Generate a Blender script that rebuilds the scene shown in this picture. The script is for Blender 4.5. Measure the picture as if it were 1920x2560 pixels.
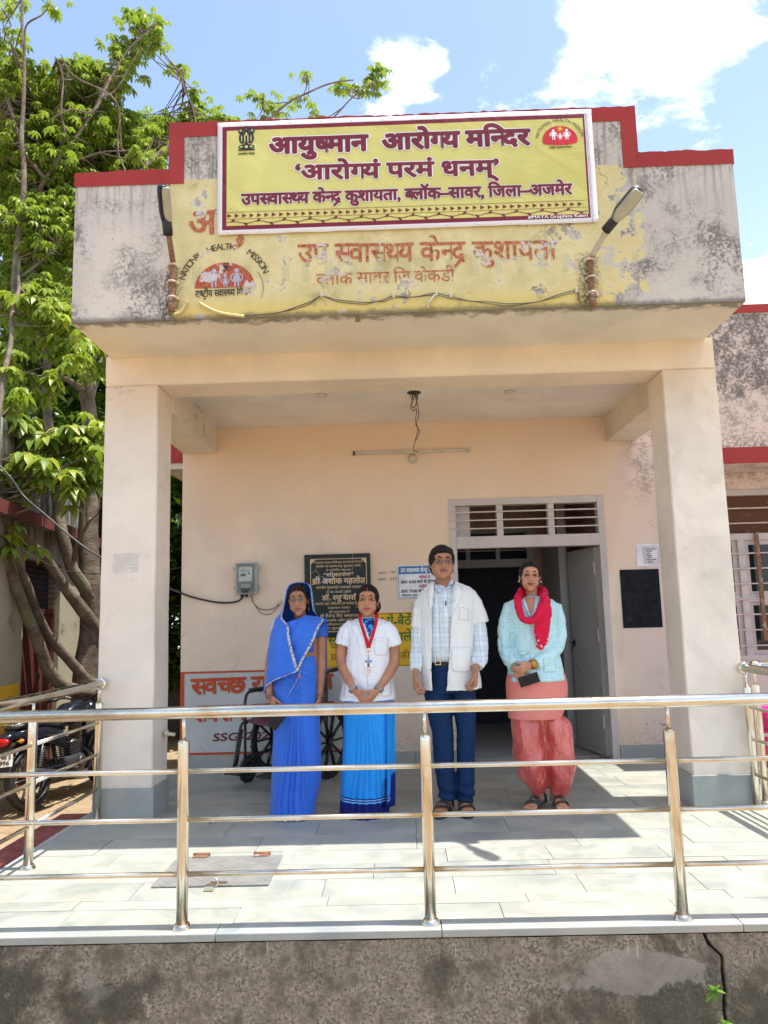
import bpy, bmesh, math, random
from math import sin, cos, pi, radians, sqrt, exp, atan2
from mathutils import Vector, Matrix, noise, Quaternion
random.seed(7)
for o in list(bpy.data.objects): bpy.data.objects.remove(o)
SC = bpy.context.scene
COL = SC.collection

# ------------------------------------------------------------------ camera, sky, sun, exposure
CAM = Vector((0, -3.394, 1.269)); YAW, PITCH, ROLL, FPX = -.0172, .1372, -.0259, 1902.9
_F = Vector((sin(YAW)*cos(PITCH), cos(YAW)*cos(PITCH), sin(PITCH)))
_r = Vector((cos(YAW), -sin(YAW), 0)); _u = _r.cross(_F)
_R = _r*cos(ROLL)+_u*sin(ROLL); _U = _u*cos(ROLL)-_r*sin(ROLL)
cd = bpy.data.cameras.new('camera'); cam = bpy.data.objects.new('camera', cd); COL.objects.link(cam)
cam.matrix_world = Matrix(((_R.x, _U.x, -_F.x, CAM.x), (_R.y, _U.y, -_F.y, CAM.y), (_R.z, _U.z, -_F.z, CAM.z), (0, 0, 0, 1)))
cd.sensor_fit = 'HORIZONTAL'; cd.sensor_width = 36; cd.lens = FPX*36/1920
cd.clip_start = .05; cd.clip_end = 2000
SC.camera = cam

SUN = Vector((.84, -.06, 3.124)).normalized()
SUN_STR, SKY_STR, EXPO = 4.3, .15, .93
sd = bpy.data.lights.new('sun', 'SUN'); sd.energy = SUN_STR; sd.angle = radians(.5); sd.color = (1, .96, .88)
so = bpy.data.objects.new('sun', sd); COL.objects.link(so)
so.rotation_euler = SUN.to_track_quat('Z', 'Y').to_euler(); so.location = (6, -4, 20)

VS = SC.view_settings
VS.view_transform = 'Standard'; VS.look = 'None'; VS.exposure = EXPO; VS.gamma = 1; VS.use_curve_mapping = False
SC.display_settings.display_device = 'sRGB'
SC.cycles.max_bounces = 8; SC.cycles.diffuse_bounces = 5; SC.cycles.transparent_max_bounces = 12
SC.cycles.use_denoising = True


class NT:
    """small node-tree writer"""
    def __init__(s, nt): s.t = nt; nt.nodes.clear()
    def n(s, typ, **kw):
        x = s.t.nodes.new(typ)
        for k, v in kw.items(): setattr(x, k, v)
        return x
    def put(s, sock, v):
        if isinstance(v, bpy.types.NodeSocket): s.t.links.new(v, sock)
        elif v is not None:
            if hasattr(sock.default_value, '__len__') and not isinstance(v, (int, float)):
                v = tuple(v); sock.default_value = v+(1,) if len(sock.default_value) == 4 and len(v) == 3 else v
            elif hasattr(sock.default_value, '__len__'):
                sock.default_value = (v, v, v, 1)[:len(sock.default_value)]
            else: sock.default_value = v
    def m(s, op, a, b=None, c=None, clamp=False):
        x = s.n('ShaderNodeMath', operation=op, use_clamp=clamp)
        s.put(x.inputs[0], a)
        if b is not None: s.put(x.inputs[1], b)
        if c is not None: s.put(x.inputs[2], c)
        return x.outputs[0]
    def vm(s, op, a, b=None, scale=None):
        x = s.n('ShaderNodeVectorMath', operation=op); s.put(x.inputs[0], a)
        if b is not None: s.put(x.inputs[1], b)
        if scale is not None: s.put(x.inputs['Scale'], scale)
        return x.outputs['Value'] if op in ('DOT_PRODUCT', 'LENGTH', 'DISTANCE') else x.outputs[0]
    def co(s, kind='Object'): return s.n('ShaderNodeTexCoord').outputs[kind]
    def sep(s, v):
        x = s.n('ShaderNodeSeparateXYZ'); s.put(x.inputs[0], v); return x.outputs
    def comb(s, a, b, c):
        x = s.n('ShaderNodeCombineXYZ'); s.put(x.inputs[0], a); s.put(x.inputs[1], b); s.put(x.inputs[2], c); return x.outputs[0]
    def noise(s, v, scale=5, detail=4, rough=.55, dist=0, col=False):
        x = s.n('ShaderNodeTexNoise'); s.put(x.inputs['Vector'], v)
        for k, q in (('Scale', scale), ('Detail', detail), ('Roughness', rough), ('Distortion', dist)): s.put(x.inputs[k], q)
        return x.outputs['Color' if col else 'Fac']
    def voro(s, v, scale=5, feature='F1', out='Distance', rnd=1):
        x = s.n('ShaderNodeTexVoronoi', feature=feature); s.put(x.inputs['Vector'], v); s.put(x.inputs['Scale'], scale); s.put(x.inputs['Randomness'], rnd)
        return x.outputs[out]
    def wave(s, v, scale=5, dist=0, detail=2, **kw):
        x = s.n('ShaderNodeTexWave', **kw); s.put(x.inputs['Vector'], v); s.put(x.inputs['Scale'], scale); s.put(x.inputs['Distortion'], dist); s.put(x.inputs['Detail'], detail)
        return x.outputs['Fac']
    def ss(s, v, lo, hi, a=0, b=1):
        x = s.n('ShaderNodeMapRange', interpolation_type='SMOOTHSTEP'); s.put(x.inputs[0], v)
        for i, q in enumerate((lo, hi, a, b)): s.put(x.inputs[i+1], q)
        return x.outputs[0]
    def mix(s, f, a, b, blend='MIX'):
        x = s.n('ShaderNodeMix', data_type='RGBA', blend_type=blend); s.put(x.inputs[0], f); s.put(x.inputs[6], a); s.put(x.inputs[7], b)
        return x.outputs[2]
    def bump(s, h, strength=.3, dist=.01, nrm=None):
        x = s.n('ShaderNodeBump'); s.put(x.inputs['Height'], h); s.put(x.inputs['Strength'], strength); s.put(x.inputs['Distance'], dist)
        if nrm is not None: s.put(x.inputs['Normal'], nrm)
        return x.outputs[0]
    def bsdf(s, col, rough=.7, metal=0, bump=None, **kw):
        x = s.n('ShaderNodeBsdfPrincipled'); s.put(x.inputs['Base Color'], col); s.put(x.inputs['Roughness'], rough); s.put(x.inputs['Metallic'], metal)
        if bump is not None: s.put(x.inputs['Normal'], bump)
        for k, v in kw.items(): s.put(x.inputs[k.replace('_', ' ')], v)
        return x.outputs[0]
    def out(s, sh, vol=None):
        o = s.n('ShaderNodeOutputMaterial'); s.put(o.inputs[0], sh)
        if vol is not None: s.put(o.inputs[1], vol)


def srgb(r, g=None, b=None):
    if g is None: g = b = r
    f = lambda c: (c/255/12.92) if c/255 <= .04045 else ((c/255+.055)/1.055)**2.4
    return (f(r), f(g), f(b))


MATS = {}
def material(name):
    m = bpy.data.materials.new(name); m.use_nodes = True; MATS[name] = m
    return m, NT(m.node_tree)

def simple(name, col, rough=.6, metal=0, var=.12, vscale=9, bumps=.0, bscale=60, **kw):
    """a plain material with gentle mottling and fine relief"""
    m, t = material(name); c = t.co()
    f = t.noise(c, vscale, 5, .6)
    cc = t.mix(t.ss(f, .3, .7), [x*(1-var) for x in col], [min(1, x*(1+var)) for x in col])
    b = t.bump(t.noise(c, bscale, 3), bumps, .004) if bumps else None
    rr = t.ss(t.noise(c, vscale*2.3, 3), .3, .7, max(.02, rough-.06), min(1, rough+.06))
    t.out(t.bsdf(cc, rr, metal, b, **kw)); return m

# sky with clouds -----------------------------------------------------------------
W = bpy.data.worlds.new('World'); SC.world = W; W.use_nodes = True
t = NT(W.node_tree)
sky = t.n('ShaderNodeTexSky', sky_type='NISHITA', sun_disc=False, air_density=1.15, dust_density=2.2, ozone_density=2.2, altitude=300)
sky.sun_elevation = math.asin(SUN.z); sky.sun_rotation = atan2(SUN.x, SUN.y)
d = t.co('Generated')
sx, sy, sz = t.sep(d)
zz = t.m('ADD', t.m('MAXIMUM', sz, 0.0), .12)
pl = t.comb(t.m('DIVIDE', sx, zz), t.m('DIVIDE', sy, zz), 0.0)
nz = t.noise(pl, 7.5, 10, .62, .25)
def wdir(px, py):
    return (_F+_R*((px-960)/FPX)-_U*((py-1280)/FPX)).normalized()
CL = None
for px, py, rad, w in ((1600, 60, .10, .95), (1700, 120, .075, .9), (1480, 30, .06, .8), (1600, 190, .045, .62), (985, 225, .045, .72), (940, 270, .045, .72), (1090, 150, .022, .5), (1270, 75, .04, .5), (1255, 150, .03, .42), (1320, 60, .03, .5), (1250, 240, .03, .4), (1360, 215, .03, .38), (1930, 730, .05, .9), (780, 200, .02, .3)):
    dd = t.vm('DISTANCE', d, wdir(px, py)); b = t.m('MULTIPLY', t.ss(dd, 0, rad*1.9, 1, 0), w)
    CL = b if CL is None else t.m('MAXIMUM', CL, b)
# elsewhere: scattered fair-weather cloud of the same kind
front = t.ss(t.vm('DOT_PRODUCT', d, tuple(wdir(960, 1280))), .55, .8, 1, 0)
gen = t.m('MULTIPLY', t.ss(t.noise(pl, .8, 2), .45, .7), t.m('MULTIPLY', front, .8))
CL = t.m('MAXIMUM', CL, gen)
cm = t.ss(t.m('ADD', t.m('MULTIPLY', CL, .75), t.m('MULTIPLY', t.m('SUBTRACT', nz, .5), 1.9)), .26, .72)
haze = t.ss(sz, -.02, .65, .52, .03)
skyc = t.mix(haze, sky.outputs[0], (5.2, 6.0, 6.9))
bg = t.mix(t.m('MULTIPLY', cm, .92), skyc, (8.6, 8.6, 8.5))
bgn = t.n('ShaderNodeBackground'); t.put(bgn.inputs[0], bg); bgn.inputs[1].default_value = SKY_STR
wo = t.n('ShaderNodeOutputWorld'); t.put(wo.inputs[0], bgn.outputs[0])

# ------------------------------------------------------------------ geometry helpers
def ray(px, py): return _F+_R*((px-960)/FPX)-_U*((py-1280)/FPX)
def on_y(px, py, y):
    """point of a wall standing at depth y that shows at this place of the photograph"""
    d = ray(px, py); return CAM+d*((y-CAM.y)/d.y)
def on_z(px, py, z=0):
    d = ray(px, py); return CAM+d*((z-CAM.z)/d.z)
DP = 1920/1659.   # notes were taken on a 1659-wide view

class MB:
    def __init__(s): s.v = []; s.f = []; s.mi = []; s.cur = 0; s.sm = []
    def add(s, vs, fs, smooth=False):
        k = len(s.v); s.v += [tuple(p) for p in vs]
        for f in fs: s.f.append(tuple(i+k for i in f)); s.mi.append(s.cur); s.sm.append(smooth)
    def box(s, x0, y0, z0, x1, y1, z1, M=None, bev=0):
        if bev:
            b = bev; P = []
            bm = bmesh.new(); bmesh.ops.create_cube(bm, size=1)
            for v in bm.verts: v.co = Vector(((x0+x1)/2+v.co.x*(x1-x0), (y0+y1)/2+v.co.y*(y1-y0), (z0+z1)/2+v.co.z*(z1-z0)))
            bmesh.ops.bevel(bm, geom=bm.edges[:], offset=b, segments=2, affect='EDGES', profile=.6)
            vs = [v.co.copy() for v in bm.verts]; bm.verts.index_update()
            if M: vs = [M @ v for v in vs]
            s.add(vs, [[v.index for v in f.verts] for f in bm.faces]); bm.free(); return s
        vs = [Vector((x, y, z)) for x in (x0, x1) for y in (y0, y1) for z in (z0, z1)]
        if M: vs = [M @ v for v in vs]
        s.add(vs, [(0, 1, 3, 2), (4, 6, 7, 5), (0, 4, 5, 1), (2, 3, 7, 6), (0, 2, 6, 4), (1, 5, 7, 3)]); return s
    def tube(s, pts, r, n=10, caps=True, ell=None, smooth=True, flat=None):
        """tube through points; r scalar or list; ell = (a, b) scaling of the ring axes"""
        pts = [Vector(p) for p in pts]; k = len(pts)
        rs = r if isinstance(r, (list, tuple)) else [r]*k
        T = []
        for i in range(k):
            a = pts[max(0, i-1)]; b = pts[min(k-1, i+1)]; T.append((b-a).normalized() if (b-a).length > 1e-9 else Vector((0, 0, 1)))
        up = Vector((0, 1, 0)) if abs(T[0].y) < .9 else Vector((1, 0, 0))
        if flat is not None: up = Vector(flat)
        vs = []
        A = (up-T[0]*up.dot(T[0])).normalized()
        for i in range(k):
            A = (A-T[i]*A.dot(T[i])).normalized(); B = T[i].cross(A)
            for j in range(n):
                a = 2*pi*j/n; rr = rs[i]; ea, eb = (rr if isinstance(rr, (list, tuple)) else (rr*(ell[0] if ell else 1), rr*(ell[1] if ell else 1)))
                vs.append(pts[i]+A*(cos(a)*ea)+B*(sin(a)*eb))
        fs = [(i*n+j, i*n+(j+1) % n, (i+1)*n+(j+1) % n, (i+1)*n+j) for i in range(k-1) for j in range(n)]
        s.add(vs, fs, smooth)
        if caps:
            s.add([], [])
            b0 = len(s.v)-len(vs)
            s.f.append(tuple(b0+j for j in range(n-1, -1, -1))); s.mi.append(s.cur); s.sm.append(False)
            s.f.append(tuple(b0+(k-1)*n+j for j in range(n))); s.mi.append(s.cur); s.sm.append(False)
        return s
    def cyl(s, p0, p1, r, n=16, **kw): return s.tube([p0, p1], r, n, **kw)
    def lathe(s, prof, n=24, M=None, smooth=True):
        """profile [(r, z)] round the z axis"""
        vs = [Vector((r*cos(2*pi*j/n), r*sin(2*pi*j/n), z)) for r, z in prof for j in range(n)]
        if M: vs = [M @ v for v in vs]
        fs = [(i*n+j, i*n+(j+1) % n, (i+1)*n+(j+1) % n, (i+1)*n+j) for i in range(len(prof)-1) for j in range(n)]
        fs += [tuple(range(n-1, -1, -1)), tuple((len(prof)-1)*n+j for j in range(n))]
        s.add(vs, fs, smooth); return s
    def torus(s, c, R, r, n=32, m=8, M=None, arc=None):
        a0, a1 = arc or (0, 2*pi); k = n if arc is None else n+1
        vs = []
        for i in range(k):
            a = a0+(a1-a0)*i/n
            for j in range(m):
                b = 2*pi*j/m; p = Vector(((R+r*cos(b))*cos(a), (R+r*cos(b))*sin(a), r*sin(b)))
                p = (M @ p if M else p)+Vector(c); vs.append(p)
        fs = []
        for i in range(n):
            i2 = (i+1) % k if arc is None else i+1
            for j in range(m): fs.append((i*m+j, i2*m+j, i2*m+(j+1) % m, i*m+(j+1) % m))
        s.add(vs, fs, True); return s
    def ball(s, c, r, n=16, m=10, M=None):
        r = r if isinstance(r, (tuple, list, Vector)) else (r, r, r); vs = []
        for i in range(m+1):
            a = pi*i/m
            for j in range(n):
                b = 2*pi*j/n; p = Vector((r[0]*sin(a)*cos(b), r[1]*sin(a)*sin(b), r[2]*cos(a)))
                vs.append((M @ p if M else p)+Vector(c))
        s.add(vs, [(i*n+j, (i+1)*n+j, (i+1)*n+(j+1) % n, i*n+(j+1) % n) for i in range(m) for j in range(n)], True); return s
    def prism(s, poly, y0, y1):
        """polygon in x, z given depth from y0 to y1"""
        n = len(poly); vs = [(x, y0, z) for x, z in poly]+[(x, y1, z) for x, z in poly]
        fs = [tuple(range(n)), tuple(range(2*n-1, n-1, -1))]+[(i, i+n, (i+1) % n+n, (i+1) % n) for i in range(n)]
        s.add(vs, fs); return s
    def grid(s, fn, nu, nv, smooth=True):
        vs = [fn(i/nu, j/nv) for i in range(nu+1) for j in range(nv+1)]
        s.add(vs, [(i*(nv+1)+j, (i+1)*(nv+1)+j, (i+1)*(nv+1)+j+1, i*(nv+1)+j+1) for i in range(nu) for j in range(nv)], smooth); return s
    def mesh(s, name, mats):
        me = bpy.data.meshes.new(name); me.from_pydata(s.v, [], s.f)
        for m in (mats if isinstance(mats, (list, tuple)) else [mats]): me.materials.append(m)
        me.polygons.foreach_set('material_index', s.mi); me.polygons.foreach_set('use_smooth', s.sm)
        me.validate(); me.update(); fix_normals(me)
        return me
    def build(s, name, mats, parent=None, loc=(0, 0, 0), solid=0, **tags):
        o = bpy.data.objects.new(name, s.mesh(name, mats)); COL.objects.link(o); o.location = loc
        if parent: o.parent = parent
        if solid:
            md = o.modifiers.new('thickness', 'SOLIDIFY'); md.thickness = solid; md.offset = 0
        return tagd(o, **tags)

def fix_normals(me):
    bm = bmesh.new(); bm.from_mesh(me); bmesh.ops.recalc_face_normals(bm, faces=bm.faces[:]); bm.to_mesh(me); bm.free()

def tagd(o, label=None, cat=None, group=None, kind=None):
    if label: o['label'] = label
    if cat: o['category'] = cat
    if group: o['group'] = group
    if kind: o['kind'] = kind
    return o

def thing(name, label, cat, loc=(0, 0, 0), rz=0, group=None):
    o = bpy.data.objects.new(name, None); COL.objects.link(o); o.location = loc; o.rotation_euler = (0, 0, rz)
    o.empty_display_size = .1
    return tagd(o, label, cat, group)

def link(name, me, parent=None, loc=(0, 0, 0), rot=None, scale=None, **tags):
    o = bpy.data.objects.new(name, me); COL.objects.link(o); o.location = loc
    if rot is not None: o.rotation_euler = rot
    if scale is not None: o.scale = scale
    if parent: o.parent = parent
    return tagd(o, **tags)

def remeshed(mbs, voxel=.005, smooth=4, fn=None, name='m', mats=None):
    """fuse overlapping closed shapes into one continuous skin"""
    me = mbs.mesh(name, mats); o = bpy.data.objects.new('tmp', me); COL.objects.link(o)
    r = o.modifiers.new('r', 'REMESH'); r.mode = 'VOXEL'; r.voxel_size = voxel; r.use_smooth_shade = True
    if smooth: s = o.modifiers.new('s', 'SMOOTH'); s.factor = .5; s.iterations = smooth
    dg = bpy.context.evaluated_depsgraph_get(); dg.update()
    out = bpy.data.meshes.new_from_object(o.evaluated_get(dg)); out.name = name
    bpy.data.objects.remove(o)
    if fn:
        nr = [v.normal.copy() for v in out.vertices]
        for v, n in zip(out.vertices, nr): v.co = fn(v.co, n)
    out.polygons.foreach_set('use_smooth', [True]*len(out.polygons))
    out.materials.clear()
    for m in (mats if isinstance(mats, (list, tuple)) else [mats]): out.materials.append(m)
    out.update(); return out

def catmull(P, k=6):
    """smooth path through points"""
    P = [Vector(p) for p in P]; out = []
    for i in range(len(P)-1):
        a, b, c, d = P[max(0, i-1)], P[i], P[i+1], P[min(len(P)-1, i+2)]
        for j in range(k):
            t_ = j/k; out.append(.5*((2*b)+(c-a)*t_+(2*a-5*b+4*c-d)*t_*t_+(3*b-a-3*c+d)*t_**3))
    out.append(P[-1]); return out
# ------------------------------------------------------------------ lettering (Latin and Devanagari built glyph by glyph)
_gc = {}
def glyph(ch, off):
    k = (ch, off)
    if k in _gc: return _gc[k]
    def conv(s_, of):
        c = bpy.data.curves.new('g', 'FONT'); c.body = s_; c.resolution_u = 4; c.offset = of; c.fill_mode = 'FRONT'
        o = bpy.data.objects.new('g', c); COL.objects.link(o); bpy.context.view_layer.update()
        m = bpy.data.meshes.new_from_object(o.evaluated_get(bpy.context.evaluated_depsgraph_get()))
        v = [tuple(p.co) for p in m.vertices]; f = [tuple(p.vertices) for p in m.polygons]
        bpy.data.objects.remove(o); bpy.data.curves.remove(c); bpy.data.meshes.remove(m); return v, f
    v, f = conv(ch, off)
    va, _ = conv(ch+'A', 0); vb, _ = conv('A', 0)
    adv = (max(p[0] for p in va)-max(p[0] for p in vb)) if ch != ' ' else .26
    # pieces of a letter that overlap are told apart so that each can sit a hair in front of the last
    par = list(range(len(v)))
    def find(a):
        while par[a] != a: par[a] = par[par[a]]; a = par[a]
        return a
    for q in f:
        for b in q[1:]: par[find(b)] = find(q[0])
    ids = {}; v = [(p[0], p[1], ids.setdefault(find(j), len(ids))) for j, p in enumerate(v)]
    _gc[k] = (v, f, adv); return _gc[k]

def clip_x(v, f, xmax):
    bm = bmesh.new(); vs = [bm.verts.new(p) for p in v]
    for q in f:
        try: bm.faces.new([vs[i] for i in q])
        except ValueError: pass
    bmesh.ops.bisect_plane(bm, geom=bm.verts[:]+bm.edges[:]+bm.faces[:], plane_co=(xmax, 0, 0), plane_no=(1, 0, 0), clear_outer=True)
    bm.verts.index_update(); r = [tuple(a.co) for a in bm.verts], [tuple(a.index for a in q.verts) for q in bm.faces]
    bm.free(); return r

HALF = {'क': .02, 'फ': .02}
STEM = .155
def stroke(pts, w):
    v = []; f = []
    for i, p in enumerate(pts):
        a = Vector(pts[max(0, i-1)]); b = Vector(pts[min(len(pts)-1, i+1)]); d = (b-a).normalized()
        v += [(p[0]-d.y*w/2, p[1]+d.x*w/2, 0), (p[0]+d.y*w/2, p[1]-d.x*w/2, 0)]
        if i: k = 2*i; f.append((k-2, k-1, k+1, k))
    return v, f

def shape_text(s, off=.0, track=0.0):
    """returns verts, faces of a line; handles half forms, reph, rakar and the short i"""
    V = []; F = []; lay = [0]; pen = 0.0; i = 0; n = len(s); lw = .085+2*off
    def put(v, f, dx):
        k = len(V); lay[0] = (lay[0]+1) % 3; V.extend((p[0]+dx, p[1], lay[0]+3*p[2]) for p in v); F.extend(tuple(a+k for a in q) for q in f)
    isC = lambda c: 'क' <= c <= 'ह'
    while i < n:
        c = s[i]
        if isC(c):
            cl = [c]; i += 1; reph = False; rak = False
            while i+1 < n and s[i] == '्' and isC(s[i+1]):
                cl.append(s[i+1]); i += 2
            if cl[0] == 'र' and len(cl) > 1: reph = True; cl = cl[1:]
            if len(cl) > 1 and cl[-1] == 'र': rak = True; cl = cl[:-1]
            marks = []
            while i < n and s[i] in 'ािीुूेैोौंँॉ्ृ़ॅ': marks.append(s[i]); i += 1
            if 'ि' in marks:
                v, f, a = glyph('ि', off); put(v, f, pen); pen += a
            for h in cl[:-1]:
                v, f, a = glyph(h, off); cut = a-STEM-off if h not in 'कफ' else a-.1
                v, f = clip_x(v, f, cut); put(v, f, pen); pen += cut+.0
                if h in 'टडदढ': pen += .1
            v, f, a = glyph(cl[-1], off); put(v, f, pen)
            if rak:
                if cl[-1] in 'टडछढ': q = [(pen+a*.25, -.24), (pen+a*.5, -.08), (pen+a*.75, -.24)]
                elif cl[-1] == 'द': q = [(pen+a*.62, .0), (pen+a*.4, -.13), (pen+a*.2, -.24)]
                else: q = [(pen+a-.2, .2), (pen+a*.4, .08), (pen+.03, -.02)]
                v, f = stroke(q, lw*.85); put(v, f, 0)
            pen += a
            rx = pen
            for m_ in marks:
                if m_ == 'ि': continue
                v, f, a = glyph(m_, off); put(v, f, pen); pen += a
                if m_ in 'ाीोौॉ': rx = pen
            if reph:
                x = rx-.12; v, f = stroke([(x, .6), (x-.06, .72), (x-.01, .83), (x+.09, .8), (x+.13, .72)], lw*.8); put(v, f, 0)
            pen += track
        else:
            if c != ' ' or True:
                v, f, a = glyph(c, off)
                if c != ' ': put(v, f, pen)
                pen += a+(track if c != ' ' else 0)
            i += 1
    return V, F, pen

def line_mesh(mb, s, P, Q, h, off=.0, y=0.0, bow=None, slant=0, jitter=0, outl=0):
    """writes s from P to Q (x, z on a wall), letters h tall, at depth y"""
    V, F, wd = shape_text(s, 0); wd = wd or .3
    if s.strip() == '' or not V: return
    dx, dz = (Q[0]-P[0])/wd, (Q[1]-P[1])/wd; hh = h/.62 if any('ऀ' <= c <= 'ॿ' for c in s) else h/.7
    R = (off+outl); k8 = 10 if R > .03 else (6 if R > 0 else 0)
    shifts = [(0, 0)]+[(R*hh*cos(2*pi*q/k8), R*hh*sin(2*pi*q/k8)) for q in range(k8)]
    for q, (ex, ez) in enumerate(shifts):
        vs = []
        for a, b, l in V:
            x = P[0]+a*dx+b*hh*slant; z = P[1]+a*dz+b*hh
            if jitter: z += jitter*noise.noise(Vector((x*9, z*9, 3)))
            vs.append((x+ex, y-.00003*(l+7*q)+(bow(x, z) if bow else 0), z+ez))
        mb.add(vs, F)

def arc_text(mb, s, C, rx, rz, a0, a1, h, y, off=0):
    """letters along an arc from angle a0 to a1 (degrees, 90 = top)"""
    V = [glyph(c, off) for c in s]; tot = sum(g[2] for g in V); pen = 0
    for i_, ((v, f, a), c) in enumerate(zip(V, s)):
        if c != ' ':
            th = radians(a0+(a1-a0)*(pen+a/2)/tot); cx, cz = C[0]+rx*cos(th), C[1]+rz*sin(th)
            tx, tz = -rx*sin(th), rz*cos(th); l = sqrt(tx*tx+tz*tz); tx, tz = -tx/l, -tz/l
            k = h/.7; mb.add([(cx+((p[0]-a/2)*tx-p[1]*tz)*k, y-.00006*(p[2]+i_ % 3*3), cz+((p[0]-a/2)*tz+p[1]*tx)*k) for p in v], f)
        pen += a
# ------------------------------------------------------------------ materials
def plaster(name, base, dirt=(.075, .070, .062), amt=.8, lichen=0, extra=None, bumps=.35, tint=None, rough=.92, fine=1.0):
    """limewashed plaster: mottled wash, dust, dark mould growing in blotches, trowel relief"""
    m, t = material(name); c = t.co()
    x, y, z = t.sep(c)
    n1 = t.noise(c, 1.3, 6, .6); n2 = t.noise(c, 7, 8, .65); n3 = t.noise(c, 45, 6, .7); n4 = t.noise(t.comb(x, y, t.m('MULTIPLY', z, .22)), 9, 5, .6)
    b2 = [min(1, q*1.09) for q in base]; b1 = [q*.88 for q in base]
    col = t.mix(t.ss(n1, .3, .7), b1, b2)
    if tint: col = t.mix(t.m('MULTIPLY', t.ss(t.noise(c, .9, 4, .5, .4), .48, .66), .55), col, tint)
    col = t.mix(t.m('MULTIPLY', t.ss(n4, .55, .75), .25), col, [q*.72 for q in base])
    col = t.mix(t.m('MULTIPLY', t.ss(n3, .62, .8), .35*fine), col, [q*.55 for q in base])
    mould = None
    if lichen:
        big = t.ss(t.noise(c, 3.0, 7, .66, .3), .60-.24*lichen, .74-.12*lichen)
        mould = t.m('MULTIPLY', big, t.ss(t.m('ADD', t.m('MULTIPLY', n3, .62), t.m('MULTIPLY', n2, .5)), .50, .62))
        col = t.mix(t.m('MULTIPLY', mould, amt), col, dirt)
        col = t.mix(t.m('MULTIPLY', t.ss(t.voro(c, 38, 'F1'), .16, .06), t.m('MULTIPLY', t.ss(n1, .4, .6), .55*min(1, lichen*1.5))), col, dirt)
    if extra: col = extra(t, c, (x, y, z), col, (n1, n2, n3))
    crack = t.ss(t.voro(t.vm('ADD', c, t.vm('SCALE', t.noise(c, 6, 4, col=True), scale=.22)), 1.6, 'DISTANCE_TO_EDGE'), .0, .008, 1, 0)
    crack = t.m('MULTIPLY', crack, t.ss(t.noise(c, .8, 3), .56, .62))
    col = t.mix(t.m('MULTIPLY', crack, .45), col, dirt)
    h = t.m('ADD', t.m('MULTIPLY', n2, .6), t.m('MULTIPLY', n3, .4))
    t.out(t.bsdf(col, rough, 0, t.bump(h, bumps, .012), Specular_IOR_Level=.25)); return m

def band(t, v, lo, hi, soft):
    return t.m('MULTIPLY', t.ss(v, lo-soft, lo+soft), t.ss(v, hi-soft, hi+soft, 1, 0))

CREAM = (.74, .61, .485)
def ex_parapet(t, c, xyz, col, ns):
    x, y, z = xyz; n1, n2, n3 = ns
    w = t.m('MULTIPLY', t.m('SUBTRACT', t.noise(c, 14, 7, .7), .5), .5)
    # yellow painted ground for the old lettering, flaking off towards the right
    mx = t.m('MULTIPLY', t.ss(x, -1.385, -1.375), t.ss(t.m('ADD', x, t.m('MULTIPLY', w, .10)), 1.56, 1.60, 1, 0))
    mz = t.ss(z, 4.052, 4.058, 1, 0)
    flake = t.ss(t.m('ADD', t.noise(c, 7, 8, .7), t.ss(x, .95, 1.6, 0, .13)), .60, .63)
    flake = t.m('MAXIMUM', flake, t.m('MULTIPLY', t.ss(t.noise(c, 26, 5, .7), .66, .70), t.ss(n1, .35, .6)))
    m = t.m('MULTIPLY', t.m('MULTIPLY', mx, mz), t.m('SUBTRACT', 1.0, flake))
    yel = t.mix(t.ss(n2, .35, .7), srgb(204, 190, 138), srgb(220, 207, 160))
    yel = t.mix(t.ss(z, 3.30, 3.16), yel, srgb(214, 194, 118))
    yel = t.mix(t.m('MULTIPLY', t.ss(t.noise(c, 3.1, 8, .7, .3), .56, .68), .55), yel, srgb(150, 138, 100))
    # ghost of still older writing
    gh = t.m('MULTIPLY', band(t, z, 3.35, 3.47, .004), t.ss(t.wave(t.comb(x, 0.0, z), 2.2, 5, 2, wave_type='BANDS'), .70, .74))
    yel = t.mix(t.m('MULTIPLY', gh, .25), yel, srgb(150, 160, 130))
    col = t.mix(m, col, yel)
    st = t.noise(t.comb(t.m('MULTIPLY', x, 22.0), 0.0, t.m('MULTIPLY', z, 1.4)), 1.3, 5, .6)
    topd = t.m('MULTIPLY', t.ss(z, 3.60, 4.12), t.m('SUBTRACT', 1.0, m))
    col = t.mix(t.m('MULTIPLY', t.m('MULTIPLY', topd, t.ss(st, .46, .64)), .62), col, (.13, .12, .105))
    sp_ = t.m('MULTIPLY', t.ss(t.noise(c, 60, 5, .75), .60, .66), t.m('MULTIPLY', t.ss(n1, .42, .55), .6))
    col = t.mix(t.m('MULTIPLY', sp_, t.m('SUBTRACT', 1.0, t.m('MULTIPLY', m, .6))), col, (.10, .095, .085))
    # soot and algae over the drip edge and round the clamps
    dk = t.m('MULTIPLY', t.ss(t.m('ADD', z, t.m('MULTIPLY', w, .12)), 3.17, 3.13), .75)
    for cx in (-1.37, 1.22):
        q = t.m('MULTIPLY', t.ss(t.m('ABSOLUTE', t.m('SUBTRACT', x, cx)), .02, .10, 1, 0), t.m('MULTIPLY', t.ss(z, 3.50, 3.42), t.ss(n3, .42, .56)))
        dk = t.m('MAXIMUM', dk, t.m('MULTIPLY', q, .9))
    return t.mix(dk, col, (.10, .09, .07))

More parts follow.
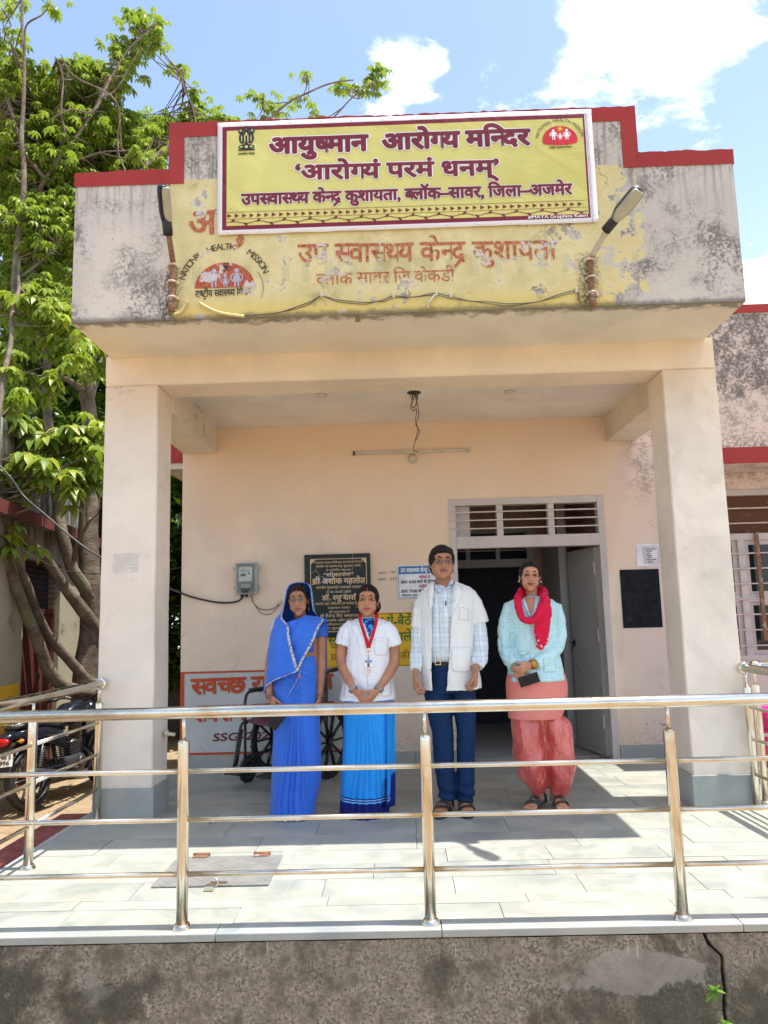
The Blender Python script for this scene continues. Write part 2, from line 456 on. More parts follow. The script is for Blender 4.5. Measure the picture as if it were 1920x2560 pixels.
def ex_wall(t, c, xyz, col, ns):
    """back wall: rosier and dirtier to the right, warm bounce light painted in higher up, scuffs low down"""
    x, y, z = xyz; n1, n2, n3 = ns
    rt = t.ss(t.m('ADD', x, t.m('MULTIPLY', n1, .8)), 2.05, 2.7)
    col = t.mix(t.m('MULTIPLY', t.ss(t.m('ADD', z, t.m('MULTIPLY', n1, .7)), 2.1, 3.2), .7), col, (.72, .53, .37))  # warm bounce light put into the colour towards the top
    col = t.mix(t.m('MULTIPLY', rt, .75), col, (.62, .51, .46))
    mould = t.m('MULTIPLY', t.ss(x, 1.95, 2.25), t.m('MULTIPLY', t.ss(z, 2.1, 2.5), t.ss(t.m('ADD', t.m('MULTIPLY', n2, .5), t.m('MULTIPLY', n3, .5)), .46, .58)))
    up = t.m('MULTIPLY', t.ss(x, 2.3, 2.5), t.ss(t.m('ADD', z, t.m('MULTIPLY', n2, .35)), 3.25, 3.45))
    mould = t.m('MAXIMUM', t.m('MULTIPLY', mould, .6), t.m('MULTIPLY', up, t.ss(t.m('ADD', t.m('MULTIPLY', n2, .45), t.m('MULTIPLY', n3, .55)), .40, .56)))
    lo = t.m('MULTIPLY', t.m('MULTIPLY', t.ss(x, 2.3, 2.5), t.ss(z, 2.95, 2.65)), t.m('MULTIPLY', t.ss(z, 2.45, 2.55), t.ss(n3, .42, .58)))
    mould = t.m('MAXIMUM', mould, lo)
    col = t.mix(t.m('MULTIPLY', mould, .85), col, (.075, .072, .066))
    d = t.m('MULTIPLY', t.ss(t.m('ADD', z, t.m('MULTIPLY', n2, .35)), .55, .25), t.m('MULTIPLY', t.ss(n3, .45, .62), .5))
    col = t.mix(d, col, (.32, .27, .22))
    sc_ = t.ss(t.voro(t.vm('ADD', c, t.vm('SCALE', t.noise(c, 4, 3, col=True), scale=.5)), 3.3, 'DISTANCE_TO_EDGE'), 0, .004, 1, 0)
    sc_ = t.m('MULTIPLY', sc_, t.m('MULTIPLY', t.ss(t.noise(c, 2.3, 3), .5, .58), t.ss(z, 2.4, 1.9)))
    col = t.mix(t.m('MULTIPLY', sc_, .35), col, (.30, .24, .19))
    sm_ = t.m('MULTIPLY', t.ss(t.noise(c, 2.7, 7, .68), .56, .70), t.ss(z, 2.3, 1.6)); col = t.mix(t.m('MULTIPLY', sm_, .30), col, (.42, .34, .27))
    flake = t.m('MULTIPLY', t.ss(t.noise(c, 5, 7, .7), .60, .62), t.m('MULTIPLY', t.ss(z, .34, .26), t.ss(z, .12, .16)))
    return t.mix(flake, col, (.20, .19, .17))

def ex_pillar(t, c, xyz, col, ns):
    x, y, z = xyz; n1, n2, n3 = ns
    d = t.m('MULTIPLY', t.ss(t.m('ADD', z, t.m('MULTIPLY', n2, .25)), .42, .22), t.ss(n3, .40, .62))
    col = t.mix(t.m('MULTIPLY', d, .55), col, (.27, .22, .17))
    sm_ = t.ss(t.noise(c, 2.4, 8, .7), .54, .70); col = t.mix(t.m('MULTIPLY', sm_, .28), col, (.46, .38, .30))
    ck_ = t.m('MULTIPLY', t.ss(t.noise(c, 33, 4, .7), .72, .74), .7); col = t.mix(ck_, col, (.25, .20, .16))
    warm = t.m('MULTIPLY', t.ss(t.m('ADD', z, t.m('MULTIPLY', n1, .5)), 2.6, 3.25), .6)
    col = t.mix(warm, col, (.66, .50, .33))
    s = t.m('MULTIPLY', t.ss(z, 2.75, 3.1), t.m('MULTIPLY', t.ss(t.m('ABSOLUTE', t.m('ADD', x, 1.93)), .0, .16, 1, 0), t.ss(t.m('ADD', n2, t.m('MULTIPLY', n3, .5)), .78, .86)))
    col = t.mix(s, col, (.10, .045, .02))
    # grey patch where a poster was torn off
    p = t.m('MULTIPLY', band(t, t.m('ADD', x, t.m('MULTIPLY', n3, .02)), -1.93, -1.755, .006), band(t, t.m('ADD', z, t.m('MULTIPLY', n3, .02)), 1.62, 1.755, .006))
    p = t.m('MULTIPLY', p, t.ss(t.noise(t.comb(t.m('MULTIPLY', x, 2.0), 0.0, t.m('MULTIPLY', z, 14.0)), 5, 5, .7), .36, .52))
    return t.mix(t.m('MULTIPLY', p, .7), col, (.50, .50, .46))

M_par = plaster('weathered_parapet_plaster', (.57, .525, .465), lichen=.78, amt=.78, fine=1.7, extra=ex_parapet, bumps=.5)
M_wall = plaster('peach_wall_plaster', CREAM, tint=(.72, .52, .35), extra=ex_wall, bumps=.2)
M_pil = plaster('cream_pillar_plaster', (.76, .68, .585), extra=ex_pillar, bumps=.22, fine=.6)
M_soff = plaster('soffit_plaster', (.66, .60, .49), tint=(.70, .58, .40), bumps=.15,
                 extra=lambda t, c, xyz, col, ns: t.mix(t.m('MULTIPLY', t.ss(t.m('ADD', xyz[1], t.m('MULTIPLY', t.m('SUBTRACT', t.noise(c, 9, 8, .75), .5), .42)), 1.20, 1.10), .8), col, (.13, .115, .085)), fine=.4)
M_beam = plaster('ochre_beam_plaster', (.74, .615, .46), bumps=.15, fine=.5)
M_ceil = plaster('ceiling_plaster', (.72, .655, .575), bumps=.12, fine=.3)
M_red = plaster('red_painted_coping', (.34, .045, .045), bumps=.3, fine=1.3)
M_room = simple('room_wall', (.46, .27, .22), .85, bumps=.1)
M_dark = simple('painted_shade', (.035, .036, .05), .9)  # near-black colour standing in for shade in rooms and behind the crack

# split kota stone
def stone(name, a, b, rough=.38):
    m, t = material(name); c = t.co()
    rnd = t.n('ShaderNodeObjectInfo').outputs['Random']
    cc = t.vm('ADD', c, t.comb(t.m('MULTIPLY', rnd, 37.0), t.m('MULTIPLY', rnd, 19.0), 0.0))
    n = t.noise(cc, 4, 8, .62, .6); n2 = t.noise(cc, 40, 5, .6)
    col = t.mix(t.ss(n, .35, .68), a, b)
    col = t.mix(t.m('MULTIPLY', rnd, .35), col, (.38, .37, .31))
    col = t.mix(t.m('MULTIPLY', t.ss(n2, .55, .75), .25), col, [q*.6 for q in a])
    dust = t.ss(t.noise(c, 1.1, 6, .6), .42, .66)
    col = t.mix(t.m('MULTIPLY', dust, .42), col, (.47, .42, .33))
    t.out(t.bsdf(col, t.ss(n, .3, .7, rough, rough+.28), 0, t.bump(t.m('ADD', n, t.m('MULTIPLY', n2, .3)), .25, .006))); return m
M_kota = stone('kota_stone', (.225, .25, .23), (.33, .34, .30))
M_kotab = stone('kota_skirting', (.24, .27, .27), (.32, .345, .335), .45)
M_grout = simple('grout', (.30, .28, .235), .9)
# old wet-stained render of the plinth wall
def mossy():
    m, t = material('mossy_rendered_plinth'); c = t.co(); x, y, z = t.sep(c); z = t.m('ADD', z, -.57)
    n1 = t.noise(c, 1.6, 7, .62, .4); n2 = t.noise(c, 11, 8, .7); n3 = t.noise(c, 70, 6, .75); n4 = t.noise(c, 4.3, 6, .65)
    col = t.mix(t.ss(n2, .34, .68), (.14, .120, .092), (.43, .375, .295))
    col = t.mix(t.m('MULTIPLY', t.ss(t.m('ADD', t.m('MULTIPLY', n3, .6), t.m('MULTIPLY', n2, .4)), .49, .58), .75), col, (.060, .054, .042))
    col = t.mix(t.m('MULTIPLY', t.ss(n3, .40, .30), .55), col, (.42, .36, .27))
    g = t.voro(t.vm('ADD', c, t.vm('SCALE', t.noise(c, 20, 3, col=True), scale=.06)), 85)
    col = t.mix(t.m('MULTIPLY', t.ss(g, .30, .12), t.m('MULTIPLY', t.ss(n4, .42, .6), .6)), col, (.38, .33, .25))
    col = t.mix(t.m('MULTIPLY', t.ss(n1, .50, .60), .78), col, (.065, .062, .045))
    col = t.mix(t.m('MULTIPLY', t.ss(n4, .60, .72), .6), col, (.29, .28, .25))
    # smooth repair patch
    dx = t.m('MULTIPLY', t.m('SUBTRACT', x, .90), 2.5); dz = t.m('MULTIPLY', t.m('ADD', z, .175), 6.6)
    r = t.m('ADD', t.m('SQRT', t.m('ADD', t.m('MULTIPLY', dx, dx), t.m('MULTIPLY', dz, dz))), t.m('MULTIPLY', t.m('SUBTRACT', n4, .5), 1.6))
    pm = t.ss(r, .66, .56)
    col = t.mix(t.m('MULTIPLY', pm, .75), col, t.mix(t.ss(n2, .3, .7), (.27, .25, .215), (.36, .335, .29)))
    # lime runs below the slab
    st = t.noise(t.comb(t.m('MULTIPLY', x, 30), 0.0, t.m('MULTIPLY', z, 1.6)), 1, 3, .6)
    run = t.m('MULTIPLY', t.ss(st, .62, .66), t.m('MULTIPLY', t.ss(t.m('ADD', z, t.m('MULTIPLY', t.noise(c, 4.6, 3), .26)), .020, .055), .75))
    col = t.mix(run, col, (.52, .50, .45))
    wh = t.m('MULTIPLY', t.ss(t.noise(c, 5.2, 6, .7), .655, .70), .6)
    col = t.mix(wh, col, (.55, .49, .42))
    h = t.m('ADD', t.m('MULTIPLY', n2, .5), t.m('ADD', t.m('MULTIPLY', n3, .5), t.m('MULTIPLY', g, -.25)))
    t.out(t.bsdf(col, .95, 0, t.bump(h, .9, .012), Specular_IOR_Level=.2)); return m
M_moss = mossy()
def steel():
    m, t = material('stainless_steel'); c = t.co(); n = t.noise(c, 30, 4, .6); n2 = t.noise(c, 5, 5, .65)
    col = t.mix(t.ss(n2, .40, .72), (.74, .70, .61), (.60, .48, .32))
    s = t.ss(t.noise(c, 55, 3), .72, .78)
    col = t.mix(t.m('MULTIPLY', s, .5), col, (.20, .11, .05))
    t.out(t.bsdf(col, t.ss(n, .3, .7, .14, .26), 1.0, t.bump(n, .04, .002))); return m
M_steel = steel()
def rusty(name, paint, amt):
    m, t = material(name); c = t.co(); n = t.noise(c, 16, 7, .7); n2 = t.noise(c, 70, 5, .7)
    f = t.ss(n, .62-amt*.3, .70-amt*.3)
    rust = t.mix(t.ss(n2, .4, .65), (.15, .065, .03), (.27, .145, .075))
    t.out(t.bsdf(t.mix(f, paint, rust), .75, 0, t.bump(t.m('ADD', n2, f), .4, .004))); return m
M_rust = rusty('rusted_pipe', (.45, .40, .33), .85)
M_pipew = rusty('painted_pipe', (.46, .40, .29), .12)
M_frame = plaster('chipped_white_door_paint', (.50, .45, .42), fine=1.2, bumps=.2, rough=.6)
M_leafp = plaster('grey_door_paint', (.36, .345, .32), fine=1.2, bumps=.15, rough=.55)
M_barw = simple('white_bar_paint', (.60, .52, .48), .5)
M_black = simple('black_rubber', (.018, .018, .019), .55)
M_blackgloss = simple('black_paint', (.010, .011, .014), .3, bumps=0, Specular_IOR_Level=.25)
M_wire = simple('black_cable', (.02, .02, .02), .45)
M_wireg = simple('brown_wire', (.10, .07, .05), .6)
M_glassd = simple('dark_window_glass', (.02, .022, .025), .08)
M_white = simple('white_plastic', (.72, .72, .70), .4)
M_offw = simple('aged_white_plastic', (.50, .45, .34), .45)
M_yelpipe = simple('yellowed_conduit', (.56, .46, .20), .5)
M_maroon = simple('maroon_print', (.17, .006, .018), .4)
M_wprint = simple('white_print', (.85, .84, .82), .4)
M_ink = simple('black_print', (.02, .02, .018), .5)
M_redp = simple('red_print', (.58, .015, .02), .4)
M_brownp = rusty('brown_shutter', (.095, .035, .010), .1)
# ------------------------------------------------------------------ the setting
YF, YW, YP = 1.747, 3.432, 1.087           # pillar fronts, rear wall, parapet front
GZ = -.57
def struct(name, mb, mats, parent=None, **k):
    o = mb.build(name, mats, parent)
    if parent is None: o['kind'] = 'structure'
    return o

def ground_mat():
    m, t = material('dusty_ground'); c = t.co(); n = t.noise(c, .9, 8, .62); n2 = t.noise(c, 12, 7, .7); n3 = t.noise(c, 80, 5, .7)
    col = t.mix(t.ss(n, .35, .65), (.30, .215, .135), (.40, .305, .20))
    col = t.mix(t.m('MULTIPLY', t.ss(n2, .5, .68), .5), col, (.20, .145, .09))
    col = t.mix(t.m('MULTIPLY', t.ss(n3, .6, .72), .5), col, (.46, .39, .29))
    t.out(t.bsdf(col, .95, 0, t.bump(t.m('ADD', n2, t.m('MULTIPLY', n3, .5)), .8, .02), Specular_IOR_Level=.2)); return m
M_ground = ground_mat()
g = MB(); N = 60
def gz(x, y): return GZ+.025*noise.noise(Vector((x*.7, y*.7, 0)))*(1 if abs(x) < 15 else 0)
xs = [-400, -120, -40, -18]+[-12+i*.3 for i in range(81)]+[18, 40, 120, 400]
ys = [-400, -100, -30, -10]+[-4+i*.3 for i in range(71)]+[24, 60, 150, 400]
g.v = [(x, y, gz(x, y)) for x in xs for y in ys]
ny = len(ys); g.f = [(i*ny+j, (i+1)*ny+j, (i+1)*ny+j+1, i*ny+j+1) for i in range(len(xs)-1) for j in range(ny-1)]
g.mi = [0]*len(g.f); g.sm = [True]*len(g.f)
struct('ground', g, M_ground)

# porch platform: core, stone tiles one by one, edge slabs, mossy plinth wall
XL, XR = -2.115, 6.2
p = MB(); p.box(XL+.006, .05, GZ-.3, XR, YW, -.024); p.box(XL+.006, -.055, -.031, XR, .0499, -.0245)
plat = struct('porch_platform', p, M_grout)
tile_mesh = {}
def tile_me(w, d, h, seed):
    key = (round(w, 2), round(d, 2), seed)
    if key not in tile_mesh:
        b = MB(); b.box(-w/2, -d/2, -h, w/2, d/2, 0, bev=.0015)
        tile_mesh[key] = b.mesh('floor_tile', M_kota)
    return tile_mesh[key]
rt = random.Random(3)
rows = [.030, .205, .315, .56, .79, 1.02, 1.325, 1.62, 1.86, 2.16, 2.47, 2.77, 3.09, 3.428]
nt = 0
for a, b in zip(rows[:-1], rows[1:]):
    x = XL-rt.uniform(0, .55)
    xmax = 3.9
    while x < xmax:
        w = rt.choice((.55, .60, .90, .62)) if b-a > .2 else rt.choice((.9, 1.15, .75))
        x0, x1 = max(x, XL), min(x+w, xmax+.5)
        if x1-x0 > .05:
            dz = rt.uniform(-.0012, .0012)
            o = link('floor_tile', tile_me(round(x1-x0, 2)-.0025, (b-a)-.0025, .03, 0), plat, ((x0+x1)/2, (a+b)/2, dz), (rt.uniform(-.0015, .0015), rt.uniform(-.0015, .0015), 0)); nt += 1
        x += w
for a, b in zip(rows[:-1], rows[1:]):
    if True:
        o = link('floor_tile', tile_me(1.7, (b-a)-.004, .03, 0), plat, (5.31, (a+b)/2, 0))
x = XL-.03
for w in (1.35, .93, 1.22, 1.06, .42, 1.5, 1.5, 1.2):
    if w == .42: pass
    e = MB(); e.box(x+.0015, -.083, -.030, x+w-.0015, .0275, .001, bev=.004)
    o = e.build('edge_slab', M_kotab, plat); x += w
rw = thing('retaining_wall', 'dark mossy rendered retaining wall with a crack below the porch edge', 'wall', (0, -.06, GZ))
# cracked face: two slabs of render either side of a wandering crack
ck = [on_y(px, py, -.07) for px, py in ((1752, 2320), (1765, 2340), (1768, 2357), (1788, 2375), (1803, 2388), (1806, 2410), (1807, 2440), (1812, 2470), (1810, 2500), (1811, 2530), (1816, 2575), (1820, 2640))]
ckp = catmull([(q.x, 0, q.z) for q in ck], 6)
for i_, q in enumerate(ckp): q.x += .006*noise.noise(Vector((0, 0, q.z*38)))+.003*noise.noise(Vector((3, 0, q.z*140)))
ckp.sort(key=lambda q: -q.z); ztop = -.036; zs_ = [q.z for q in ckp]
def crx(z):
    for a, b in zip(ckp[:-1], ckp[1:]):
        if b.z <= z <= a.z: return a.x+(b.x-a.x)*((a.z-z)/max(1e-6, a.z-b.z))
    return ckp[0].x if z > ckp[0].z else ckp[-1].x
for side in (0, 1):
    b = MB(); nu, nv = 90, 26
    def fn(u, v, side=side):
        z = ztop+(GZ-.05-ztop)*v; cx = crx(z)
        gap = .0065+.007*max(0, noise.noise(Vector((7, 0, z*22))))
        if side == 0: X0, X1 = XL, cx-gap; x = X0+(X1-X0)*(1-(1-u)**1.6)
        else: X0, X1 = cx+gap, XR; x = X0+(X1-X0)*u**2.2
        y = -.075+.005*noise.noise(Vector((x*3, 0, z*3)))+.003*noise.noise(Vector((x*13, 5, z*13)))
        e_ = abs(x-cx)
        if e_ < gap+.0015: y += .004
        return Vector((x, y+.06, z-GZ))
    b.grid(fn, nu, nv)
    k0 = len(b.v)-(nu+1)*(nv+1)
    # returns of the crack
    i = nu if side == 0 else 0
    vs = [Vector(b.v[k0+i*(nv+1)+j]) for j in range(nv+1)]
    b.add(vs+[v+Vector((0, .03, 0)) for v in vs], [(j, j+1, nv+2+j, nv+1+j) for j in range(nv)])
    b.build('render_face', M_moss, rw)
b = MB(); b.box(XL+.01, .03, -.05, XR, .10, -GZ-.034); b.build('core', M_dark, rw)  # near-black, so the shade deep in the crack is painted

# red ribbed ramp strip on the left of the platform
def ribbed():
    m, t = material('red_oxide_ribbed_paint'); c = t.co(); x, y, z = t.sep(c)
    r = t.wave(c, 16, .6, 2, wave_type='BANDS', bands_direction='DIAGONAL'); n = t.noise(c, 9, 7, .7)
    col = t.mix(t.ss(n, .35, .7), (.15, .025, .02), (.26, .07, .055))
    t.out(t.bsdf(col, .85, 0, t.bump(t.m('ADD', r, n), .5, .01))); return m
b = MB(); b.box(-2.44, -3.2, GZ-.1, XL-.006, 2.2, -.055); 
o = struct('red_ledge', b, ribbed())
b = MB(); b.box(XL-.004, -3.2, GZ-.1, XL+.004, YW, .001); b.box(-2.149, -.1, -.05, XL-.0045, 2.9, .002)
struct('ledge_trim', b, M_kotab)

# ------------------------------------------------------------------ the health centre
hc = thing('health_centre', 'cream health centre building with open pillared porch and stepped red-edged parapet', 'building', (0, 0, 0))
def rough_box(b, x0, y0, z0, x1, y1, z1, amp=.004, step=.12):
    """box whose faces are subdivided and slightly out of true"""
    bm = bmesh.new(); bmesh.ops.create_cube(bm, size=1)
    for v in bm.verts: v.co = Vector(((x0+x1)/2+v.co.x*(x1-x0), (y0+y1)/2+v.co.y*(y1-y0), (z0+z1)/2+v.co.z*(z1-z0)))
    for ax, (lo, hi) in enumerate(((x0, x1), (y0, y1), (z0, z1))):
        k = int((hi-lo)/step)
        for i in range(1, k+1):
            co = [0, 0, 0]; co[ax] = lo+(hi-lo)*i/(k+1); no = [0, 0, 0]; no[ax] = 1
            bmesh.ops.bisect_plane(bm, geom=bm.verts[:]+bm.edges[:]+bm.faces[:], plane_co=co, plane_no=no)
    for v in bm.verts:
        n = noise.noise_vector(v.co*2.3)*amp+noise.noise_vector(v.co*9)*amp*.5; v.co += n
    bmesh.ops.bevel(bm, geom=[e for e in bm.edges if len(e.link_faces) == 2 and e.calc_face_angle(0) > 1.2], offset=.006, segments=2, affect='EDGES')
    bm.verts.index_update()
    b.add([v.co.copy() for v in bm.verts], [[v.index for v in f.verts] for f in bm.faces]); bm.free(); return b
XA0, XA1, XB0, XB1 = -2.025, -1.65, 1.865, 2.235; PD = .318
ZB, ZS, ZC, ZSB = 2.924, 3.124, 3.036, 2.804
for x0, x1 in ((XA0, XA1), (XB0, XB1)):
    b = MB(); rough_box(b, x0, YF, .0, x1, YF+PD, ZB-.001); pil = b.build('pillar', M_pil, hc)
    s = MB()
    for q in ((x0-.013, YF-.014, x1+.013, YF-.001), (x0-.013, YF+PD+.001, x1+.013, YF+PD+.014)):
        s.box(q[0], q[1], -.02, q[2], q[3], .205, bev=.002)
        s.build('skirting_slab', M_kotab, pil); s = MB()
    for q in ((x0-.013, YF, x0-.001, YF+PD), (x1+.001, YF, x1+.013, YF+PD)):
        s.box(q[0], q[1], -.02, q[2], q[3], .205, bev=.002)
        s.build('skirting_slab', M_kotab, pil); s = MB()
b = MB(); rough_box(b, XA0, YF, ZB, XB1, YF+PD, ZS+.02, .003, .2); b.build('front_beam', M_beam, hc)
for x0, x1 in ((-1.954, -1.637), (1.929, 2.2)):
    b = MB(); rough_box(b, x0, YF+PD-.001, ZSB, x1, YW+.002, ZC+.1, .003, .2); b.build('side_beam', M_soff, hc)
b = MB(); rough_box(b, XA0+.01, YF+PD-.003, ZC, XB1-.01, YW+.003, ZC+.12, .002, .3); b.build('ceiling_slab', M_ceil, hc)
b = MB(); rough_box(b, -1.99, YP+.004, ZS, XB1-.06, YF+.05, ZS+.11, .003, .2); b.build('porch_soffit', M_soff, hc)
# stepped parapet
Q0, Q1, U0, U1, T1, T2 = -1.988, 2.17, -1.386, 1.578, 4.122, 4.441
def rag(x, z, a=.006): return a*noise.noise(Vector((x*11, z*11, 1)))+a*.7*noise.noise(Vector((x*37, z*37, 1)))
def outline():
    P = [(Q0, ZS+.002)]
    P += [(Q0+rag(z, 1, .004), z) for z in [ZS+(T1-ZS)*i/8 for i in range(1, 8)]]
    P += [(Q0+(U0-Q0)*i/14, T1+rag(i, 3)) for i in range(15)]
    P += [(U0+rag(z, 4, .003), z) for z in [T1+(T2-T1)*i/5 for i in range(1, 5)]]
    P += [(U0+(U1-U0)*i/70, T2+rag(i*.3, 5, .010)) for i in range(71)]
    P += [(U1+rag(z, 6, .003), z) for z in [T2+(T1-T2)*i/5 for i in range(1, 5)]]
    P += [(U1+(Q1-U1)*i/14, T1+rag(i, 7)) for i in range(15)]
    P += [(Q1+rag(z, 8, .004), z) for z in [T1+(ZS-T1)*i/8 for i in range(1, 8)]]
    P += [(Q1, ZS+.002)]
    return P
OUT = outline()
b = MB(); b.prism(OUT, YP, YP+.13); b.box(Q0+.01, YP+.131, ZS+.115, Q1-.01, YF+PD, ZS+.2); 
par = b.build('parapet', M_par, hc)
# red coping painted on thick along the stepped edge
cp = .092; top = OUT[8:-8]
def inner(i):
    x, z = top[i]
    if i == 0: return (Q0, z-cp)
    return None
segs = [((Q0, T1), (U0+cp, T1), 'h'), ((U0, T1-cp), (U0, T2), 'v'), ((U0, T2), (U1, T2), 'h'), ((U1, T1-cp), (U1, T2), 'v2'), ((U1-cp, T1), (Q1, T1), 'h')]
b = MB()
def hband(x0, x1, z, n, y0=YP-.006):
    vs = []
    for i in range(n+1):
        x = x0+(x1-x0)*i/n; j = .010*noise.noise(Vector((x*13, z*5, 2)))
        zt = z+.007+rag(x*2.1, z, .009)
        vs += [(x, y0, z-cp+rag(x*2, 9, .003)), (x, y0-.002, zt), (x, YP+.136, zt), (x, YP+.136, z-cp)]
    b.add(vs, [(4*i+a, 4*i+a+1, 4*i+5+a, 4*i+4+a) for i in range(n) for a in range(3)]); b.add(vs[:4]+vs[-4:], [(0, 1, 2, 3), (7, 6, 5, 4)])
hband(Q0-.006, U0+.0, T1, 24); hband(U0-.006, U1+.006, T2, 90); hband(U1, Q1+.006, T1, 24)
b.box(U0-.006, YP-.0065, T1-cp, U0+cp, YP+.1365, T2-cp+.004); b.box(U1-cp, YP-.0065, T1-cp, U1+.006, YP+.1365, T2-cp+.004)
b.build('coping', M_red, par)

# rear wall with doorway, right wing and its window
DX0, DX1, DZ1 = .468, 1.862, 2.308
RW = 3.246; RT = 4.05
WX0, WX1, WZ0, WZ1 = 2.62, 4.3, .80, 2.33
b = MB()
def wallp(x0, z0, x1, z1): b.box(x0, YW, z0, x1, YW+.23, z1)
wallp(-1.954, -.02, DX0, ZC+.3); wallp(DX0, DZ1, DX1, ZC+.3); wallp(DX1, -.02, WX0, ZC+.3)
wallp(WX0, -.02, WX1, WZ0); wallp(WX0, WZ1, WX1, ZC+.3); wallp(WX1, -.02, 9, ZC+.3); wallp(-1.9, ZC+.301, 9, RT)
b.box(-1.954, YW+.23, GZ-.1, -1.73, 9, ZC+.3)
wall = b.build('rear_wall', M_wall, hc)
b = MB(); b.box(-1.95, YW+.03, ZC+.301, 8.99, 9, ZC+.42); b.build('roof_slab', M_soff, hc)
b = MB(); b.box(2.2, YW-.012, 3.985, 9, YW+.25, RT+.012); b.build('coping', M_red, wall)
x = -1.95
sk = [(-1.954, -1.0), (-.998, -.39), (-.388, .10), (.102, DX0-.004), (DX1+.004, 2.9), (2.902, 4.2), (4.202, 5.4), (5.402, 6.2)]
for a, c_ in sk:
    s = MB(); s.box(a+.001, YW-.016, -.02, c_-.001, YW-.001, .112 if c_ < 1 else .122, bev=.002); s.build('skirting_slab', M_kotab, wall)
# sunshade over the window
b = MB(); b.box(2.44, YW-.52, 2.475, 9, YW-.001, 2.53); b.build('sunshade', M_wall, wall)
b = MB(); b.box(2.43, YW-.535, 2.465, 9, YW-.521, 2.60); b.build('sunshade_edge', M_red, wall)

def window(x0, x1, z0, z1, trans, parent, name='window'):
    """timber window with grille bars"""
    y = YW+.05; f = .055
    b = MB(); b.box(x0, y-.03, z0, x0+f, y+.04, z1, bev=.003); b.box(x1-f, y-.03, z0, x1, y+.04, z1, bev=.003)
    b.box(x0+f, y-.029, z0, x1-f, y+.04, z0+f, bev=.003); b.box(x0+f, y-.029, z1-f, x1-f, y+.04, z1, bev=.003); b.box(x0+f, y-.028, trans-.03, x1-f, y+.04, trans+.03, bev=.003)
    nm = 4; ms = [x0+f+(x1-x0-2*f)*i/nm for i in range(1, nm)]
    for m_ in ms: b.box(m_-.03, y-.027, z0+f, m_+.03, y+.04, trans-.03, bev=.003)
    w = b.build(name, M_frame, parent)
    edges = [x0+f]+ms+[x1-f]
    for i in range(nm):
        a, c_ = edges[i]+(.03 if i else 0), edges[i+1]-(.03 if i < nm-1 else 0)
        for zz0, zz1 in ((z0+f, (z0+trans)/2-.02), ((z0+trans)/2+.02, trans-.03)):
            s = MB(); e = .042
            s.box(a, y+.0, zz0, a+e, y+.035, zz1); s.box(c_-e, y+.0, zz0, c_, y+.035, zz1); s.box(a+e, y+.001, zz0, c_-e, y+.034, zz0+e); s.box(a+e, y+.001, zz1-e, c_-e, y+.034, zz1)
            sa = s.build('casement', M_frame, w)
            s = MB(); s.box(a+e, y+.012, zz0+e, c_-e, y+.018, zz1-e); s.build('pane', M_glassd, w)
        s = MB(); s.box(a, y-.022, (z0+trans)/2-.018, c_, y+.038, (z0+trans)/2+.018); s.build('mid_rail', M_frame, w)
    s = MB(); s.box(x0+f, y+.03, trans+.03, x1-f, y+.036, z1-f); s.build('board', M_brownp, w)
    zz = z0+.14
    while zz < z1-.1:
        if abs(zz-trans) > .04:
            s = MB(); s.cyl((x0+.01, y-.045, zz), (x1-.01, y-.045, zz), .0065, 8); s.build('grille_bar', M_barw, w)
        zz += .135
    return w
w = window(WX0, WX1, WZ0, WZ1, 1.90, hc)
s = MB(); s.box(3.18, YW-.01, .98, 3.215, YW+.005, 1.93); s.build('iron_strap', M_rust, w)

# door: outer frame, transom, bars, leaf; room and inner doorway behind
b = MB(); f = .06; y0, y1 = YW-.012, YW+.09
b.box(DX0, y0, 0, DX0+f, y1, DZ1, bev=.003); b.box(DX1-f, y0, 0, DX1, y1, DZ1, bev=.003); b.box(DX0+f, y0+.001, DZ1-f, DX1-f, y1, DZ1, bev=.003); b.box(DX0+f, y0-.004, 1.86, DX1-f, y1, 1.965, bev=.003)
for xx in (.925, 1.385): b.box(xx-.028, y0+.006, 1.965, xx+.028, y1-.01, DZ1-f, bev=.003)
df = b.build('door_frame', M_frame, hc)
for zz in (2.035, 2.11, 2.185):
    s = MB(); s.cyl((DX0+.01, y0-.004, zz), (DX1-.01, y0-.004, zz), .0065, 8); s.build('grille_bar', M_barw, df)
s = MB(); s.box(DX0+f, y1-.03, 1.965, .66, y1-.02, DZ1-f); s.build('white_panel', M_frame, df)
# leaf opened inwards against the right
Ml = Matrix.Translation((DX1-f-.012, YW+.085, 0)) @ Matrix.Rotation(radians(101), 4, 'Z')
b = MB(); b.box(-.0, -.02, .012, .60, .02, 1.85, Ml, bev=.0)
leaf = b.build('door_leaf', M_leafp, hc)
b = MB(); b.cyl(Ml @ Vector((.50, .035, .98)), Ml @ Vector((.60, .035, .98)), .007); b.cyl(Ml @ Vector((.53, .035, .985)), Ml @ Vector((.53, .06, .90)), .006); b.box(.52, .02, .95, .56, .026, 1.01, Ml)
b.build('latch', M_black, leaf)
for zz in (.25, 1.0, 1.6):
    b = MB(); b.cyl(Ml @ Vector((.0, .026, zz)), Ml @ Vector((.0, .026, zz+.12)), .011, 8); b.build('hinge', M_frame, leaf)
b = MB()
RY = YW+2.9
b.box(.0, RY, -.02, 3.2, RY+.1, 3.3); b.box(-.1, YW+.24, -.02, 0, RY, 3.3); b.box(1.95, YW+.24, -.02, 2.05, RY, 3.3)
b.build('room_wall', [M_room], hc)
b = MB(); b.box(.001, YW+.232, -.03, 1.949, RY-.001, -.002); b.build('room_floor', M_kotab, hc)
b = MB(); b.box(0, YW+.232, 2.95, 1.95, RY, 3.0); b.build('room_ceiling', M_dark, hc)
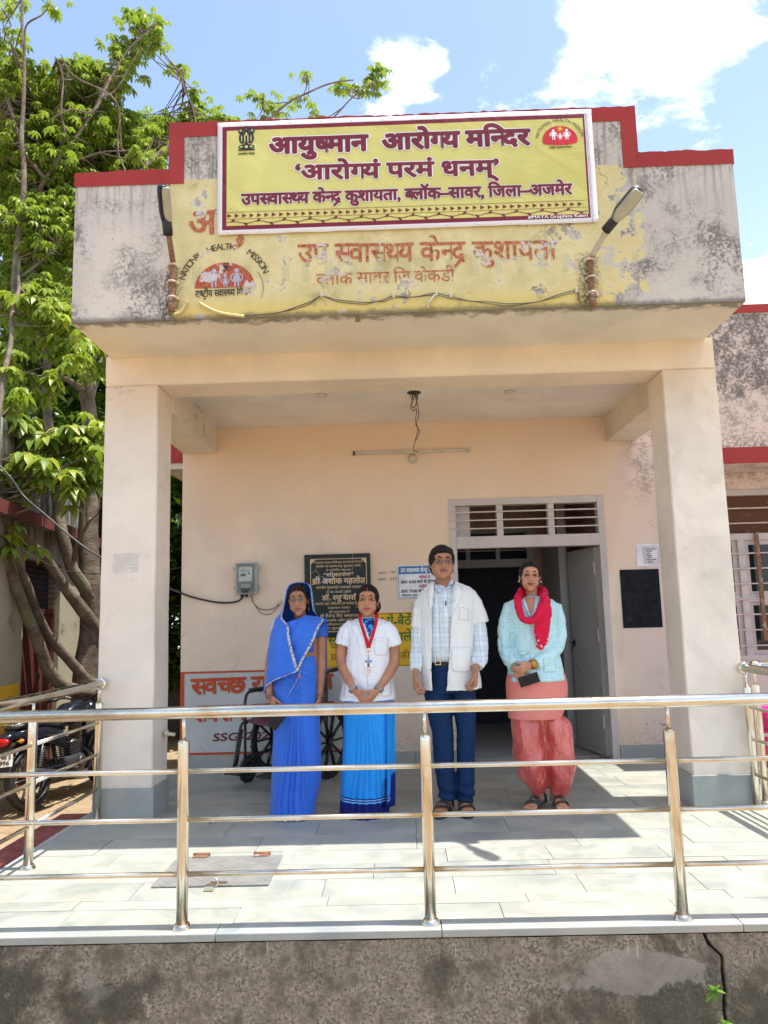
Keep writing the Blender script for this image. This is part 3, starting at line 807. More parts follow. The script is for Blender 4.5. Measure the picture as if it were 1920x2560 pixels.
# inner doorway
IY = YW+1.9; b = MB()
b.box(.002, IY, 0, .42, IY+.1, 2.95); b.box(1.55, IY, 0, 1.948, IY+.1, 2.95); b.box(.42, IY, 2.25, 1.55, IY+.1, 2.95); b.build('partition', M_room, hc)
b = MB(); b.box(.42, IY-.02, 0, .48, IY+.09, 2.25); b.box(1.47, IY-.02, 0, 1.55, IY+.09, 2.25); b.box(.48, IY-.019, 1.80, 1.47, IY+.09, 1.89); b.box(.48, IY-.019, 2.19, 1.47, IY+.09, 2.25)
for xx in (.80, 1.14): b.box(xx-.022, IY-.015, 1.89, xx+.022, IY+.08, 2.19)
idf = b.build('inner_door_frame', M_leafp, hc)
for zz in (1.99, 2.09):
    s = MB(); s.cyl((.48, IY-.02, zz), (1.47, IY-.02, zz), .006, 8); s.build('grille_bar', M_barw, idf)
b = MB(); b.box(.48, IY+.5, 0, 1.6, IY+.55, 2.8); b.build('back_shade_sheet', M_dark, hc)  # black sheet painted in for the shade beyond the inner doorway
b = MB(); b.box(1.62, IY-1.0, 0, 1.66, IY-.16, 1.98); b.build('inner_door_leaf', M_leafp, hc)
b = MB(); b.box(1.60, IY-1.04, 1.98, 1.68, IY-.1, 2.06); b.box(1.60, IY-1.1, 0, 1.68, IY-1.04, 2.4); b.build('side_frame', M_leafp, hc)

# ceiling lamp holders, bare bulb holder wires, tube batten
for px, py in ((803, 987), (1274, 978)):
    q = on_z(px, py, ZC)
    b = MB(); b.lathe([(.045, 0), (.045, -.012), (.03, -.02), (.012, -.022)], 20, Matrix.Translation((0, 0, 0)))
    o = b.build('ceiling_rose', M_offw, None, (q.x, q.y, ZC+.001)); tagd(o, 'round cream ceiling rose left of the hanging wires' if px < 1000 else 'round cream ceiling rose right of the hanging wires', 'ceiling rose', 'ceiling roses of the porch')
# ------------------------------------------------------------------ writing on the parapet
def W_(zx, zy, reg, y):
    """point on the wall at depth y for a note made in an enlarged region (x0, y0, scale)"""
    p_ = on_y(reg[0]+zx*reg[2], reg[1]+zy*reg[2], y); return (p_.x, p_.z)
RGA = (420, 440, 540/1659.); RGB = (940, 440, 560/1659.); RGC = (400, 440, 360/1659.)
def old_paint(name, col, col2, keep=.5):
    m, t = material(name); c = t.co(); n = t.noise(c, 22, 7, .7); n2 = t.noise(c, 7, 4, .6); br = t.noise(t.comb(t.m('MULTIPLY', t.sep(c)[0], 4.0), 0.0, t.sep(c)[2]), 30, 4, .6)
    cc = t.mix(t.ss(br, .35, .62), col, col2)
    pale = t.ss(n2, .57, .60)
    cc = t.mix(t.m('MULTIPLY', pale, .9), cc, (.60, .55, .55))
    a = t.ss(n, keep-.04, keep+.02, 1, 0)
    tr = t.n('ShaderNodeBsdfTransparent'); mx = t.n('ShaderNodeMixShader')
    t.put(mx.inputs[0], a); t.put(mx.inputs[1], tr.outputs[0]); t.put(mx.inputs[2], t.bsdf(cc, .9)); t.out(mx.outputs[0]); return m
M_oldred = old_paint('faded_red_paint', (.36, .045, .02), (.52, .22, .12), .60)
M_oldblk = old_paint('faded_black_paint', (.03, .025, .02), (.06, .05, .04), .72)
M_oldsemi = old_paint('flaking_red_field', (.40, .035, .02), (.42, .15, .07), .66)
yp = YP-.004
b = MB()
line_mesh(b, 'उप स्वास्थ्य केन्द्र कुशायता', W_(1000, 665, RGA, yp), W_(1340, 612, RGB, yp), .118, .012, yp, jitter=.006)
b.build('painted_lettering', M_oldred, par, label='large peeling red Hindi lettering')
b = MB(); line_mesh(b, 'ब्लॉक सावर जि.केकडी', W_(1140, 838, RGA, yp), W_(585, 775, RGB, yp), .072, .0, yp, jitter=.004)
b.build('painted_lettering', M_oldred, par, label='smaller peeling red Hindi line')
b = MB(); line_mesh(b, 'अ', W_(325, 690, RGC, yp), W_(650, 660, RGC, yp), .155, .02, yp); line_mesh(b, 'ु', W_(930, 700, RGC, yp), W_(960, 700, RGC, yp), .12, .02, yp)
c0 = W_(860, 740, RGC, yp); v, f = stroke([(c0[0]+.05*cos(a), c0[1]-.0+.045*sin(a)) for a in [radians(q) for q in range(110, -140, -20)]], .02)
b.add([(p[0], yp, p[1]) for p in v], f)
b.build('painted_lettering', M_oldred, par, label='large red letter cut off by the banner')
def nhm(C, s, y, par_, mats, txt, txtsize, htxt, painted):
    """health mission emblem: half disc with a family of three, a sun and lettering around"""
    mred, mwh, mink, msun = mats
    b = MB(); n = 36; P = [(C[0]+s*1.0*cos(pi*i/n), C[1]+s*.88*sin(pi*i/n)) for i in range(n+1)]
    if not painted: P += [(C[0]+s*1.0*cos(pi+pi*i/n), C[1]-s*.30*abs(sin(pi*i/n))**.5) for i in range(1, n)]
    b.add([(x, y, z) for x, z in P], [tuple(range(len(P)))]); em = b.build('emblem_disc', mred, par_)
    b = MB()
    for dx, k in ((-.36, 1.0), (.02, .62), (.40, 1.0)):
        x, z = C[0]+dx*s, C[1]+.02*s; h = .62*s*k
        def poly(pts): b.add([(x+p*h, y-.0012, z+q*h) for p, q in pts], [tuple(range(len(pts)))])
        b.add([(x+.13*h*cos(2*pi*i/14), y-.0013, z+h*.92+.13*h*sin(2*pi*i/14)) for i in range(14)], [tuple(range(14))])
        if dx < 0 : poly([(-.17, .35), (.17, .35), (.2, .78), (-.2, .78)])
        else: poly([(-.26, .28), (.26, .28), (.09, .78), (-.09, .78)])
        for sg in (-1, 1):
            v, f = stroke([(x+sg*.15*h, z+.74*h), (x+sg*.32*h, z+.60*h), (x+sg*.30*h, z+.36*h)], .07*h); b.add([(p[0], y-.0014, p[1]) for p in v], f)
            v, f = stroke([(x+sg*.09*h, z+.36*h), (x+sg*.10*h, z+.0*h)], .09*h); b.add([(p[0], y-.0015, p[1]) for p in v], f)
    b.build('emblem_family', mwh, em)
    b = MB(); x, z = C[0]+.03*s, C[1]+.70*s; b.add([(x+.09*s*cos(2*pi*i/12), y-.0012, z+.09*s*sin(2*pi*i/12)) for i in range(12)], [tuple(range(12))])
    for i in range(10):
        a = 2*pi*i/10; v, f = stroke([(x+.12*s*cos(a), z+.12*s*sin(a)), (x+.19*s*cos(a), z+.19*s*sin(a))], .03*s); b.add([(p[0], y-.0012, p[1]) for p in v], f)
    b.build('emblem_sun', msun, em)
    for f_ in txt: b = MB(); f_(b); b.build('emblem_lettering', mink, em)
    return em
C0 = W_(745, 1285, RGC, yp); R0 = (W_(1100, 1285, RGC, yp)[0]-W_(410, 1300, RGC, yp)[0])/2
t1 = [lambda b: arc_text(b, 'NATIONAL', C0, R0*1.36, R0*1.36, 166, 123, .042, yp, .0), lambda b: arc_text(b, 'HEALTH', C0, R0*1.34, R0*1.34, 114, 76, .042, yp), lambda b: arc_text(b, 'MISSION', C0, R0*1.36, R0*1.36, 58, 19, .042, yp),
      lambda b: line_mesh(b, 'राष्ट्रीय स्वास्थ्य मिशन', W_(405, 1400, RGC, yp), W_(1055, 1365, RGC, yp), .042, .012, yp)]
M_figb = old_paint('faded_figure_paint', (.36, .38, .50), (.42, .42, .48), .72)
nhm(C0, R0, yp, par, (M_oldsemi, M_figb, M_oldblk, M_oldblk), t1, 0, 0, True)
b = MB(); pts = catmull([(W_(q[0], q[1], RGC, yp)[0], yp, W_(q[0], q[1], RGC, yp)[1]) for q in ((1120, 1100), (1170, 1180), (1190, 1300), (1165, 1400))], 5)
b.tube(pts, .0015, 5); b.build('stray_wire', M_wireg, par)

# ------------------------------------------------------------------ banner
BX0, BX1, BZ0, BZ1 = -1.076, 1.303, 3.664, 4.427; BY = YP-.018
def bow(x, z): return .0035*noise.noise(Vector((x*1.6, z*2.2, 4)))+.0014*sin(x*9+z*5)*noise.noise(Vector((x*2, z*3, 9)))
def banner_mat():
    m, t = material('banner_print'); c = t.co(); x, y, z = t.sep(c)
    d = t.m('MINIMUM', t.m('MINIMUM', t.m('SUBTRACT', x, BX0), t.m('SUBTRACT', BX1, x)), t.m('MINIMUM', t.m('SUBTRACT', z, BZ0), t.m('SUBTRACT', BZ1, z)))
    dr = t.m('SUBTRACT', BX1, x)
    n = t.noise(c, 1.3, 3)
    yel = t.mix(t.ss(n, .3, .7), srgb(200, 193, 106), srgb(214, 208, 124))
    col = t.mix(t.ss(d, .030, .0305), (.74, .72, .74), (.19, .008, .022))
    col = t.mix(t.ss(d, .058, .0585), col, yel)
    rb = band(t, dr, .032, .046, .0005); col = t.mix(rb, col, (.74, .72, .74)); col = t.mix(band(t, dr, .037, .040, .0005), col, (.1, .1, .1))
    h = t.m('ADD', t.noise(t.comb(t.m('MULTIPLY', x, .6), t.m('MULTIPLY', z, .9), t.m('ADD', x, z)), 3.0, 4, .5, 1.2), t.m('MULTIPLY', t.noise(c, 16, 3), .05))
    t.out(t.bsdf(col, .45, 0, t.bump(h, .14, .05), Specular_IOR_Level=.4)); return m
b = MB()
def bf(u, v):
    x, z = BX0+(BX1-BX0)*u, BZ0+(BZ1-BZ0)*v
    e = .006*noise.noise(Vector((u*9, v*9, 0)))
    if v in (0, 1): z += .0035*noise.noise(Vector((x*6, 3, 0)))
    return Vector((x, BY+bow(x, z), z))
b.grid(bf, 90, 30)
M_ban = banner_mat()
ban = b.build('banner', M_ban, None, solid=.002); tagd(ban, 'yellow and maroon printed Hindi banner with white border fixed across the parapet', 'banner')
yt = BY-.0045
RA = (0, 0, 960/1659.); RB = (960, 0, 960/1659.)
def bl(s, P, Q, h, off, outl, mname='lettering', lab=None):
    if outl:
        b = MB(); line_mesh(b, s, P, Q, h, off, yt+.0012, bow, outl=outl); b.build('lettering_outline', M_wprint, ban)
    b = MB(); line_mesh(b, s, P, Q, h, off, yt-.0010, bow); b.build(mname, M_maroon, ban, label=lab)
l1, l2 = on_y(673, 384, yt), on_y(1324, 361, yt); xs1 = (l1.x+l2.x)/2
bl('आयुष्मान  आरोग्य मन्दिर', (l1.x, l1.z), (l2.x, l2.z), .100, .055, .045, lab='maroon headline with white outline')
l1, l2 = on_y(737, 449, yt), on_y(1250, 436, yt)
bl('‘आरोग्यं परमं धनम्’', (l1.x, l1.z), (l2.x, l2.z), .092, .045, .045)
l1, l2 = on_y(604, 512, yt), on_y(1430, 485, yt)
bl('उपस्वास्थ्य केन्द्र कुशायता, ब्लॉक–सावर, जिला–अजमेर', (l1.x, l1.z), (l2.x, l2.z), .068, .045, .04)
# triangles, vine and rules along the foot
b = MB(); zt, zv = BZ0+.123, BZ0+.078; fx0, fx1 = BX0+.062, BX1-.062
n = 48
for i in range(n):
    x = fx0+.012+(fx1-fx0-.03)*i/(n-1)*.985; s = .016
    b.add([(x-s*.6, yt+bow(x, zt), zt+s*.85), (x-s*.6, yt+bow(x, zt), zt-s*.85), (x+s*1.1, yt+bow(x, zt), zt)], [(0, 1, 2)])
for zz in (zt+.024, zt-.022):
    v, f = stroke([(fx0+(fx1-fx0)*i/40, zz) for i in range(41)], .0024); b.add([(p[0], yt+bow(p[0], p[1]), p[1]) for p in v], f)
v, f = stroke([(fx0+(fx1-fx0)*i/260, zv+.0075*sin(i/260*2*pi*14)) for i in range(261)], .0045); b.add([(p[0], yt+bow(p[0], p[1])-.0002, p[1]) for p in v], f)
for i in range(28):
    x = fx0+(fx1-fx0)*(i+.5)/28; sg = 1 if i % 2 == 0 else -1; z = zv+sg*.013
    P = [(x-.018, z-sg*.010), (x-.006, z+sg*.006), (x+.010, z+sg*.010), (x+.006, z-sg*.003), (x-.002, z-sg*.011)]
    b.add([(p, yt+bow(p, q)-.0003, q) for p, q in P], [tuple(range(5))])
b.build('border_pattern', M_maroon, ban)
l1, l2 = on_y(1320, 547, yt), on_y(1470, 542, yt)
b = MB(); line_mesh(b, '#MAYA Graphics Kekri', (l1.x, l1.z), (l2.x, l2.z), .020, .02, yt-.0012, bow); b.build('small_lettering', M_wprint, ban)
CC = on_y(1400, 350, yt); CC = (CC.x, CC.z); rr = .112
t2 = [lambda b: arc_text(b, 'NATIONAL HEALTH MISSION', CC, rr*1.22, rr*1.12, 172, 8, .021, yt-.001, 0),
      lambda b: line_mesh(b, 'राष्ट्रीय स्वास्थ्य मिशन', (CC[0]-.07, CC[1]-.055), (CC[0]+.07, CC[1]-.055), .011, .02, yt-.001, bow)]
M_sunp = simple('yellow_print', (.8, .55, .02), .4)
nhm(CC, rr*.98, yt, ban, (M_redp, M_wprint, M_ink, M_sunp), t2, 0, 0, False)
# national emblem: capital of three lions on a drum
b = MB(); E0 = on_y(616, 372, yt)
def ell(cx, cz, rx, rz, n=16, dy=0): b.add([(E0.x+cx+rx*cos(2*pi*i/n), yt-dy, E0.z+cz+rz*sin(2*pi*i/n)) for i in range(n)], [tuple(range(n))])
ell(0, .013, .052, .020); ell(-.028, .075, .020, .040, dy=.0003); ell(.028, .075, .020, .040, dy=.0006); ell(0, .08, .024, .050, dy=.0009)
ell(0, .135, .020, .022, dy=.0012); ell(-.036, .122, .017, .019, dy=.0015); ell(.036, .122, .017, .019, dy=.0018)
b.box(E0.x-.054, yt-.0021, E0.z-.012, E0.x+.054, yt-.001, E0.z-.004)
b.build('lion_capital_emblem', M_ink, ban)
b = MB()
for cx, cz, rx, rz in ((0, .137, .010, .009), (-.037, .125, .007, .007), (.037, .125, .007, .007), (0, .013, .010, .010), (-.032, .013, .009, .006), (.032, .013, .009, .006), (-.010, .07, .0035, .030), (.010, .07, .0035, .030), (-.030, .07, .003, .024), (.030, .07, .003, .024), (0, .10, .006, .012)): ell(cx, cz, rx, rz, 12, dy=.0025)
b.build('emblem_highlights', M_sunp if False else M_ban, ban)
b = MB(); line_mesh(b, 'सत्यमेव जयते', (E0.x-.052, E0.z-.040), (E0.x+.052, E0.z-.040), .013, .02, yt, bow); b.build('small_lettering', M_ink, ban)
# screws
for i in range(12):
    x = BX0+.015+(BX1-BX0-.03)*(i+.3)/12
    for z in (BZ0+.014, BZ1-.014):
        b = MB(); b.ball((0, 0, 0), (.005, .003, .005), 8, 6); b.build('screw', M_steel, ban, (x, BY-.002+bow(x, z), z))

# ------------------------------------------------------------------ wall-mounted signs of the porch
yw = YW-.005
def board(name, P0, P1, th, mat, label, cat, **k):
    b = MB(); b.box(P0[0], YW-th, P0[1], P1[0], YW-.001, P1[1], bev=min(.003, th*.4)); return b.build(name, mat, None, label=label, cat=cat, **k)
# inauguration stone
gp, t = material('black_granite'); c = t.co(); n = t.noise(c, 60, 5, .7); v = t.voro(t.vm('ADD', c, t.vm('SCALE', t.noise(c, 9, 4, col=True), scale=.07)), 4.2, 'DISTANCE_TO_EDGE')
cr = t.m('MULTIPLY', t.ss(v, .0, .010, 1, 0), t.ss(t.noise(c, 7, 3), .46, .52))
col = t.mix(t.ss(n, .4, .7), (.010, .017, .015), (.022, .034, .030)); col = t.mix(cr, col, (.42, .36, .28))
t.out(t.bsdf(col, .35, 0, t.bump(t.m('SUBTRACT', n, t.m('MULTIPLY', cr, 2.0)), .1, .003), Specular_IOR_Level=.22))
pq = board('inauguration_plaque', (-.842, 1.105), (-.252, 1.84), .028, gp, 'black granite inauguration plaque with gold Hindi lettering and cracks', 'plaque')
M_gold = old_paint('gilt_lettering', (.66, .46, .26), (.58, .42, .26), .72)
yq = YW-.031
b = MB()
def fr(x0, z0, x1, z1, w_):
    b.box(x0, yq, z0, x1, yq+.002, z0+w_); b.box(x0, yq, z1-w_, x1, yq+.002, z1); b.box(x0, yq, z0+w_, x0+w_, yq+.002, z1-w_); b.box(x1-w_, yq, z0+w_, x1, yq+.002, z1-w_)
fr(-.79, 1.15, -.285, 1.80, .006)
for sx_, sz_ in ((-.784, 1.794), (-.291, 1.794)):
    sg = 1 if sx_ < -.5 else -1; b.add([(sx_, yq, sz_), (sx_+sg*.045, yq, sz_), (sx_, yq, sz_-.045)], [(0, 1, 2)])
b.build('gilt_border', M_gold, pq)
LN = [('राजस्थान सरकार चिकित्सा एवं स्वास्थ्य विभाग', .43, 1.757, .016), ('राजकीय उप स्वास्थ्य केन्द्र, कुशायता, अजमेर', .40, 1.722, .018), ('के नवनिर्मित भवन का', .22, 1.687, .016), ('“लोकार्पण”', .27, 1.640, .028), ('श्री अशोक गहलोत', .47, 1.575, .046),
      ('माननीय मुख्यमंत्री राजस्थान सरकार', .40, 1.531, .021), ('के कर कमलों द्वारा', .22, 1.492, .019), ('डॉ. रघु शर्मा', .30, 1.430, .040), ('माननीय मंत्री, चिकित्सा एवं स्वास्थ्य विभाग', .42, 1.388, .020), ('राजस्थान सरकार', .20, 1.352, .018), ('की अध्यक्षता में', .18, 1.316, .018),
      ('श्री शैलेन्द्र सिंह शक्तावत', .34, 1.279, .023), ('ब्लॉक अध्यक्ष, कांग्रेस कमेटी सावर', .36, 1.242, .019), ('की गरिमामय उपस्थिति में', .30, 1.206, .018), ('7 जुलाई 2020', .20, 1.172, .019)]
for s_, w_, z_, h_ in LN:
    b = MB(); line_mesh(b, s_, (-.538-w_/2, z_), (-.538+w_/2, z_), h_, .03 if h_ > .025 else .008, yq); b.build('gilt_lettering', M_gold, pq)
# opening-hours board
M_bw = simple('sign_white', (.70, .70, .71), .35); M_blue = simple('sign_blue', (.02, .13, .38), .35); M_pinkt = simple('sign_crimson', (.50, .03, .10), .4)
sg_ = board('opening_hours_sign', (-.012, 1.425), (.50, 1.722), .01, M_bw, 'white and blue opening-hours board half hidden behind the man in the white coat', 'sign')
b = MB(); b.box(-.004, YW-.0125, 1.645, .492, YW-.0101, 1.714); hd = b.build('blue_header', M_blue, sg_)
b = MB(); b.box(-.004, YW-.0123, 1.432, .492, YW-.0102, 1.437); b.box(-.004, YW-.0123, 1.437, -.0, YW-.0102, 1.645); b.build('blue_rule', M_blue, sg_)
for s_, x0, x1, z_, h_, mt in (('उप स्वास्थ्य केन्द्र खुलने का समय', .018, .475, 1.66, .034, M_wprint), ('गर्मियों में', .18, .275, 1.603, .021, M_pinkt), ('प्रातः 8.00 बजे से दोपहर 2.00 बजे', .018, .47, 1.562, .023, M_ink), ('सर्दियों में', .18, .275, 1.520, .021, M_pinkt), ('प्रातः 9.00 बजे से सायं 4.00 बजे', .018, .47, 1.480, .023, M_ink), ('रविवार एवं राजकीय अवकाश', .018, .40, 1.447, .015, M_ink)):
    b = MB(); line_mesh(b, s_, (x0, z_), (x1, z_), h_, .02, YW-.0135); b.build('lettering', mt, sg_)
# pencilled numbers on the plaster
b = MB(); q1_ = W_(1140, 420, (740, 1360, 300/1659.), yw); q2_ = W_(1370, 405, (740, 1360, 300/1659.), yw); line_mesh(b, 'जनम - 193', q1_, q2_, .020, 0, yw)
q1_ = W_(1130, 510, (740, 1360, 300/1659.), yw); q2_ = W_(1395, 495, (740, 1360, 300/1659.), yw); line_mesh(b, 'जन्म - 225', q1_, q2_, .020, 0, yw)
b.build('pencilled_numbers', simple('pencil', (.16, .13, .12), .8), wall)
# yellow slogan panel and the white slogan panel painted on the wall
M_ylw = old_paint('yellow_wall_paint', (.62, .36, .02), (.66, .40, .03), .95); M_ylw.node_tree.nodes
M_ylw = simple('yellow_wall_paint_even', (.74, .43, .02), .8, var=.1)
M_green = simple('green_brush_paint', (.04, .16, .03), .8); M_brush = simple('brown_brush_paint', (.24, .13, .02), .8)
b = MB(); b.box(-.668, YW-.003, .838, .12, YW+.001, 1.308); yl = b.build('yellow_slogan_panel', M_ylw, wall)
b = MB(); b.box(-.668, YW-.0045, 1.296, .12, YW-.0031, 1.302); b.box(-.668, YW-.0045, .842, .12, YW-.0031, .848); b.box(.112, YW-.0046, .848, .118, YW-.0031, 1.296); b.build('panel_rule', M_brush, yl)
b = MB(); line_mesh(b, 'छोटा परिवार में-बैठें', (-.62, 1.178), (.10, 1.195), .075, .012, YW-.006, jitter=.006); b.build('slogan_lettering', M_green, yl); b = MB(); line_mesh(b, 'सुखी रहने खुशहाले', (-.64, 1.04), (.10, 1.055), .075, .012, YW-.006, jitter=.006); b.build('slogan_lettering', M_green, yl)
b = MB(); line_mesh(b, 'ग्राम पंचायत केकडी', (-.62, .905), (.08, .91), .05, .0, YW-.006, jitter=.004); b.build('slogan_lettering', M_brush, yl)
M_slw = plaster('pale_slogan_ground', (.50, .52, .50), bumps=.1, fine=.8); M_slr = rusty('red_slogan_paint', (.46, .06, .015), .1)
b = MB(); b.box(-1.953, YW-.003, .118, -.541, YW+.001, .838); sl = b.build('white_slogan_panel', M_slw, wall)
b = MB(); b.box(-1.952, YW-.0055, .818, -.541, YW-.0031, .834); b.box(-1.952, YW-.0055, .12, -.541, YW-.0031, .14); b.box(-1.953, YW-.0056, .14, -1.918, YW-.0031, .818); b.build('red_border', M_slr, sl)
b = MB(); line_mesh(b, 'स्वच्छ राजस्थान', (-1.85, .640), (-.60, .660), .125, .035, YW-.007, slant=-.05, jitter=.004); b.build('slogan_lettering', M_slr, sl); b = MB(); line_mesh(b, 'स्वस्थ राजस्थान', (-1.84, .405), (-.60, .42), .125, .035, YW-.007, slant=-.05, jitter=.004); b.build('slogan_lettering', M_slr, sl)
b = MB(); line_mesh(b, 'SSG-2020', (-1.67, .235), (-1.10, .245), .065, .02, YW-.007, slant=.2); b.build('slogan_lettering', simple('maroon_brush_paint', (.15, .01, .01), .8), sl)
# black board painted on the wall, paper notice
bm_, t = material('blackboard_paint'); c = t.co(); n = t.noise(c, 14, 6, .7)
s_ = t.ss(t.voro(t.vm('ADD', c, t.vm('SCALE', t.noise(c, 5, 3, col=True), scale=.35)), 7, 'DISTANCE_TO_EDGE'), 0, .006, 1, 0)
s_ = t.m('MULTIPLY', s_, t.m('MULTIPLY', t.ss(t.noise(c, 9, 3), .5, .6), t.ss(t.sep(c)[2], 1.32, 1.22)))
t.out(t.bsdf(t.mix(t.m('MULTIPLY', s_, .5), t.mix(t.ss(n, .3, .7), (.008, .010, .013), (.018, .02, .026)), (.4, .4, .4)), .8, Specular_IOR_Level=.1))
bb = board('blackboard', (1.965, 1.118), (2.31, 1.632), .006, bm_, 'small black board with chalk scratches on the wall beside the right pillar', 'blackboard')
M_paper = simple('notice_paper', (.66, .64, .70), .7)
pn = board('paper_notice', (2.127, 1.66), (2.33, 1.853), .003, M_paper, 'white printed paper notice stuck above the black board', 'notice')
b = MB(); 
def fr2(x0, z0, x1, z1, w_, y_):
    b.box(x0, y_, z0, x1, y_+.001, z0+w_); b.box(x0, y_, z1-w_, x1, y_+.001, z1); b.box(x0, y_, z0+w_, x0+w_, y_+.001, z1-w_); b.box(x1-w_, y_, z0+w_, x1, y_+.001, z1-w_)
fr2(2.185, 1.682, 2.32, 1.83, .002, YW-.0048)
for i, (s_, w_) in enumerate((('आवश्यक सूचना', .11), ('1. प्रसव सेवा', .07), ('2. जांच', .05), ('3. टीकाकरण', .07), ('4. दवाई', .06), ('उपलब्ध सेवाएं', .10), ('5. सलाह', .07))):
    line_mesh(b, s_, (2.195, 1.805-i*.019), (2.195+w_, 1.805-i*.019), .009, .02, YW-.005)
b.build('print', M_ink, pn)
pn2 = board('paper_notice', (-1.16, 1.12), (-1.03, 1.27), .003, M_paper, 'faded blank paper sheet stuck on the wall behind the veiled woman', 'notice')
# switch box by the man
sb = MB(); sb.box(.115, YW-.02, 1.31, .175, YW-.001, 1.39, bev=.003); o = sb.build('switch_box', M_offw, None, label='small cream switch box on the wall under the opening-hours board', cat='switch box')
b = MB(); b.box(.135, YW-.024, 1.335, .155, YW-.0201, 1.365); b.build('switch', M_black, o)
# ------------------------------------------------------------------ electric fittings
def wire(name, pts, r, mat, parent=None, k=6, **tg):
    b = MB(); b.tube(catmull(pts, k), r, 7); return b.build(name, mat, parent, **tg)
em = thing('electricity_meter', 'grey electricity meter in a transparent case on the peach wall', 'meter', (-1.357, YW, 1.64))
mc = simple('meter_case', (.33, .35, .34), .3); 
b = MB(); b.box(-.098, -.075, -.14, .098, -.001, .14, bev=.012); b.build('case', mc, em)
b = MB(); b.box(-.078, -.078, -.128, .078, -.0751, .128, bev=.001); b.build('back_plate', simple('meter_inner', (.20, .21, .20), .4), em)
b = MB(); b.box(-.062, -.092, -.028, .058, -.0785, .105, bev=.003); mt_ = b.build('meter_body', simple('meter_face', (.52, .54, .52), .4), em)
b = MB(); b.box(-.045, -.0945, .02, .0, -.0921, .042); b.build('display', simple('lcd', (.12, .15, .10), .2), mt_)
b = MB(); b.ball((.03, -.093, .045), (.008, .004, .008), 10, 6); b.build('button', M_black, mt_)
b = MB(); line_mesh(b, '8412 kWh', (-.04, .065), (.03, .065), .012, 0, -.093); b.build('print', M_ink, mt_)
b = MB(); b.box(-.045, -.095, -.085, .05, -.0785, -.045, bev=.003); b.build('terminal_block', mc, em)
for i in range(4):
    b = MB(); b.tube(catmull([(-.04+i*.025, -.09, -.08), (-.035+i*.02, -.094, -.1), (-.03+i*.012, -.086, -.125)], 4), .004, 6); b.build('terminal_wire', M_wire, em)
for sx_, sz_ in ((-.104, .09), (.104, .09), (-.104, -.08), (.104, -.08)):
    b = MB(); b.box(sx_-.01, -.05, sz_-.012, sx_+.01, -.02, sz_+.012, bev=.002); b.build('clip', mc, em)
gl, t = material('clear_cover'); gb = t.bsdf((.85, .9, .88), .08, 0, Transmission_Weight=1.0, IOR=1.2, Alpha=.35); t.out(gb)
b = MB(); b.box(-.09, -.112, -.134, .09, -.110, .134); b.build('cover', gl, em)
for sx_ in (-.045, .0):
    b = MB(); b.cyl((sx_, -.04, -.14), (sx_, -.04, -.165), .012, 12); b.build('gland', M_black, em)
P = [W_(q[0], q[1], (440, 880, 680/1659.), YW-.03) for q in ((415, 1478), (400, 1505), (360, 1525), (260, 1528), (130, 1503), (50, 1478))]
q_ = on_y(392*DP, 1281*DP, 3.40)
wire('meter_supply_cable', [(x, YW-.035, z) for x, z in P]+[tuple(q_)], .009, M_wire, label='thick black supply cable sagging from the meter to the left', cat='cable')
P = [W_(q[0], q[1], (440, 880, 680/1659.), YW-.02) for q in ((458, 1480), (468, 1520), (500, 1560), (550, 1572), (600, 1562), (628, 1535))]
wire('meter_outlet_wire', [(x, YW-.02, z) for x, z in P], .0035, M_wireg, label='thin loose wires looping from the meter behind the veiled woman', cat='wire')
P = [W_(q[0], q[1], (440, 880, 680/1659.), YW-.02) for q in ((460, 1490), (480, 1540), (520, 1592), (570, 1598), (610, 1570), (628, 1540))]
wire('meter_outlet_wire', [(x, YW-.02, z) for x, z in P], .003, M_wireg, label='lower of the two thin wires looping from the meter', cat='wire')
b = MB(); q = W_(628, 1532, (440, 880, 680/1659.), YW); b.box(q[0]-.018, YW-.02, q[1]-.018, q[0]+.018, YW-.001, q[1]+.018, bev=.003); b.build('wall_socket', M_offw, None, label='tiny junction box where the meter wires end', cat='junction box')
# tube batten and round bulb holder
tb = thing('tube_light_batten', 'empty cream tube-light batten high on the back wall', 'light fitting', (.143, YW, 2.757))
b = MB(); b.box(-.52, -.028, -.014, .52, -.001, .014, bev=.003); b.build('batten', M_offw, tb)
for s_ in (-1, 1): b = MB(); b.box(s_*.52-.008, -.045, -.018, s_*.52+.008, -.001, .016, bev=.002); b.build('tube_socket', M_black if s_ < 0 else M_offw, tb)
q = W_(1442, 652, (440, 880, 680/1659.), YW)
b = MB(); M0 = Matrix.Translation((0, 0, 0)) @ Matrix.Rotation(radians(90), 4, 'X'); b.lathe([(.043, 0), (.043, .018), (.030, .022), (.028, .035), (.010, .037)], 22, M0)
o = b.build('bulb_holder', M_offw, None, (q[0], YW-.001, q[1])); tagd(o, 'round cream bulb holder just below the tube-light batten', 'bulb holder')
hk = on_z(1035, 981, ZC); 
hw = thing('hanging_wires', 'tangled brown wires hanging from a hole in the porch ceiling', 'wires', (hk.x, hk.y, ZC))
b = MB(); b.lathe([(.052, .002), (.058, -.004), (.03, -.007)], 9); b.build('hole_shade_disc', M_black, hw)  # black disc in place of the shade up inside the hole
y_ = hk.y
reg = (440, 880, 680/1659.)
def loc(q, y): p_ = on_y(reg[0]+q[0]*reg[2], reg[1]+q[1]*reg[2], y); return (p_.x-hk.x, y-hk.y, p_.z-ZC)
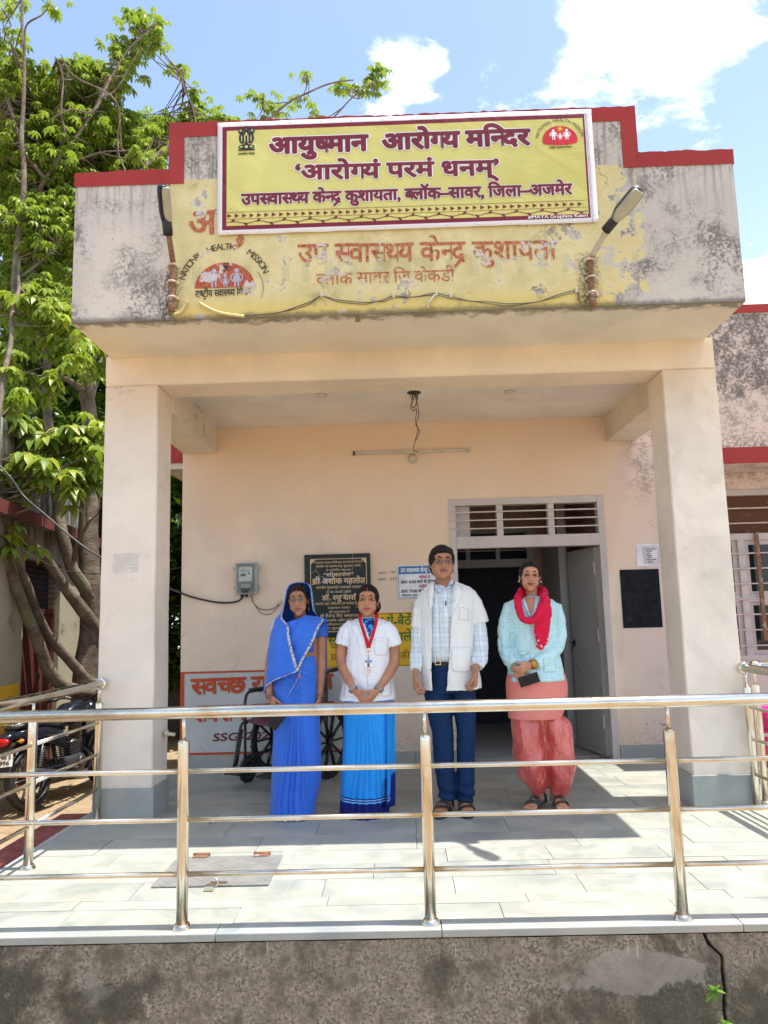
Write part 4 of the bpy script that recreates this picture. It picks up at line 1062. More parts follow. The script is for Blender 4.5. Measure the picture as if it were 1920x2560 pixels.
for pts, yy in ((((1455, 250), (1450, 290), (1432, 330), (1445, 360), (1468, 350), (1462, 420), (1475, 470), (1462, 530), (1452, 570), (1448, 600), (1480, 608)), .9), (((1462, 250), (1466, 300), (1478, 350), (1480, 400), (1462, 440), (1485, 480), (1475, 520), (1462, 540)), .9), (((1448, 250), (1435, 310), (1450, 340), (1470, 300), (1468, 262)), 0)):
    n_ = len(pts); P = [loc(q_, y_+(YW-.05-y_)*yy*(i/(n_-1))**1.0) for i, q_ in enumerate(pts)]
    b = MB(); b.tube(catmull(P, 6), .0038, 6); b.build('strand', M_wireg, hw)
b = MB()
for dx in (-.04, -.02, .01, .035): b.tube([(dx, -.0, .0), (dx*.8, -.01, -.03), (dx*.5+.01, 0, -.06)], .003, 5)
b.build('wire_ends', M_black, hw)

# ------------------------------------------------------------------ street lamps and conduit on the parapet
def lamp(base, knee, neck, head_end, right):
    """base: foot of the pipe on the parapet, neck: where the lamp head starts, head_end: its tip (x, y, z)"""
    th = thing('street_lamp', '', 'street lamp', base, 0, 'old street lamps fixed to the parapet')
    B = Vector(base); L = lambda p: Vector(p)-B
    pts = catmull([L(base), L((base[0], base[1], knee[2]-.12)), L(knee), L(neck)], 6)
    b = MB(); b.tube(pts[:13], .021, 12); pipe = b.build('pipe', M_rust, th)
    b = MB(); b.tube(pts[12:], .018, 12); b.build('arm', M_pipew if right else M_rust, th)
    for k in (.09, .19, .30):
        c_ = Vector((0, -.0, k)); b = MB(); b.torus(c_, .024, .006, 16, 6); b.box(-.034, .012, k-.008, .034, .03, k+.008, bev=.002); b.build('pipe_clamp', M_offw, th)
    n_, e_ = L(neck), L(head_end); d = (e_-n_); ln = d.length; q = d.to_track_quat('Z', 'Y').to_matrix().to_4x4(); T = Matrix.Translation(n_) @ q
    # roll so that the lens faces downwards / towards the viewer
    b = MB(); b.tube([T @ Vector((0, 0, -.045)), T @ Vector((0, 0, .05))], .030, 14); b.build('collar', M_black, th)
    zax = T.to_3x3() @ Vector((0, 0, 1)); dn = Vector((0, -.75, -.66)) if right else Vector((.80, -.45, -.2)); dn = (dn-zax*dn.dot(zax)).normalized(); sd_ = zax.cross(dn).normalized()
    def P(u, w_, h): return n_+zax*(.03+u*(ln-.03))+sd_*w_+dn*h
    hw_ = .047 if right else .036
    def wid(u): return hw_*min(1, (max(0, 1-((u-.55)/.46)**6))**.5) if u > .55 else hw_*(.42+.58*min(1, u/.28)**.8)
    shell = MB(); n1, n2 = 26, 14; vs = []
    for i in range(n1+1):
        u = i/n1; w_ = max(.003, wid(u))
        for j in range(n2):
            a = 2*pi*j/n2; hh = -.045*sin(a) if sin(a) > 0 else 0.012*(-sin(a))
            vs.append(P(u, w_*cos(a), hh))
    shell.add(vs, [(i*n2+j, i*n2+(j+1) % n2, (i+1)*n2+(j+1) % n2, (i+1)*n2+j) for i in range(n1) for j in range(n2)]+[tuple(range(n2)), tuple(n1*n2+j for j in range(n2))], True)
    shell.build('housing', M_blackgloss if not right else simple('lamp_housing', (.05, .05, .05), .5), th)
    lens = MB(); vs = []
    for i in range(n1+1):
        u = .05+.92*i/n1; w_ = max(.002, wid(u)*.84)
        for j in range(n2):
            a = 2*pi*j/n2; vs.append(P(u, w_*cos(a), .010+(.030*sin(a) if sin(a) > 0 else 0)))
    lens.add(vs, [(i*n2+j, i*n2+(j+1) % n2, (i+1)*n2+(j+1) % n2, (i+1)*n2+j) for i in range(n1) for j in range(n2)]+[tuple(range(n2)), tuple(n1*n2+j for j in range(n2))], True)
    lens.build('lens', simple('dusty_lens', (.36, .34, .24), .35, bumps=.1), th)
    return th
# right lamp
def yz(px, py, y): p_ = on_y(px, py, y); return (p_.x, y, p_.z)
RGR = (1340, 420, 320/1659.)
def at7(zx, zy, y): return yz(RGR[0]+zx*RGR[2], RGR[1]+zy*RGR[2], y)
lr = lamp(at7(740, 1800, YP-.032), at7(725, 1150, YP-.035), at7(965, 735, YP-.17), at7(1350, 265, YP-.36), True)
lr['label'] = 'street lamp leaning out to the right on a bent pipe beside the banner'
RGL = (400, 440, 360/1659.)
def at8(zx, zy, y): return yz(RGL[0]+zx*RGL[2], RGL[1]+zy*RGL[2], y)
ll = lamp(at8(133, 1560, YP-.032), at8(148, 1000, YP-.04), at8(85, 590, YP-.14), at8(40, 110, YP-.30), False)
ll['label'] = 'street lamp standing up on a rusty pipe at the left of the banner'
# wires along the parapet foot
RG3, RG4 = RGA, RGB
def pw(seq, y): return [yz(r[0]+a*r[2], r[1]+c_*r[2], y) for r, a, c_ in seq]
main = [(RG3, 590, 1072), (RG3, 720, 1062), (RG3, 860, 1046), (RG3, 1000, 1000), (RG3, 1100, 962), (RG3, 1180, 922), (RG3, 1300, 950), (RG3, 1500, 970), (RG4, 0, 930), (RG4, 60, 915), (RG4, 130, 888), (RG4, 280, 895), (RG4, 440, 868), (RG4, 560, 893), (RG4, 700, 925), (RG4, 850, 932), (RG4, 1000, 945), (RG4, 1200, 930), (RG4, 1330, 885), (RG4, 1480, 850), (RG4, 1510, 930), (RG4, 1560, 985), (RG4, 1600, 985)]
wire('parapet_wire', pw(main, YP-.016), .0035, M_wireg, label='long sagging wire strung between the two street lamps', cat='wire')
m2 = [(r, a, c_+(14 if i % 3 else 2)) for i, (r, a, c_) in enumerate(main[2:-2])]
wire('parapet_wire', pw(m2, YP-.010), .0022, M_wire, label='thinner second wire twisted along the sagging parapet wire', cat='wire')
wire('conduit_pipe', pw([(RG3, 240, 975), (RG3, 330, 1025), (RG3, 420, 1055), (RG3, 585, 1078)], YP-.018), .0095, M_yelpipe, label='yellowed plastic conduit drooping below the painted emblem', cat='conduit')
wire('conduit_pipe', pw([(RG3, 145, 962), (RG3, 130, 1000), (RG3, 95, 1045), (RG3, 50, 1060)], YP-.02), .0095, M_yelpipe, label='short curved yellow conduit at the foot of the left lamp pipe', cat='conduit')
wire('conduit_pipe', pw([(RG4, 440, 875), (RG4, 410, 915), (RG4, 385, 950), (RG4, 390, 980)], YP-.018), .007, M_offw, label='short hooked piece of white conduit at the middle of the parapet foot', cat='conduit')
for i, (r, a, c_) in enumerate(((RG3, 1180, 912), (RG4, 130, 884), (RG4, 445, 872), (RG4, 552, 885), (RG4, 1482, 848))):
    q = yz(r[0]+a*r[2], r[1]+c_*r[2], YP-.014); b = MB(); b.box(-.008, -.012, -.016, .008, .012, .016, bev=.003)
    b.build('wire_clip', M_offw, None, q, label=('white wire clip below the red lettering', 'white wire clip left of the hooked conduit', 'white wire clip above the hooked conduit', 'white wire clip right of the hooked conduit', 'white wire clip beside the right lamp pipe')[i], cat='clip')

# ------------------------------------------------------------------ trapdoor, pegs
ckm, t = material('chequer_plate'); c = t.co(); x, y, z = t.sep(c)
c2 = t.comb(t.m('MULTIPLY', t.m('ADD', x, y), 24.0), t.m('MULTIPLY', t.m('SUBTRACT', x, y), 24.0), 0.0)
fx = t.m('FRACT', t.m('MULTIPLY', t.m('ADD', x, y), 22.0)); fy = t.m('FRACT', t.m('MULTIPLY', t.m('SUBTRACT', x, y), 22.0))
a_ = t.m('MULTIPLY', t.ss(t.m('ABSOLUTE', t.m('SUBTRACT', fx, .5)), .10, .16, 1, 0), t.ss(t.m('ABSOLUTE', t.m('SUBTRACT', fy, .5)), .36, .42, 1, 0))
n = t.noise(c, 8, 6, .65); col = t.mix(t.ss(n, .35, .68), (.30, .30, .29), (.42, .41, .38)); col = t.mix(t.m('MULTIPLY', a_, .4), col, (.55, .55, .53))
t.out(t.bsdf(col, .42, .55, t.bump(a_, .8, .004)))
tr = thing('trapdoor', 'grey chequer-plate steel trapdoor with a padlock set in the porch floor', 'trapdoor', (-.955, .70, 0))
b = MB(); b.box(-.285, -.228, .003, .285, .225, .010, bev=.002); b.build('plate', ckm, tr)
for x_ in (-.16, .17):
    b = MB(); b.cyl((x_-.045, .245, .014), (x_+.045, .245, .014), .010, 10); b.box(x_-.04, .20, .0105, x_+.04, .245, .0145); b.build('hinge', M_rust, tr)
b = MB(); b.torus((.02, -.225, .018), .020, .004, 16, 6, Matrix.Rotation(radians(60), 3, 'X').to_4x4()); b.box(-.01, -.23, .011, .08, -.19, .015); b.build('hasp', M_steel, tr)
pk = MB(); pk.box(-.022, -.02, .0, .022, .02, .022, bev=.005); pk.torus((0, .02, .011), .014, .003, 14, 6); o = pk.build('padlock', M_steel, None, (-.945, .43, .002), label='small steel padlock lying at the edge of the trapdoor', cat='padlock')

# ------------------------------------------------------------------ railings
def post(parent, x, y, zb, ztop, zr, r=.0245):
    b = MB(); b.tube([(x, y, zb), (x, y, ztop-.012), (x, y, ztop-.004), (x, y, ztop)], [r, r, r*.92, r*.6], 20); p_ = b.build('post', M_steel, parent)
    b = MB(); b.tube([(x, y, ztop-.002), (x, y, zr)], .0085, 12); b.build('post_pin', M_steel, p_)
    b = MB(); b.lathe([(.040, 0), (.040, .005), (.034, .012), (.031, .020), (.026, .022)], 22, Matrix.Translation((x, y, zb))); b.build('post_flange', M_steel, p_)
def bars_between(parent, A, B, zs, r=.011):
    for z in zs:
        b = MB(); b.cyl((A[0], A[1], z), (B[0], B[1], z), r, 12); b.build('rail_bar', M_steel, parent)
fr_ = thing('front_railing', 'long stainless steel railing with three posts along the front edge of the porch', 'railing', (0, -.018, 0))
px_ = [-.949+1.042*i for i in range(-1, 5)]
ZR, ZT = .88, .765
barz = (.635, .435, .215)
b = MB(); b.cyl((px_[0], 0, ZR), (px_[-1], 0, ZR), .026, 28); b.build('top_rail', M_steel, fr_)
for x_ in px_: post(fr_, x_, -.0, 0, ZT, ZR)
for a, c_ in zip(px_[:-1], px_[1:]): bars_between(fr_, (a+.022, 0), (c_-.022, 0), barz)
def side_rail(name, label, A, B, n, ext=0, cap=True):
    t_ = thing(name, label, 'railing', (0, 0, 0)); A = Vector(A); B = Vector(B); d = (B-A)
    ps = [A+d*(i/(n-1)) for i in range(n)]; dn = d.normalized(); s_ = A-dn*ext
    b = MB(); b.cyl((s_.x, s_.y, ZR), (B.x, B.y, ZR), .0275, 24); tr_ = b.build('top_rail', M_steel, t_)
    b = MB(); q = dn.to_track_quat('Z', 'Y').to_matrix().to_4x4(); b.lathe([(.036, -.012), (.040, .0), (.040, .03), (.030, .036)], 20, Matrix.Translation((s_.x, s_.y, ZR)) @ q); b.build('end_cap', M_steel, tr_)
    for p_ in ps: post(t_, p_.x, p_.y, A.z if False else 0, ZT, ZR)
    for a, c_ in zip(ps[:-1], ps[1:]): bars_between(t_, a+dn*.022, c_-dn*.022, barz)
    return t_
side_rail('left_railing', 'stainless steel railing running forward from the left pillar', (-1.988, 1.69, 0), (-2.03, -.96, 0), 4, .03)
side_rail('right_railing', 'stainless steel railing running forward from the right pillar', (2.235, 1.70, 0), (2.32, -.96, 0), 4, .03)
side_rail('far_right_railing', 'short stainless steel railing leading right from the right pillar towards the window', (2.352, 1.83, 0), (5.0, 1.95, 0), 3, 0)

# tap stub at the left pillar, pink tub, plants
b = MB(); b.cyl((XA1+.0, YF+.20, .52), (XA1+.09, YF+.19, .51), .012, 10); b.lathe([(.024, 0), (.024, .02)], 12, Matrix.Translation((XA1+.02, YF+.2, .518)) @ Matrix.Rotation(radians(90), 4, 'Y'))
b.build('pipe_stub', M_offw, None, label='short capped water pipe sticking out of the left pillar', cat='pipe')
M_pink = simple('pink_plastic', (.80, .02, .22), .35, bumps=.1)
tub = thing('pink_tub', 'bright pink plastic tub standing behind the right railing', 'tub', (3.02, 2.55, 0))
b = MB(); b.lathe([(.26, 0), (.29, .02), (.335, .44), (.345, .47), (.36, .475), (.36, .50), (.335, .50), (.32, .46), (.27, .05), (.01, .045)], 36); b.build('tub_body', M_pink, tub)
b = MB(); b.torus((0, 0, .36), .332, .008, 40, 6); b.build('tub_rib', M_pink, tub)
def leafy(mb, base, d, L, w_, droop=.3, up=Vector((0, 0, 1)), n=4):
    """pointed leaf blade folded along its midrib"""
    d = Vector(d).normalized(); s_ = d.cross(up); s_ = s_.normalized() if s_.length > 1e-3 else Vector((1, 0, 0)); u_ = s_.cross(d)
    vs = []
    for i in range(n+1):
        t_ = i/n; c_ = Vector(base)+d*(L*t_)-up*(droop*L*t_*t_); ww = w_*sin(pi*min(1, t_*.92+.06))**.8*(1 if t_ < 1 else .05)
        vs += [c_-s_*ww+u_*ww*.35, c_, c_+s_*ww+u_*ww*.35]
    mb.add(vs, [q for i in range(n) for q in ((3*i, 3*i+1, 3*i+4, 3*i+3), (3*i+1, 3*i+2, 3*i+5, 3*i+4))], True)
def leaf_mat(name, a, b_, tr=.35, rough=.4):
    m, t = material(name); c = t.co(); rnd = t.n('ShaderNodeObjectInfo').outputs['Random']; n = t.noise(c, 1.1, 4); isl = t.n('ShaderNodeNewGeometry').outputs['Random Per Island']
    f = t.m('ADD', t.m('MULTIPLY', isl, .6), t.m('MULTIPLY', n, .5)); col = t.mix(f, a, b_)
    yl_ = t.ss(t.m('ADD', isl, t.m('MULTIPLY', rnd, .0)), .86, .97)
    col = t.mix(t.m('MULTIPLY', yl_, .45), col, (b_[0]*1.8, b_[1]*1.25, b_[2]*.7))
    bs = t.bsdf(col, rough, Specular_IOR_Level=.4); tl = t.n('ShaderNodeBsdfTranslucent'); t.put(tl.inputs[0], t.mix(.5, col, (b_[0]*1.7, b_[1]*1.8, b_[2]*.6)))
    mx = t.n('ShaderNodeMixShader'); mx.inputs[0].default_value = tr; t.put(mx.inputs[1], bs); t.put(mx.inputs[2], tl.outputs[0]); t.out(mx.outputs[0]); return m
M_weed = leaf_mat('weed_leaf', (.10, .22, .03), (.18, .34, .05))
M_stem = simple('weed_stem', (.10, .16, .04), .6)
for i, (px, py, k, lab) in enumerate(((1778, 2478, 7, 'small green weed growing out of the wall beside the crack'), (1805, 2562, 6, 'lower green weed sprouting in the crack at the foot of the wall'))):
    q = on_y(px, py, -.085); rr_ = random.Random(i+5); w_ = thing('weed', lab, 'plant', (q.x, -.082, q.z), 0, 'weeds in the wall crack')
    b = MB(); b.tube([(0, .01, -.01), (0, -.02, .0), (.005, -.035, .015)], [.002, .002, .0015], 6); b.build('stem', M_stem, w_)
    for j in range(k):
        a = 2*pi*j/k+rr_.uniform(-.3, .3); L = rr_.uniform(.028, .055)
        b = MB(); leafy(b, (0, -.03, .01), (cos(a), -.35, sin(a)*.8+.15), L, L*.26, .25); b.build('leaf', M_weed, w_)
# ------------------------------------------------------------------ left yard: store shed, trees, cables
sh = thing('store_shed', 'old mossy cream store shed with a dark red iron door and yellow painted band', 'shed', (-4.05, 3.5, GZ), math.atan2(5.5, -.7))
SL = 9.0   # local x runs along the wall away from the camera, local -y faces the yard
def ex_shed(t, c, xyz, col, ns):
    x, y, z = xyz; n1, n2, n3 = ns
    run = t.noise(t.comb(t.m('MULTIPLY', x, 7.0), 0.0, t.m('MULTIPLY', z, .8)), 1.2, 6, .7)
    m = t.m('MULTIPLY', t.ss(z, 2.2, 3.3), t.ss(t.m('ADD', run, t.m('MULTIPLY', n3, .3)), .56, .68))
    m = t.m('MAXIMUM', m, t.m('MULTIPLY', t.ss(z, 3.1, 3.2), t.ss(run, .40, .55)))
    return t.mix(t.m('MULTIPLY', m, .9), col, (.045, .043, .035))
M_shed = plaster('mossy_shed_plaster', (.42, .39, .29), lichen=.3, extra=ex_shed)
d0, d1, dz = 1.75, 3.05, 2.62
b = MB(); b.box(0, 0, -.1, d0, .2, 3.0); b.box(d1, 0, -.1, SL, .2, 3.0); b.box(d0, 0, dz, d1, .2, 3.0); b.box(0, .0, 3.001, SL, .2, 4.05); b.box(0, .2, -.1, .2, 3, 4.05); b.box(SL-.2, .2, -.1, SL, 3, 4.05); b.box(.2, .2, 3.0, SL-.2, 3, 3.12)
b.build('shed_wall', M_shed, sh)
b = MB(); b.box(.2, -.14, 3.0, SL, -.001, 3.07); b.build('sunshade', M_shed, sh)
b = MB(); b.box(.19, -.16, 2.98, SL, -.141, 3.12); b.build('sunshade_edge', plaster('mossy_maroon_edge', (.16, .045, .035), lichen=.5), sh)
M_door = rusty('dark_red_iron', (.10, .015, .012), .12)
for i, (a, c_) in enumerate(((d0+.02, (d0+d1)/2-.006), ((d0+d1)/2+.006, d1-.02))):
    b = MB(); b.box(a, .06, .02, c_, .09, 2.05)
    for z_ in (.02, .98, 1.99): b.box(a, .045, z_, c_, .0599, z_+.06)
    b.box(a, .046, .08, a+.05, .0598, 2.05); b.box(c_-.05, .046, .08, c_, .0598, 2.05); b.build('iron_door_leaf', M_door, sh)
b = MB(); b.box((d0+d1)/2-.03, .02, 1.2, (d0+d1)/2+.03, .045, 1.27); b.build('door_lock', M_black, sh)
b = MB(); b.box(d0, .15, 0, d1, .19, dz); b.build('interior_shade_sheet', M_dark, sh)  # black sheet in place of the shade inside the shed
for i in range(8): b = MB(); b.cyl((d0, .07, 2.12+i*.065), (d1, .07, 2.12+i*.065), .007, 6); b.build('grille_bar', M_door, sh)
b = MB(); b.box(-.001, -.004, .62, d0-.06, -.0005, 1.22); b.build('yellow_band', M_ylw, sh)
def on_local(mb, o):  # lettering is written in x, z; used as is in the shed's frame
    return mb
b = MB(); line_mesh(b, 'पंजीकरण एवं भण्डारण किरण', (.45, .98), (1.62, .98), .085, .0, -.008); b.build('band_lettering', M_oldblk, sh)
# low wall and far sunshade seen through the gap behind the left pillar
bw = thing('boundary_wall', 'low dark boundary wall behind the trees', 'wall', (-3.3, 9.6, GZ)); b = MB(); b.box(-6, 0, -.1, 1.6, .2, 1.25); b.build('wall_body', plaster('dark_boundary_plaster', (.22, .20, .17), lichen=.5), bw)
b = MB(); b.box(-2.75, 5.2, 3.10, -1.956, 7.2, 3.33); o = b.build('side_sunshade', M_red, hc); b = MB(); b.box(-2.70, 5.22, 3.03, -1.957, 7.15, 3.099); b.build('sunshade_underside', M_soff, o)

def bark():
    m, t = material('grey_brown_bark'); c = t.co(); x, y, z = t.sep(c); n = t.noise(c, 5, 8, .65); n2 = t.noise(t.comb(t.m('MULTIPLY', x, 3.0), t.m('MULTIPLY', y, 3.0), t.m('MULTIPLY', z, 9.0)), 6, 6, .65); k = t.voro(c, 9)
    col = t.mix(t.ss(n, .35, .66), (.115, .088, .065), (.23, .185, .145)); col = t.mix(t.m('MULTIPLY', t.ss(n2, .55, .7), .5), col, (.06, .045, .035))
    col = t.mix(t.m('MULTIPLY', t.ss(t.noise(c, 2.1, 5), .56, .66), .5), col, (.15, .17, .08)); col = t.mix(t.m('MULTIPLY', t.ss(k, .12, .05), .7), col, (.035, .025, .02))
    t.out(t.bsdf(col, .9, 0, t.bump(t.m('ADD', n2, t.m('MULTIPLY', k, -.6)), .7, .02), Specular_IOR_Level=.2)); return m
M_bark = bark()
M_leaf = leaf_mat('silk_cotton_leaf', (.055, .115, .018), (.26, .34, .055), .38)
M_leaf2 = leaf_mat('far_leaf', (.030, .075, .012), (.095, .165, .026), .28)

def palmate(rr, L, nlf=7, seg=3):
    """one compound leaf: leaflets spreading from the stalk and drooping"""
    b = MB(); tilt = Matrix.Rotation(rr.uniform(-.25, .25), 3, 'X') @ Matrix.Rotation(rr.uniform(-.25, .25), 3, 'Y')
    for j in range(nlf):
        a = 2*pi*(j+rr.uniform(-.15, .15))/nlf; out = rr.uniform(.75, 1.0); l = L*rr.uniform(.8, 1.05); w_ = l*.235
        d = tilt @ Vector((cos(a)*out, sin(a)*out, rr.uniform(-.15, .2))); d.normalize(); s_ = Vector((-sin(a), cos(a), 0)); vs = []
        for i in range(seg+1):
            u = i/seg; c_ = d*(l*(.06+.94*u)); c_.z -= l*.80*u*u; ww = w_*(.12, .85, .95, .06)[i] if seg == 3 else w_*sin(pi*min(.98, u))
            up = Vector((0, 0, ww*.35)); vs += [c_-s_*ww+up, c_, c_+s_*ww+up]
        b.add(vs, [q for i in range(seg) for q in ((3*i, 3*i+1, 3*i+4, 3*i+3), (3*i+1, 3*i+2, 3*i+5, 3*i+4))], True)
    b.tube([(0, 0, .0), (0, 0, L*.25)], L*.012, 3, caps=False)
    return b
rr = random.Random(11)
PROTO = [palmate(rr, .135) for _ in range(7)]
def rawmesh(b, name, m):
    me = bpy.data.meshes.new(name); me.from_pydata(b.v, [], b.f); me.materials.append(m); me.polygons.foreach_set('use_smooth', [True]*len(b.f)); me.update(); return me
PME = [rawmesh(b, 'leaf', M_leaf) for b in PROTO]

def dpt(x, y, depth): return on_y(x*DP, y*DP, depth)
def limb(b, seq, r0, r1, k=5, n=10, seedv=0):
    P = catmull([dpt(*q) for q in seq], k); m_ = len(P)
    for i, p_ in enumerate(P): p_ += noise.noise_vector(p_*1.7+Vector((seedv, 0, 0)))*.05*min(1, i/3)
    rs = [r0+(r1-r0)*(i/(m_-1))**.9 for i in range(m_)]
    rs = [r*(1+.10*noise.noise(P[i]*2.2)) for i, r in enumerate(rs)]
    b.tube(P, rs, n); return P

tree = thing('silk_cotton_tree', 'big multi-stemmed tree with palmate drooping leaves left of the porch', 'tree', tuple(dpt(172, 1705, 6.2))[:2]+(GZ,))
TO = tree.location.copy()
TO = Vector((tree.location.x, tree.location.y, GZ))
LIMBS = []
def put_limb(name, seq, r0, r1, **k):
    b = MB(); P = limb(b, seq, r0, r1, **k); b.v = [tuple(Vector(v)-TO) for v in b.v]; b.build(name, M_bark, tree); LIMBS.append((P, r0, r1)); return P
Y0 = 6.2
put_limb('trunk', [(178, 1735, Y0), (177, 1640, Y0), (182, 1500, Y0), (194, 1330, Y0), (193, 1180, Y0), (190, 1020, Y0+.1), (190, 920, Y0+.1), (189, 830, Y0+.2), (200, 740, Y0+.3), (207, 640, Y0+.3), (225, 540, Y0+.2), (250, 440, Y0)], .185, .035, n=14)
put_limb('limb', [(205, 1500, Y0), (150, 1486, Y0-.4), (112, 1462, Y0-.7), (86, 1391, Y0-.95), (56, 1316, Y0-1.2), (22, 1218, Y0-1.5), (4, 1143, Y0-1.7), (-15, 1040, Y0-1.8), (-10, 930, Y0-1.7), (12, 800, Y0-1.4), (30, 680, Y0-1.0), (45, 560, Y0-.5)], .090, .018)
put_limb('limb', [(205, 1480, Y0), (165, 1443, Y0-.2), (124, 1398, Y0-.5), (86, 1331, Y0-.8), (56, 1256, Y0-1.05), (28, 1190, Y0-1.35), (5, 1130, Y0-1.5), (-30, 1050, Y0-1.6), (-60, 950, Y0-1.5), (-80, 800, Y0-1)], .070, .018)
put_limb('limb', [(212, 1365, Y0), (180, 1316, Y0-.2), (150, 1282, Y0-.4), (112, 1233, Y0-.65), (75, 1185, Y0-.95), (41, 1143, Y0-1.2), (10, 1085, Y0-1.4), (-5, 1000, Y0-1.4), (0, 900, Y0-1.2), (-10, 760, Y0-.8), (-20, 600, Y0-.4)], .088, .016)
put_limb('limb', [(203, 1300, Y0), (180, 1262, Y0-.15), (157, 1225, Y0-.3), (140, 1160, Y0-.4), (126, 1100, Y0-.4), (118, 1030, Y0-.4), (110, 953, Y0-.3), (101, 870, Y0-.2), (100, 786, Y0), (91, 703, Y0), (78, 603, Y0), (72, 553, Y0), (78, 470, Y0), (80, 425, Y0), (125, 350, Y0), (190, 260, Y0+.1), (240, 165, Y0+.2), (285, 98, Y0+.3), (338, 45, Y0+.3)], .085, .008)
put_limb('limb', [(157, 1225, Y0-.3), (175, 1165, Y0-.5), (196, 1120, Y0-.6)], .03, .02)
put_limb('limb', [(190, 1010, Y0+.1), (165, 985, Y0), (130, 972, Y0-.2), (80, 960, Y0-.4), (40, 935, Y0-.6), (-10, 910, Y0-.7)], .06, .02)
put_limb('limb', [(190, 850, Y0+.2), (165, 825, Y0), (135, 808, Y0-.3), (100, 790, Y0-.4), (60, 760, Y0-.5)], .055, .018)
put_limb('limb', [(192, 860, Y0+.2), (215, 800, Y0+.4), (240, 730, Y0+.8), (262, 640, Y0+1), (300, 560, Y0+1.2)], .07, .02)
put_limb('limb', [(112, 985, Y0-.2), (60, 960, Y0-.5), (20, 925, Y0-.7), (-20, 900, Y0-1)], .04, .015)
put_limb('limb', [(30, 680, Y0-.6), (38, 560, Y0-.5), (48, 400, Y0-.4), (52, 250, Y0-.3), (50, 120, Y0-.3), (46, -20, Y0-.2)], .045, .015)
put_limb('limb', [(50, 130, Y0-.3), (58, 60, Y0-.4), (95, 30, Y0-.5), (110, 5, Y0-.5)], .014, .008)
put_limb('limb', [(225, 540, Y0+.3), (262, 470, Y0+.6), (300, 380, Y0+.9), (330, 300, Y0+1.2)], .04, .015)
put_limb('limb', [(250, 440, Y0), (330, 340, Y0+1), (425, 290, Y0+1.5), (500, 275, Y0+1.6), (560, 275, Y0+1.6), (600, 240, Y0+1.6), (640, 212, Y0+1.6), (700, 188, Y0+1.6), (765, 174, Y0+1.6)], .04, .011)
put_limb('limb', [(560, 330, Y0+1.9), (640, 300, Y0+1.9), (716, 255, Y0+1.9), (770, 205, Y0+1.8), (815, 172, Y0+1.8)], .02, .008)
put_limb('limb', [(425, 300, Y0+1.5), (418, 240, Y0+1.4), (400, 190, Y0+1.4), (393, 150, Y0+1.4)], .014, .008)
put_limb('limb', [(262, 320, Y0+.3), (250, 220, Y0), (160, 160, Y0-.2), (130, 110, Y0-.3)], .018, .007)
put_limb('limb', [(240, 165, Y0+.2), (200, 240, Y0-.1), (150, 235, Y0-.2), (100, 260, Y0-.3)], .018, .006)
put_limb('limb', [(572, 262, Y0+1.6), (570, 235, Y0+1.5), (566, 205, Y0+1.5)], .010, .006)
put_limb('limb', [(666, 208, Y0+1.6), (667, 185, Y0+1.6), (662, 165, Y0+1.6)], .008, .005)
put_limb('limb', [(195, 255, Y0+.2), (215, 215, Y0), (255, 190, Y0), (300, 110, Y0)], .018, .006)
put_limb('limb', [(100, 390, Y0), (60, 330, Y0-.1), (30, 250, Y0-.1), (10, 180, Y0)], .03, .008)
put_limb('limb', [(150, 320, Y0), (130, 250, Y0-.1), (135, 180, Y0-.1), (120, 120, Y0)], .02, .006)
put_limb('limb', [(125, 350, Y0), (170, 345, Y0+.2), (230, 330, Y0+.4), (290, 322, Y0+.6)], .022, .007)
put_limb('limb', [(250, 430, Y0), (270, 380, Y0+.1), (255, 330, Y0+.1), (262, 260, Y0+.1)], .02, .006)
put_limb('limb', [(48, 160, Y0-.3), (30, 110, Y0-.3), (8, 60, Y0-.3), (4, 20, Y0-.3)], .012, .005)
put_limb('limb', [(45, 600, Y0-.5), (90, 560, Y0-.3), (140, 500, Y0), (190, 470, Y0+.1)], .022, .007)
LP = [(p_, r0+(r1-r0)*i/len(P)) for P, r0, r1 in LIMBS for i, p_ in enumerate(P)]
